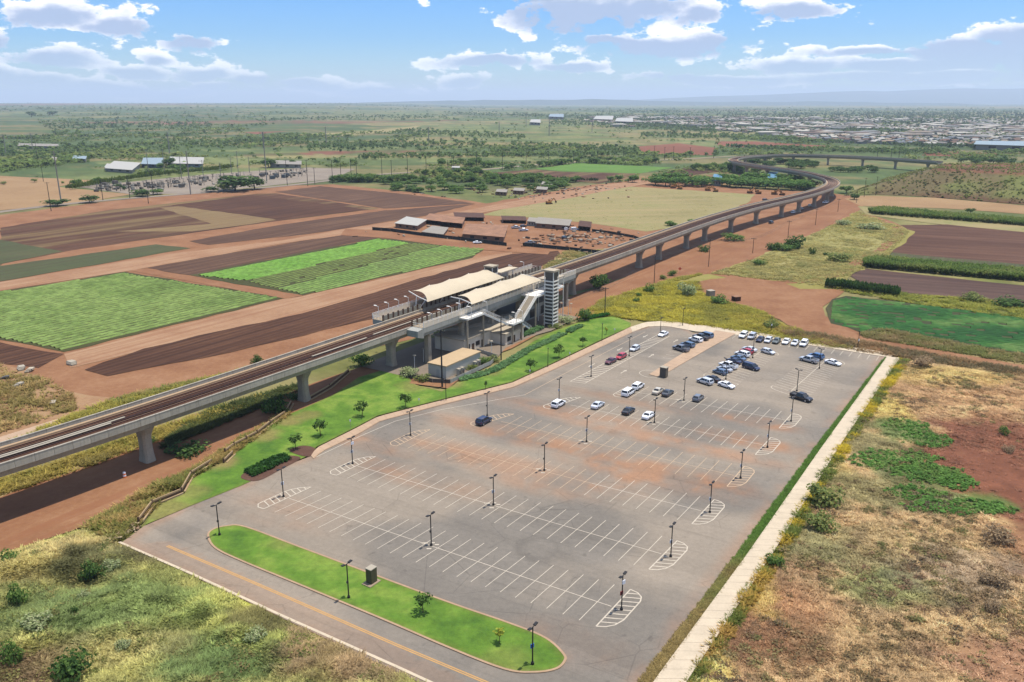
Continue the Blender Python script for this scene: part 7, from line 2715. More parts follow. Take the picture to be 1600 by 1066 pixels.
low_scrub('low_scrub', 'low brown and olive scrub dotted through the dry field at the right', vis, 3600, [A(150, 128, 100), A(128, 116, 84), A(176, 150, 118), A(138, 142, 90), A(158, 128, 104), A(120, 112, 92)], rz, .25, 1.5, 981,
          lambda x, y: r_dens(x, y) * sstep(fbm(x / 9, y / 9, 983, 4), .4, .58) * sstep(edge_dist(x, y, rx_poly), .6, 2.5))
low_scrub('low_scrub', 'low olive and pale scrub dotted through the lower left field', visl, 1900, [A(128, 138, 74), A(156, 160, 90), A(112, 124, 70), A(176, 176, 110), A(140, 128, 88), A(108, 132, 70)], lz, .25, 1.5, 985,
          lambda x, y: sstep(fbm(x / 6, y / 6, 987, 4), .42, .6) * sstep(edge_dist(x, y, lp), .8, 3))
low_scrub('low_scrub', 'low scrub dotted through the yellow meadow behind the lot', mw, 900, [A(136, 144, 80), A(176, 176, 84), A(120, 128, 76), A(150, 134, 96)], lambda x, y: x * 0 + .05, .3, 1.7, 989,
          lambda x, y: sstep(fbm(x / 7, y / 7, 991, 4), .42, .6))


low_scrub('low_scrub', 'sparse pale weeds on the mown meadow behind the yard', px([(760, 338), (880, 303), (960, 293), (1170, 306), (1085, 348), (1010, 360), (930, 349)]), 700, [A(150, 156, 96), A(176, 172, 116), A(136, 146, 86)], lambda x, y: x * 0 + .05, .3, 1.3, 993,
          lambda x, y: sstep(fbm(x / 14, y / 14, 995, 4), .42, .62), .35)


# clipped hedges and ground cover by the station
def hedge(label, pts, wd, h, cols, n, cat='hedge'):
    P = [Vector(GV(u, v, .2)) for u, v in pts]
    xs_, ys_ = [], []
    L = [(b - a).length for a, b in zip(P[:-1], P[1:])]
    for (a, b), l in zip(zip(P[:-1], P[1:]), L):
        m = int(n * l / sum(L))
        t = RNG.random(m)
        d = (b - a).normalized()
        off = RNG.uniform(-.5, .5, m) * wd
        xs_.append(a.x + (b.x - a.x) * t - d.y * off); ys_.append(a.y + (b.y - a.y) * t + d.x * off)
    x = np.concatenate(xs_); y = np.concatenate(ys_)
    c = palette_at(x, y, cols, 971, 3)
    s = RNG.uniform(.4, .65, len(x))
    o = link('hedge', instance_mesh('hedge', CLUMP, x, y, x * 0 + .2, s, RNG.uniform(0, 6.28, len(x)), c, m_leafattr, s * h * 1.7))
    return tag(o, label, cat)


HG = [A(150, 205, 140), A(164, 214, 148), A(132, 190, 126)]
hedge('long clipped green hedge curving between the lawn and the station', [(716, 594), (745, 588), (775, 578), (800, 563), (830, 545), (856, 534), (880, 522)], 2.6, .6, HG, 900)
hedge('short green hedge wedge below the station stairs', [(812, 527), (830, 520), (846, 513)], 2.4, 1.0, HG, 260)
hedge('short hedge at the far tip of the lawn', [(912, 500), (930, 496), (950, 492)], 2.0, .8, [A(70, 142, 54), A(84, 156, 60)], 200)
hedge('straggling hedge continuing towards the lift tower', [(888, 520), (898, 514), (908, 510)], 2.0, .8, HG, 160)
hedge('low green plants filling the mulch bed', [(388, 742), (410, 733), (432, 722), (448, 716)], 3.2, .9, [A(70, 128, 52), A(90, 146, 60), A(60, 112, 50)], 420, 'plants')
hedge('thick dark green hedge between the slate field and the dirt road', [(1290, 447), (1330, 450), (1365, 456), (1405, 460)], 7, 2.6, [A(84, 122, 60), A(102, 142, 70), A(120, 160, 80)], 900)
hedge('row of bushes in the middle distance by the brown field', [(756, 276), (800, 277), (870, 281), (935, 284)], 6, 3.0, [A(90, 118, 66), A(112, 138, 78)], 500)
hedge('bright green clipped tree row along the substation', [(108, 297), (150, 290), (200, 282), (260, 274), (330, 268), (362, 263)], 7, 4.6, [A(150, 180, 72), A(168, 194, 80), A(124, 156, 66)], 1300, 'tree row')
# ------------------------------------------------------------------ scrap yard with sheds
m_rust = mat_plain('rusty_sheet', A(184, 138, 108), rough=.8, var=.4, scale=.25)
m_rust_d = mat_plain('dark_rust', A(110, 76, 60), rough=.85, var=.3, scale=.5)
m_tin = mat_plain('white_tin_roof', A(226, 224, 220), rough=.5, var=.08, scale=.4)
m_greytin = mat_plain('grey_tin_roof', A(186, 178, 168), rough=.6, var=.12, scale=.4)
m_pinkw = mat_plain('dusty_wall', A(184, 146, 124), rough=.85, var=.18, scale=.4)
m_screen = mat_plain('dark_green_screen', (.018, .024, .022), rough=.8, var=.25)
m_bluer = mat_plain('blue_tin_roof', A(178, 200, 218), rough=.5, var=.08)
m_pale_wall = mat_plain('pale_wall', A(206, 202, 196), rough=.8, var=.08)
m_openshade = mat_plain('shed_shade_and_window', (.03, .022, .018), rough=.9, var=.2)  # near-black, for painted shade inside open sheds and for window panes
m_tarp = mat_plain('blue_tarpaulin', A(110, 170, 216), rough=.5, var=.1)
m_exc = mat_plain('rusty_yellow_machine', (.3, .13, .03), rough=.6, var=.25)


def shed(label, corners, h, roofm, wallm=None, open_side=False, name='shed', slope=.25, z=.03, cat='shed'):
    """Four ground corners in photo pixels (near-left, near-right, far-right, far-left)."""
    P = [G(*c, 0) for c in corners]
    c = sum((p for p in P), Vector()) / 4
    o = thing(name, label, cat, (c.x, c.y, z))
    L = [p - c for p in P]
    mb = MB()
    if area2([(p.x, p.y) for p in L]) < 0:
        L = [L[1], L[0], L[3], L[2]]
    n = 4
    for i in range(4):
        a, b = L[i], L[(i + 1) % 4]
        if open_side and i == 0:
            continue
        mb.poly([(a.x, a.y, 0), (b.x, b.y, 0), (b.x, b.y, h), (a.x, a.y, h)])
    part('wall', mb.mesh('wall', wallm or m_pinkw), o)
    if open_side:
        mb = MB()
        a, b = L[0], L[1]
        for t in (0.02, .35, .66, .98):
            p = a.lerp(b, t)
            mb.cyl((p.x, p.y, 0), (p.x, p.y, h), .14, n=5)
        part('post', mb.mesh('post', m_rust_d), o)
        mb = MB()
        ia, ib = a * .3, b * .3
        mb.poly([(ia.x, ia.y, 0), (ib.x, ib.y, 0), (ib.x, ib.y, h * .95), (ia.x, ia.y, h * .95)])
        part('inner_shade_sheet', mb.mesh('inner_shade_sheet', m_openshade), o)  # near-black sheet inside the open shed, standing in for its shade
    E_ = [p * 1.07 for p in L]
    mb = MB()
    top = [(E_[0].x, E_[0].y, h + .02), (E_[1].x, E_[1].y, h + .02), (E_[2].x, E_[2].y, h + .02 + slope * 2), (E_[3].x, E_[3].y, h + .02 + slope * 2)]
    mb.hexa([(p[0], p[1], p[2]) for p in top] + [(p[0], p[1], p[2] + .16) for p in top])
    part('roof', mb.mesh('roof', roofm), o)
    if wallm is not None or not open_side:
        a, b = L[0], L[1]
        d = (b - a)
        nn = Vector((d.y, -d.x, 0)).normalized()
        for t in (.18, .5, .8):
            p, q_ = a.lerp(b, t) + nn * .05, a.lerp(b, t + .1) + nn * .05
            mb = MB(); mb.poly([(p.x, p.y, h * .35), (q_.x, q_.y, h * .35), (q_.x, q_.y, h * .75), (p.x, p.y, h * .75)])
            part('window', mb.mesh('window', m_openshade), o)
    return o


shed('white roofed shed at the left end of the yard', [(618, 356), (652, 360), (666, 352), (636, 347)], 2.6, m_tin)
shed('long rusty shed in the middle of the yard beside the dark fence', [(724, 374), (786, 379), (792, 362), (730, 360)], 2.9, m_rust)
shed('open rusty shelter behind the white roofed shed', [(662, 350), (690, 353), (700, 345), (672, 342)], 2.6, m_rust, None, True)
shed('open dark shelter in the middle of the yard', [(690, 354), (722, 357), (726, 349), (694, 346)], 2.8, m_rust, None, True)
shed('long low dark lean-to along the back of the yard, left part', [(712, 345), (756, 346), (754, 340), (710, 339)], 2.2, m_rust_d, None, True)
shed('low dark lean-to along the back of the yard, right part', [(786, 349), (822, 350), (820, 345), (784, 344)], 2.0, m_rust_d, None, True)
shed('grey roofed long shed at the back of the yard', [(838, 356), (888, 360), (892, 352), (842, 348)], 2.6, m_greytin)
shed('pale low roof on the yard floor behind the dark fence', [(660, 366), (692, 370), (700, 361), (676, 358)], 1.2, m_greytin)
shed('small dark shed at the right of the parked vans', [(904, 360), (922, 362), (924, 355), (906, 353)], 2.4, m_rust_d, None, True)
shed('pale container at the back of the yard', [(824, 353), (838, 354), (840, 348), (827, 347)], 2.6, m_greytin, m_pale_wall, name='container', slope=.02)

fence_rows = [([(582, 360), (610, 362), (660, 369), (720, 376), (792, 385)], 'dark screen fence along the near left side of the yard', 1.8), ([(817, 385), (850, 388), (890, 392), (960, 400)], 'dark screen fence along the near right side of the yard', 1.8), ([(925, 362), (950, 365), (990, 372), (1010, 380)], 'dark broken fence along the back right of the yard', 1.4)]
for pts, lab, h in fence_rows:
    o = thing('screen_fence', lab, 'fence', (0, 0, 0))
    P = [G(*q, 0) for q in pts]
    for a, b in zip(P[:-1], P[1:]):
        n = max(1, int((b - a).length / 5))
        for i in range(n):
            q0, q1 = a.lerp(b, i / n), a.lerp(b, (i + .97) / n)
            mb = MB(); mb.beam((q0.x, q0.y, h / 2 + .1), (q1.x, q1.y, h / 2 + .1), .08, h)
            part('panel', mb.mesh('panel', m_screen), o)
            mb = MB(); mb.cyl((q0.x, q0.y, 0), (q0.x, q0.y, h + .35), .08, n=5)
            part('post', mb.mesh('post', m_rust_d), o)

YARD_CARS = [('minivan', 'white', 898, 357.5, .3, 'white van in front of the small dark shed of the yard'), ('minivan', 'white', 886, 357, 1.2, 'white van at the right end of the grey roofed shed'), ('pickup', 'silver', 806, 355, .4, 'silver pickup truck at the back of the yard'), ('pickup', 'pale_silver', 818, 359, .2, 'pale pickup truck in the middle of the yard'),
             ('hatchback', 'dark_grey', 818, 352.5, .6, 'dark wrecked car at the back of the yard'), ('sedan', 'white', 746, 378, .3, 'white car beside the long rusty shed'), ('pickup', 'grey', 828, 379, .5, 'grey flatbed truck behind the near right fence of the yard'), ('suv', 'black', 882, 371, 1.1, 'black wrecked car among the scrap of the yard')]
for kind, colr, u, v, a, lab in YARD_CARS:
    p = G(u, v, .7)
    make_car(kind, colr, u, v, a, lab, 'car' if kind != 'pickup' else 'pickup truck', z=.03, grp='vehicles in the scrap yard')

# heaps of scrap: many pieces too mixed to count
V_, F_, C_ = [], [], []
for (u, v, r, n) in [(880, 372, 6, 60), (900, 368, 7, 80), (915, 366, 7, 60), (860, 378, 7, 70), (835, 378, 5, 40), (950, 376, 8, 60), (965, 372, 5, 30), (700, 364, 8, 40), (640, 362, 8, 30), (930, 388, 9, 30), (890, 380, 8, 60), (770, 356, 6, 30), (700, 298, 14, 60), (930, 296, 12, 80), (860, 302, 16, 70), (820, 303, 14, 80), (790, 305, 12, 60), (920, 300, 14, 70)]:
    p = G(u, v)
    for i in range(int(n * .42)):
        x, y = p.x + random.gauss(0, r * 1.3), p.y + random.gauss(0, r * 1.7)
        sx, sy, sz = random.uniform(.3, 1.6), random.uniform(.2, .9), random.uniform(.2, 1.1)
        M = Matrix.Translation((x, y, sz * .4)) @ Matrix.Rotation(random.uniform(0, 3), 4, 'Z') @ Matrix.Rotation(random.uniform(-.3, .3), 4, 'X')
        b = len(V_)
        for cx in (-1, 1):
            for cy in (-1, 1):
                for cz in (-1, 1):
                    V_.append(tuple(M @ Vector((cx * sx, cy * sy, cz * sz * .5))))
        for q in ((0, 1, 3, 2), (4, 6, 7, 5), (0, 4, 5, 1), (2, 3, 7, 6), (0, 2, 6, 4), (1, 5, 7, 3)):
            F_.append([b + k for k in q])
        c = random.choice([A(130, 92, 70), A(164, 124, 100), A(200, 192, 182), A(100, 84, 76), A(184, 136, 104), A(80, 66, 58), A(190, 160, 134), A(214, 206, 196)])
        C_ += [c] * 8
stuff('scrap_heap', np_mesh('scrap_heap', np.array(V_), np.array(F_), mat_attr('scrap', rough=.7, fine=.8, amt=.3), np.array(C_)), 'heaps of rusty and pale scrap spread over the yard', 'scrap')
for k, (u, v, w_) in enumerate([(775, 303, 'left'), (802, 301, 'middle'), (838, 299, 'right'), (846, 291, 'long'), (866, 289, 'rearmost')]):
    shed('pale weathered %s container of the scrub dump behind the meadow' % w_, [(u, v + 2), (u + 16, v + 3), (u + 18, v - 1), (u + 2, v - 2)], 2.6, m_greytin, m_pinkw, name='container', slope=.05)

# rubbish left of the guideway
for k, (u, v, s, w_) in enumerate([(32, 578, 2.2, 'white sheet heap beside the track at the left edge'), (44, 581, 1.8, 'grey pallet beside the white sheet heap'), (83, 630, 1.9, 'pale concrete block on the dry ground by the guideway'), (6, 592, 1.3, 'dark barrel heap at the left edge of the picture'), (26, 604, 1.6, 'small pale rubble heap by the left edge'), (112, 570, 2.4, 'pale plank lying beside the dark field')]):
    p = G(u, v)
    o = thing('debris_block', w_, 'debris', p, random.uniform(0, 3))
    for i in range(3 if k != 2 else 1):
        mb = MB(); mb.box(-s * .6 + i * .5, s * .6 + i * .3, -s * .3 - i * .3, s * .3 - i * .2, .05 + i * .16, .45 + i * .2)
        part('slab', mb.mesh('slab', m_cover if k in (0, 4, 5) else m_dark if k == 3 else m_sconc), o)
o = thing('slab', 'pale concrete slab beside the guideway at the left edge', 'concrete slab', G(20, 684, 0), VDIR)
mb = MB(); mb.box(-14, 12, -2.4, 2.4, 0, .16)
part('slab', mb.mesh('slab', m_conc_red), o)
# boxes on the turning place
for (u, v, w_, h_, lab) in [(1110, 463, 2.4, 2.2, 'grey crate at the left of the red turning place'), (1150, 470, 2.4, 1.6, 'brown crate in the middle of the red turning place')]:
    o = thing('crate', lab, 'crate', G(u, v, .1), .4)
    mb = MB(); mb.box(-w_ / 2, w_ / 2, -w_ / 2, w_ / 2, 0, h_)
    part('body', mb.mesh('body', m_sconc if 'grey' in lab else m_rust_d), o)
    mb = MB(); mb.box(-w_ / 2 - .1, w_ / 2 + .1, -w_ / 2 - .1, w_ / 2 + .1, h_, h_ + .14)
    part('lid', mb.mesh('lid', m_cover if 'grey' in lab else m_rust), o)

# excavators in front of the shady grove
def excavator(u, v, ang, label):
    o = thing('excavator', label, 'excavator', G(u, v, .05), ang, 'rusty yellow excavators by the grove')
    for s in (-1, 1):
        mb = MB(); mb.box(-2.1, 2.1, s * 1.1 - .3, s * 1.1 + .3, 0, .9)
        part('track', mb.mesh('track', m_rust_d), o)
    mb = MB(); mb.box(-2.2, 1.3, -1.3, 1.3, 1.0, 2.2)
    part('body', mb.mesh('body', m_exc), o)
    mb = MB(); mb.box(-.1, 1.2, .2, 1.2, 2.2, 3.2)
    c = part('cab', mb.mesh('cab', m_exc), o)
    mb = MB(); mb.box(.1, 1.24, .15, 1.24, 2.4, 3.0)
    part('cab_window', mb.mesh('cab_window', m_black), c)
    mb = MB(); mb.beam((1.2, -.4, 1.8), (3.6, -.4, 4.2), .45, .6); mb.beam((3.6, -.4, 4.2), (5.4, -.4, 2.0), .38, .5)
    part('arm', mb.mesh('arm', m_exc), o)
    mb = MB(); mb.hexa([(5.0, -1, .7), (6.0, -1, .9), (6.0, .2, .9), (5.0, .2, .7), (5.1, -1, 2.0), (5.7, -1, 2.0), (5.7, .2, 2.0), (5.1, .2, 2.0)])
    part('bucket', mb.mesh('bucket', m_rust_d), o)


for (u, v, a, w_) in [(1052, 294, .2, 'leftmost by the shady grove'), (1062, 296, 2.8, 'beside the leftmost'), (1106, 298, .1, 'third from the left'), (1118, 300, 2.9, 'fourth from the left'), (1172, 302, .4, 'fifth from the left'), (1185, 303, 3.0, 'sixth from the left'), (1210, 304, .2, 'seventh from the left'), (1222, 305, 2.6, 'rightmost by the guideway'), (858, 319, .5, 'standing alone on the meadow')]:
    excavator(u, v, a, 'rusty yellow excavator, ' + w_)
for (u, v, lab, c) in [(1120, 287, 'blue tarpaulin shelter between the grove trees at the left', m_tarp), (1206, 283, 'small blue tarpaulin shelter among the grove trees at the right', m_tarp)]:
    shed(lab, [(u - 8, v + 3), (u + 6, v + 4), (u + 8, v - 3), (u - 5, v - 4)], 4.6, c, m_pale_wall, name='shelter', slope=.8)
# vehicles under the guideway far off
for (kind, c, u, v, a, lab) in [('minivan', 'white', 1240, 331, .9, 'white van parked under the far guideway'), ('pickup', 'silver', 1252, 326, .9, 'silver truck parked under the far guideway'), ('minivan', 'beige', 1266, 321, .9, 'tan van parked under the far guideway'), ('pickup', 'white', 1290, 316, .7, 'white truck under the guideway bend'), ('suv', 'dark_grey', 1205, 347, .9, 'dark car beside the far guideway column'), ('pickup', 'red', 1166, 325, .2, 'red truck on the gravel beyond the guideway'), ('suv', 'black', 1196, 312, .3, 'black car on the gravel beyond the guideway'), ('suv', 'dark_grey', 1216, 312.5, .3, 'dark grey car on the gravel beyond the guideway')]:
    make_car(kind, c, u, v, a, lab, z=.06, grp='vehicles along the far guideway')

# ------------------------------------------------------------------ substation
m_equip = mat_plain('switchgear_grey', A(150, 146, 142), rough=.6, var=.15)
m_equip_b = mat_plain('switchgear_blue', A(120, 136, 150), rough=.6, var=.15)
rs = random.Random(3)
TRSRC = {}
for k in range(2):
    mt = m_equip if k == 0 else m_equip_b
    mb = MB(); mb.box(-2.2, 2.2, -1.4, 1.4, .3, 3.2)
    a = mb.mesh('tank', mt)
    mb = MB()
    for i in range(6):
        mb.box(-2.0 + i * .7, -1.7 + i * .7, -2.0, -1.45, .6, 2.8)
    b = mb.mesh('radiator', mt)
    mb = MB()
    for x in (-1.3, 0, 1.3):
        mb.cyl((x, 0, 3.2), (x, 0, 4.6), .2, .1, 6)
    c = mb.mesh('bushing', m_rust_d)
    TRSRC[k] = (a, b, c)
TPOS = [(240, 293, 'left end of the gravel yard'), (284, 293, 'below the slim pole'), (322, 281, 'behind the rounded tree'), (274, 287, 'white topped, mid yard'), (410, 276, 'right of the rounded tree'), (426, 280, 'first blue one at the right'), (432, 277, 'second blue one at the right'), (444, 278, 'third blue one at the right'), (448, 276, 'last blue one at the right'), (164, 291, 'left foot of the hedge'), (180, 288, 'second along the hedge')]
for k, (u, v, w_) in enumerate(TPOS):
    o = thing('transformer', 'grey substation transformer, ' + w_, 'transformer', G(u, v, .05), rs.uniform(-.3, .3) + VDIR, 'transformers of the substation')
    a, b, c = TRSRC[1 if 'blue' in w_ else 0]
    part('tank', a, o); part('radiator', b, o); part('bushing', c, o)
V_, F_, C_ = [], [], []
for i in range(280):
    t = rs.random()
    u = 150 + 330 * t
    vlo, vhi = 291 - 26 * t, 304 - 27 * t
    if u < 260:
        vlo, vhi = 292 - .06 * (u - 150), 300 - .02 * (u - 150)
    p = G(u, rs.uniform(vlo, vhi))
    kind = rs.random()
    mb = MB()
    h = rs.uniform(2.0, 4.5)
    if kind < .6:
        mb.beam((p.x, p.y, 0), (p.x, p.y, h), .35, .35, up=(0, 1, 0))
        mb.box(p.x - 1.2, p.x + 1.2, p.y - .18, p.y + .18, h, h + .3)
    else:
        w_ = rs.uniform(.6, 1.8)
        mb.box(p.x - w_, p.x + w_, p.y - .7, p.y + .7, .1, h * .6)
    b = len(V_)
    V_ += mb.v
    F_ += [[b + k for k in f] for f in mb.f]
    C_ += [rs.choice([A(130, 128, 126), A(176, 176, 174), A(104, 100, 98), A(150, 146, 140), A(206, 206, 204)])] * len(mb.v)
stuff('switchgear', np_mesh('switchgear', np.array(V_), np.array(F_), MATS['scrap'], np.array(C_)), 'crowd of busbar posts and switchgear over the gravel yard', 'switchgear')
shed('white roofed long hall behind the substation hedge', [(166, 268), (206, 271), (220, 262), (180, 259)], 3.4, m_tin, m_pale_wall, name='hall', cat='hall', slope=.8)
shed('blue roofed hall right of the white roofed hall', [(222, 262), (254, 263), (256, 255), (226, 255)], 4, m_bluer, MATS['switchgear_blue'], name='hall', cat='hall', slope=1.0)
shed('large pale roofed hall behind the substation hedge at the right', [(262, 261), (316, 262), (318, 254), (268, 253)], 4, m_tin, m_bluer, name='hall', cat='hall', slope=.9)
shed('small white shed left of the substation halls', [(164, 266), (180, 267), (184, 262), (168, 261)], 3, m_tin, m_pale_wall)
shed('long low white building far left behind the scrub', [(30, 232), (90, 233), (90, 230), (32, 229)], 4, m_greytin, m_pale_wall, name='long_building', cat='building', slope=.4)
shed('very long pale greenhouse on the far slope at the left', [(124, 172), (246, 174), (246, 169), (126, 168)], 12, m_tin, m_pale_wall, name='greenhouse', cat='greenhouse', slope=.4)
shed('green roofed long shed right of the substation', [(424, 262), (470, 263), (470, 258), (426, 257)], 4, m_greytin, m_pale_wall, slope=.3)
shed('small blue roofed hut left of the substation', [(114, 253), (134, 254), (136, 250), (116, 249)], 4, m_bluer, m_pale_wall)
shed('small cream hut beside the straw field', [(80, 256), (88, 257), (90, 252), (82, 251)], 4, m_greytin, m_pinkw)
shed('white warehouse in front of the town, left', [(928, 190), (956, 191), (958, 185), (932, 185)], 9, m_tin, m_pale_wall, name='warehouse', cat='warehouse', slope=.5)
shed('white warehouse in front of the town, middle', [(962, 194), (988, 195), (988, 189), (964, 189)], 9, m_tin, m_pale_wall, name='warehouse', cat='warehouse', slope=.5)
shed('pale blue warehouse at the right edge of the town', [(1524, 234), (1640, 238), (1640, 231), (1528, 229)], 8, m_bluer, m_pale_wall, name='warehouse', cat='warehouse', slope=.5)
shed('white long shed on the plain left of the town', [(828, 195), (844, 196), (844, 191), (830, 191)], 8, m_tin, m_pale_wall, name='warehouse', cat='warehouse', slope=.5)
shed('blue roofed warehouse left of the town', [(858, 186), (880, 187), (880, 182), (860, 182)], 10, m_bluer, m_pale_wall, name='warehouse', cat='warehouse', slope=.5)
shed('white truck trailer on the grey road', [(706, 268), (718, 268.5), (718.5, 266), (707, 266)], 4, m_tin, m_pale_wall, name='trailer', cat='trailer', slope=.02)

# ------------------------------------------------------------------ larger trees
def big_tree(u, v, w_px, h_px, label, pal, key, group=None, cat='tree', tr=.3):
    p = G(u, v)
    dist = math.hypot(p.y, CAM_H)
    w = w_px * dist / FOC * .6
    h = h_px * dist / FOC * .92
    z0 = land_z(p.x, p.y) - .1
    o = thing(cat.replace(' ', '_'), label, 'tree', (p.x, p.y, z0), random.uniform(0, 6.28), group)
    kk = 'tree_' + key
    if kk not in SHRUB:
        SHRUB[kk] = [crown_mesh('crown', 1300 + s + len(SHRUB) * 10, 600, .12, 10, pal, 1.0, 1.0, 0, .6) for s in range(3)]
    f = part('crown', random.choice(SHRUB[kk]), o, (0, 0, h * .56))
    f.scale = (w, w, h * .52)
    t = part('trunk', BIGTRUNK, o)
    t.scale = (h / 6,) * 3
    return o


BIGTRUNK = trunk_mesh(4.2, .32, .3, 5, 5, 2.4)
for (u, v, w_, h_, lab, pal, key) in [(368, 298, 62, 30, 'rounded green tree at the near corner of the substation', DKG, 'dark'), (398, 296, 34, 22, 'dark green tree right of the rounded substation tree', DKG, 'dark'), (330, 300, 26, 10, 'low dark bush left of the rounded substation tree', DKG, 'dark'), (350, 299, 22, 14, 'pale green tree left of the rounded substation tree', OLG, 'olive'),
                                      (265, 262, 22, 18, 'dark tree between the substation halls', DKG, 'dark'), (222, 307, 34, 14, 'dark green bush clump by the road in front of the substation', DKG, 'dark'), (246, 304, 24, 10, 'smaller green bush by the road in front of the substation', MDG, 'mid'), (140, 317, 28, 14, 'round dark bush at the roadside below the straw field', DKG, 'dark'), (90, 322, 34, 14, 'dark green bush at the foot of the left power pole', DKG, 'dark'), (185, 295, 12, 9, 'little dark bush at the substation fence, left', DKG, 'dark'), (194, 297, 8, 8, 'little dark bush at the substation fence, right', DKG, 'dark'), (54, 285, 10, 7, 'small bush on the straw field edge, right', OLG, 'olive'), (6, 289, 9, 7, 'small bush on the straw field edge, left', OLG, 'olive'),
                                      (50, 186, 16, 10, 'dark tree on the far red slope, left', DKG, 'dark'), (83, 184, 14, 9, 'dark tree on the far red slope, right', DKG, 'dark'), (642, 355, 18, 9, 'round bush behind the white roofed shed', OLG, 'olive'), (420, 262, 26, 16, 'dark tree right of the substation', DKG, 'dark'), (1335, 312, 16, 12, 'dark tree at the foot of the mound by the guideway bend', DKG, 'dark'), (1322, 302, 22, 14, 'bright green bushes at the guideway bend', MDG, 'mid'), (1516, 333, 14, 10, 'tree in the tall crop below the mound', DKG, 'dark')]:
    big_tree(u, v, w_, h_, lab, pal, key)
# the shady grove behind the meadow
GPAL = [A(88, 132, 60), A(106, 150, 68), A(76, 116, 56), A(128, 166, 80)]
gp = [(1024, 289), (1040, 291), (1056, 290), (1032, 284), (1050, 283), (1070, 291), (1082, 289), (1066, 284), (1092, 287), (1104, 289), (1096, 292), (1128, 290), (1140, 292), (1134, 285), (1150, 287), (1158, 293), (1166, 289), (1150, 293), (1176, 294), (1186, 291), (1196, 295), (1206, 291), (1216, 296), (1226, 292), (1236, 297), (1246, 294), (1256, 297), (1264, 295), (1190, 284), (1224, 285), (1244, 287), (1172, 283)]
for k, (u, v) in enumerate(gp):
    big_tree(u, v, 30, 16, 'wide umbrella-crowned green tree of the shady grove behind the meadow', GPAL, 'grove', 'umbrella-crowned trees of the grove')
# orchard inside the far loop of the guideway
rg = random.Random(9)
for k in range(46):
    t = rg.random()
    u = 1172 + t * 112
    v = 252 + (u - 1172) * .09 + rg.uniform(-3.5, 5.5)
    big_tree(u, v, rg.uniform(12, 18), rg.uniform(7, 10), 'dark green tree of the thicket inside the guideway loop', DKG, 'dark', 'trees inside the guideway loop')
for k in range(20):
    u = 1296 + rg.random() * 74
    big_tree(u, 267 + rg.uniform(-2, 3), rg.uniform(11, 15), rg.uniform(7, 9), 'dark green tree in the line between the guideway loop and the mound', DKG, 'dark', 'tree line left of the mound')
for k in range(26):
    u = 1500 + rg.random() * 130
    v = 254 + (u - 1500) * .03 + rg.uniform(-1.5, 2)
    big_tree(u, v, rg.uniform(10, 16), rg.uniform(7, 13), 'dark tree standing behind the top of the mound', DKG, 'dark', 'trees behind the mound')
# scrub thicket left of the dump
for k in range(60):
    u = 600 + rg.random() * 290
    v = 296 - (u - 600) * .012 + rg.uniform(-13, 9) * (1 - abs(u - 700) / 400)
    big_tree(u, v, rg.uniform(12, 24), rg.uniform(7, 12), 'green scrub tree in the thicket between the ploughed plot and the meadow', MDG if k % 3 else DKG, 'mid' if k % 3 else 'dark', 'scrub trees of the thicket')
# weeds on the mound
mpoly, mz = MOUND
mv = px([(1318, 306), (1365, 304), (1450, 308), (1660, 325), (1660, 290), (1640, 262), (1400, 250)])
x, y = scatter_in(mv, 5200, lambda x, y: (.12 + .88 * sstep(fbm(x / 25, y / 25, 881, 4), .42, .6)))
k = pip(x, y, mpoly); x, y = x[k], y[k]
c = 1.4 * palette_at(x, y, [A(150, 166, 92), A(174, 182, 106), A(130, 146, 86), A(170, 150, 116)], 883, 20)
s = RNG.uniform(.5, 1.5, len(x))
stuff('scrub', instance_mesh('scrub', CLUMP_F, x, y, mz(x, y) - .1, s, RNG.uniform(0, 6.28, len(x)), c, m_leafattr, s * .8), 'low scrub dotting the side of the grassy mound', 'scrub')

# ------------------------------------------------------------------ far plain: scrub, trees and the town
def cl_at(x, y):
    return parcels(x, y)[0]


def uv_scatter(n, u0, u1, v0, v1, seed):
    r = np.random.default_rng(seed)
    u = r.uniform(u0, u1, n); v = v0 + (v1 - v0) * r.random(n)
    xx, yy = u - 800.0, v - 533.0
    zz = -FOC * math.sin(PITCH) - yy * math.cos(PITCH)
    t = -CAM_H / zz
    return xx * t, (FOC * math.cos(PITCH) - yy * math.sin(PITCH)) * t


OPEN = [px(p) for p in ([(375, 206), (432, 194), (550, 189), (660, 196), (640, 204), (400, 212)], [(-100, 174), (45, 182), (90, 212), (0, 217), (-100, 217)], [(996, 229), (1060, 224), (1118, 231), (1112, 243), (1000, 240)], [(1118, 221), (1290, 228), (1286, 233), (1122, 228)],
                           [(836, 264), (900, 255), (1052, 262), (1000, 271), (936, 287), (770, 275)], [(-200, 286), (0, 275), (205, 304), (120, 318), (0, 329), (-200, 352)], [(105, 297), (200, 282), (480, 262), (560, 265), (520, 282), (260, 306)], [(1316, 306), (1365, 304), (1660, 325), (1660, 262), (1400, 250)],
                           [(1130, 246), (1300, 240), (1420, 248), (1330, 300), (1150, 262)], [(1010, 296), (1020, 280), (1290, 284), (1290, 304)])]
X, Y = uv_scatter(76000, -60, 1660, 161.5, 292, 91)
r = np.hypot(X, Y)
cl = cl_at(X, Y)
keep = RNG.random(len(X)) < np.array([.5, .08, .04, .01, .9])[cl]
nn = fbm(X / 70, Y / 70, 901, 5)
keep &= (nn > .47) | ((RNG.random(len(X)) < .06) & (nn > .36))
for p in OPEN:
    keep &= ~pip(X, Y, p)
keep &= ~((Y < 760) & (X > -190) & (X < 300))
keep &= (Y > 560)
keep &= edge_dist(X, Y, ribbon(smooth_path(px(GREYROAD), 3), 10)) > 8
X, Y, cl = X[keep], Y[keep], cl[keep]
r = np.hypot(X, Y)
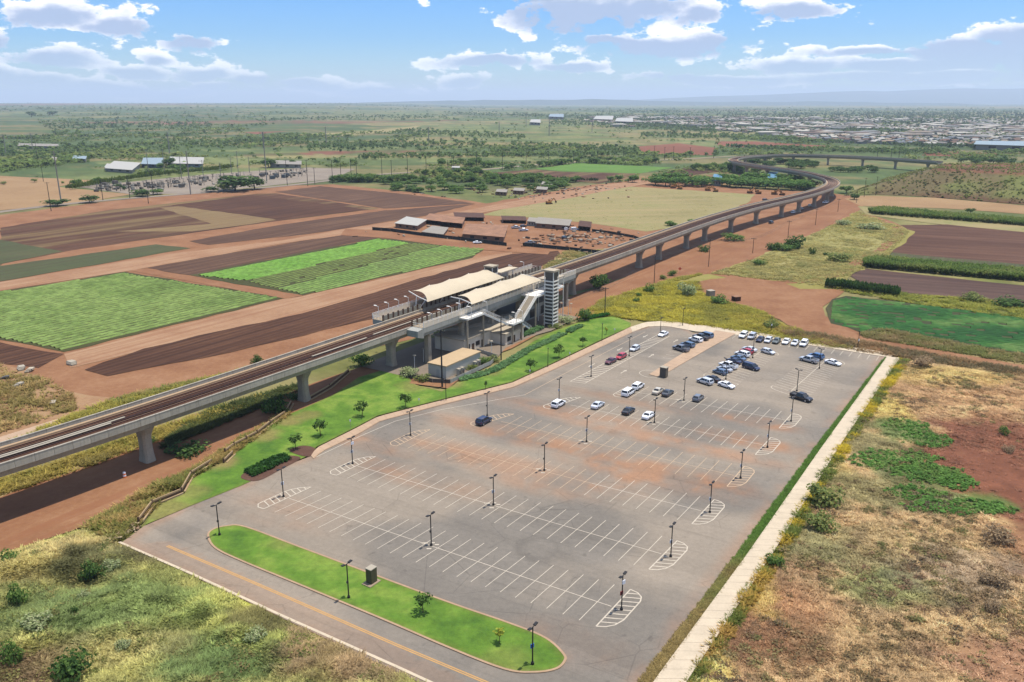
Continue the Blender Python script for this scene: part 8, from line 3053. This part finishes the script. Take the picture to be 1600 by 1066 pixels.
size = RNG.gamma(2.4, .75, len(X)) * np.where(cl == 4, 1.2, .9) + .7
size = np.clip(size * (.6 + 1.1 * sstep(nn[keep] if len(nn) != len(X) else nn, .45, .62)), .7, 6.5) * (1 + np.clip((r - 1500) / 5000, 0, 1.2))
rank = np.argsort(-(size / r))
near_i, rest_i = rank[:0], rank
C = 1.35 * palette_at(X, Y, [A(112, 140, 78), A(130, 158, 88), A(150, 172, 98), A(166, 180, 110)], 905, 80)
big = r < 1900
for sel, tm, nm, lab in ((big, CLUMP, 'scrub', 'scrub and small trees scattered over the middle plain'), (~big, CLUMP_F, 'woodland', 'far trees and scrub of the plain running to the horizon')):
    idx_ = np.nonzero(sel)[0]
    if nm == 'scrub':
        # the most prominent ones stand as trees of their own
        order = idx_[np.argsort(-(size[idx_] / r[idx_]))]
        solo, idx_ = order[:170], order[170:]
        for i in solo:
            o = thing('scrub_tree', 'green scrub tree standing by itself on the middle plain', 'tree', (X[i], Y[i], land_z(X[i], Y[i]) - .1), random.uniform(0, 6.28), 'scrub trees of the middle plain')
            f = part('crown', random.choice(SHRUB['tree_mid'] if i % 3 else SHRUB['tree_dark']), o, (0, 0, size[i] * .62))
            f.scale = (size[i] * .85, size[i] * .85, size[i] * .6)
            t = part('trunk', BIGTRUNK, o); t.scale = (size[i] / 7,) * 3
    stuff(nm, instance_mesh(nm, tm, X[idx_], Y[idx_], land_za(X[idx_], Y[idx_]) - .15, size[idx_], RNG.uniform(0, 6.28, len(idx_)), C[idx_], m_leafattr, size[idx_] * .85), lab, 'trees')
# denser dark belts seen across the plain
BELTS = [((560, 246), (800, 244), (1000, 240), 2.2, 700), ((800, 226), (1000, 236), (1120, 240), 3, 600), ((860, 190), (1000, 196), (1120, 204), 3.5, 1100), ((700, 178), (860, 181), (1010, 186), 2, 900), ((1130, 228), (1300, 238), (1480, 238), 2.0, 900), ((620, 205), (700, 210), (820, 214), 3, 500), ((400, 190), (560, 182), (700, 184), 1.6, 500), ((0, 196), (140, 200), (330, 196), 4, 900), ((100, 232), (300, 226), (480, 220), 6, 900), ((480, 230), (560, 226), (760, 226), 5, 700), ((1000, 212), (1200, 214), (1330, 222), 3, 900), ((1330, 186), (1440, 184), (1600, 190), 2.0, 700), ((200, 165), (420, 166), (760, 170), 1.2, 700), ((930, 175), (1200, 174), (1600, 176), 2.5, 1600), ((0, 240), (60, 250), (140, 246), 4, 300), ((1480, 262), (1530, 258), (1620, 262), 2, 120)]
bx, by = [], []
for a, m, b, sp, n in BELTS:
    n = int(n * .55)
    t = RNG.random(n)
    u = (1 - t) ** 2 * a[0] + 2 * t * (1 - t) * m[0] + t * t * b[0]
    v = (1 - t) ** 2 * a[1] + 2 * t * (1 - t) * m[1] + t * t * b[1] + RNG.normal(0, sp * .75, n)
    v = np.maximum(v, 162.0)
    xx, yy = u - 800.0, v - 533.0
    zz = -FOC * math.sin(PITCH) - yy * math.cos(PITCH)
    tt = -CAM_H / zz
    bx.append(xx * tt); by.append((FOC * math.cos(PITCH) - yy * math.sin(PITCH)) * tt)
bx, by = np.concatenate(bx), np.concatenate(by)
kk = np.ones(len(bx), bool)
for p in OPEN:
    kk &= ~pip(bx, by, p)
bx, by = bx[kk], by[kk]
rb = np.hypot(bx, by)
sb = RNG.uniform(2.2, 5.0, len(bx)) * (1 + np.clip((rb - 1500) / 6000, 0, 1.0))
cb = 1.3 * palette_at(bx, by, [A(104, 134, 82), A(122, 150, 88), A(140, 166, 98)], 911, 120)
stuff('woodland', instance_mesh('woodland', CLUMP_F, bx, by, land_za(bx, by) - .2, sb, RNG.uniform(0, 6.28, len(bx)), cb, m_leafattr, sb * 1.15), 'dark tree belts running across the plain', 'trees')


# town houses: hipped and gabled roofs
def house_mesh(k):
    mb = MB()
    w_, d_, h = ((6.5, 4.5, 3.0), (5.5, 5.0, 3.2), (8, 4.5, 3.0), (6, 4.2, 5.2))[k % 4]
    mb.box(-w_, w_, -d_, d_, 0, h, 0)
    e, g = .6, (d_ * .42)
    A_ = [(-w_ - e, -d_ - e, h - .1), (w_ + e, -d_ - e, h - .1), (w_ + e, d_ + e, h - .1), (-w_ - e, d_ + e, h - .1)]
    rl, rr_ = ((-w_ * .55, 0, h + g), (w_ * .55, 0, h + g)) if k % 2 == 0 else ((-w_ - e, 0, h + g), (w_ + e, 0, h + g))
    mb.poly([A_[0], A_[1], rr_, rl], 1); mb.poly([A_[2], A_[3], rl, rr_], 1)
    mb.poly([A_[1], A_[2], rr_], 1); mb.poly([A_[3], A_[0], rl], 1)
    for x in (-w_ * .6, w_ * .1, w_ * .6):
        mb.box(x - .7, x + .7, -d_ - .06, -d_ - .01, 1.0, 2.2, 2)
    return mb


HROOF = [mat_plain('roof_white', A(224, 222, 218), rough=.6, var=.06), mat_plain('roof_grey', A(150, 146, 144), rough=.8, var=.1), mat_plain('roof_tan', A(190, 170, 150), rough=.8, var=.1), mat_plain('roof_brown', A(136, 108, 92), rough=.8, var=.1), mat_plain('roof_bluegrey', A(140, 150, 164), rough=.8, var=.1)]
HWALL = [mat_plain('house_white', A(226, 222, 214), rough=.8, var=.05), mat_plain('house_cream', A(214, 198, 172), rough=.8, var=.06), mat_plain('house_grey', A(176, 176, 174), rough=.8, var=.06)]
m_hwin = mat_plain('house_window', (.03, .035, .04), rough=.2, var=.1)
HM = []
HMB = [house_mesh(k) for k in range(4)]
for k in range(4):
    for j in range(5):
        HM.append(HMB[k].mesh('house', [HWALL[(k + j) % 3], HROOF[j], m_hwin]))
TOWN = [(900, 186), (1000, 181), (1200, 178), (1650, 176), (1650, 232), (1540, 232), (1440, 231), (1300, 222), (1150, 206), (1050, 200), (960, 198)]
town = px(TOWN)
hx, hy = uv_scatter(15000, 880, 1660, 174, 233, 95)
k = pip(hx, hy, town) & (fbm(hx / 220, hy / 220, 921, 3) > .44 + .06 * (hx < 500))
hx, hy = hx[k], hy[k]
# streets: snap to a loose grid
ga = .35
uu = hx * math.cos(ga) + hy * math.sin(ga); vv = -hx * math.sin(ga) + hy * math.cos(ga)
uu = np.round(uu / 24) * 24 + RNG.normal(0, 2, len(uu)); vv = np.round(vv / 38) * 38 + RNG.choice([-9, 9], len(vv)) + RNG.normal(0, 1.5, len(vv))
key = np.round(uu / 20).astype(int) * 100003 + np.round(vv / 16).astype(int)
_, first = np.unique(key, return_index=True)
uu, vv = uu[first], vv[first]
hx = uu * math.cos(ga) - vv * math.sin(ga); hy = uu * math.sin(ga) + vv * math.cos(ga)
order = np.argsort(np.hypot(hx, hy))
hx, hy = hx[order], hy[order]
for i in range(min(290, len(hx))):
    me = HM[int(RNG.integers(0, len(HM)))]
    o = link('house', me, None, (hx[i], hy[i], 0), ga + RNG.choice([0, math.pi / 2]))
    o.scale = (1.1, 1.1, 1.15)
    tag(o, 'small pale house in the nearer part of the town', 'house', 'houses of the town')
Vh, Fh, Ch = [], [], []
base = 0
RC_ = [A(200, 198, 194), A(140, 138, 138), A(170, 156, 142), A(130, 108, 96), A(160, 162, 166), A(226, 224, 220)]
for i in range(290, min(len(hx), 2900)):
    a = ga + (math.pi / 2 if RNG.random() < .4 else 0)
    c_, s_ = math.cos(a), math.sin(a)
    w_, d_, h = 7.5, 5.2, 3.4
    if RNG.random() < .05:
        w_, d_, h = 22, 11, 7
    cw = HWALL_C = A(222, 216, 206)
    cr_ = RC_[int(RNG.integers(0, 6))]
    pts = [(-w_, -d_, 0), (w_, -d_, 0), (w_, d_, 0), (-w_, d_, 0), (-w_, -d_, h), (w_, -d_, h), (w_, d_, h), (-w_, d_, h)]
    top = [(-w_ - .5, -d_ - .5, h), (w_ + .5, -d_ - .5, h), (w_ + .5, d_ + .5, h), (-w_ - .5, d_ + .5, h), (-w_ * .6, 0, h + 2.2), (w_ * .6, 0, h + 2.2)]
    for p in pts + top:
        Vh.append((p[0] * c_ - p[1] * s_ + hx[i], p[0] * s_ + p[1] * c_ + hy[i], p[2]))
    for q in ((0, 1, 5, 4), (1, 2, 6, 5), (2, 3, 7, 6), (3, 0, 4, 7), (8, 9, 13, 12), (10, 11, 12, 13), (9, 10, 13, 13), (11, 8, 12, 12)):
        Fh.append([base + z_ for z_ in q])
    Ch += [cw] * 8 + [cr_] * 6
    base += 14
Fh = np.array(Fh)
tri = np.concatenate([Fh[:, [0, 1, 2]], Fh[:, [0, 2, 3]]])
tri = tri[(tri[:, 0] != tri[:, 1]) & (tri[:, 1] != tri[:, 2]) & (tri[:, 0] != tri[:, 2])]
stuff('far_houses', np_mesh('far_houses', np.array(Vh), tri, MATS['scrap'], np.array(Ch)), 'mass of small pale houses of the far part of the town', 'houses')
# trees among the houses
tx, ty = uv_scatter(15500, 880, 1660, 174, 233, 97)
k = pip(tx, ty, town); tx, ty = tx[k], ty[k]
k = RNG.random(len(tx)) < .75
tx, ty = tx[k], ty[k]
st_ = RNG.uniform(2.0, 5.2, len(tx)) * (1 + np.clip((np.hypot(tx, ty) - 1500) / 5000, 0, .8))
ct = 1.25 * palette_at(tx, ty, [A(84, 112, 70), A(104, 130, 80), A(122, 144, 90)], 931, 100)
stuff('street_trees', instance_mesh('street_trees', CLUMP_F, tx, ty, tx * 0 - .1, st_, RNG.uniform(0, 6.28, len(tx)), ct, m_leafattr, st_ * 1.1), 'dark garden and street trees between the houses of the town', 'trees')

# rocks at the corner of the entrance road
V_, F_, C_ = [], [], []
for i in range(70):
    t = random.random()
    p = G(172 + 46 * t + random.gauss(0, 3), 842 - 20 * t + random.gauss(0, 3), .2)
    mb = MB()
    mb.ico((p.x, p.y, .25), random.uniform(.15, .42), 0, .3, 1, (1, 1, .7))
    b = len(V_)
    V_ += mb.v
    F_ += [[b + k for k in f] for f in mb.f]
    C_ += [random.choice([A(206, 186, 158), A(180, 150, 124), A(226, 208, 182)])] * len(mb.v)
stuff('rubble', np_mesh('rubble', np.array(V_), np.array(F_), MATS['scrap'], np.array(C_)), 'pale broken rocks at the corner of the entrance road', 'rubble')

# ------------------------------------------------------------------ haze over the plain
hz = MB()
hz.box(-44000, 44000, -44000, 44000, -1.6, 520)
m_haze = bpy.data.materials.new('haze_air')
m_haze.use_nodes = True
t = NT(m_haze.node_tree)
pv = t.n('ShaderNodeVolumePrincipled', ins={'Color': (.74, .86, 1.0), 'Density': HAZE_DENSITY, 'Anisotropy': .1})
om = t.n('ShaderNodeOutputMaterial')
t.t.links.new(pv.outputs[0], om.inputs['Volume'])
tag(link('haze', hz.mesh('haze', m_haze)), 'pale bluish air over the whole plain', None, None, 'stuff')
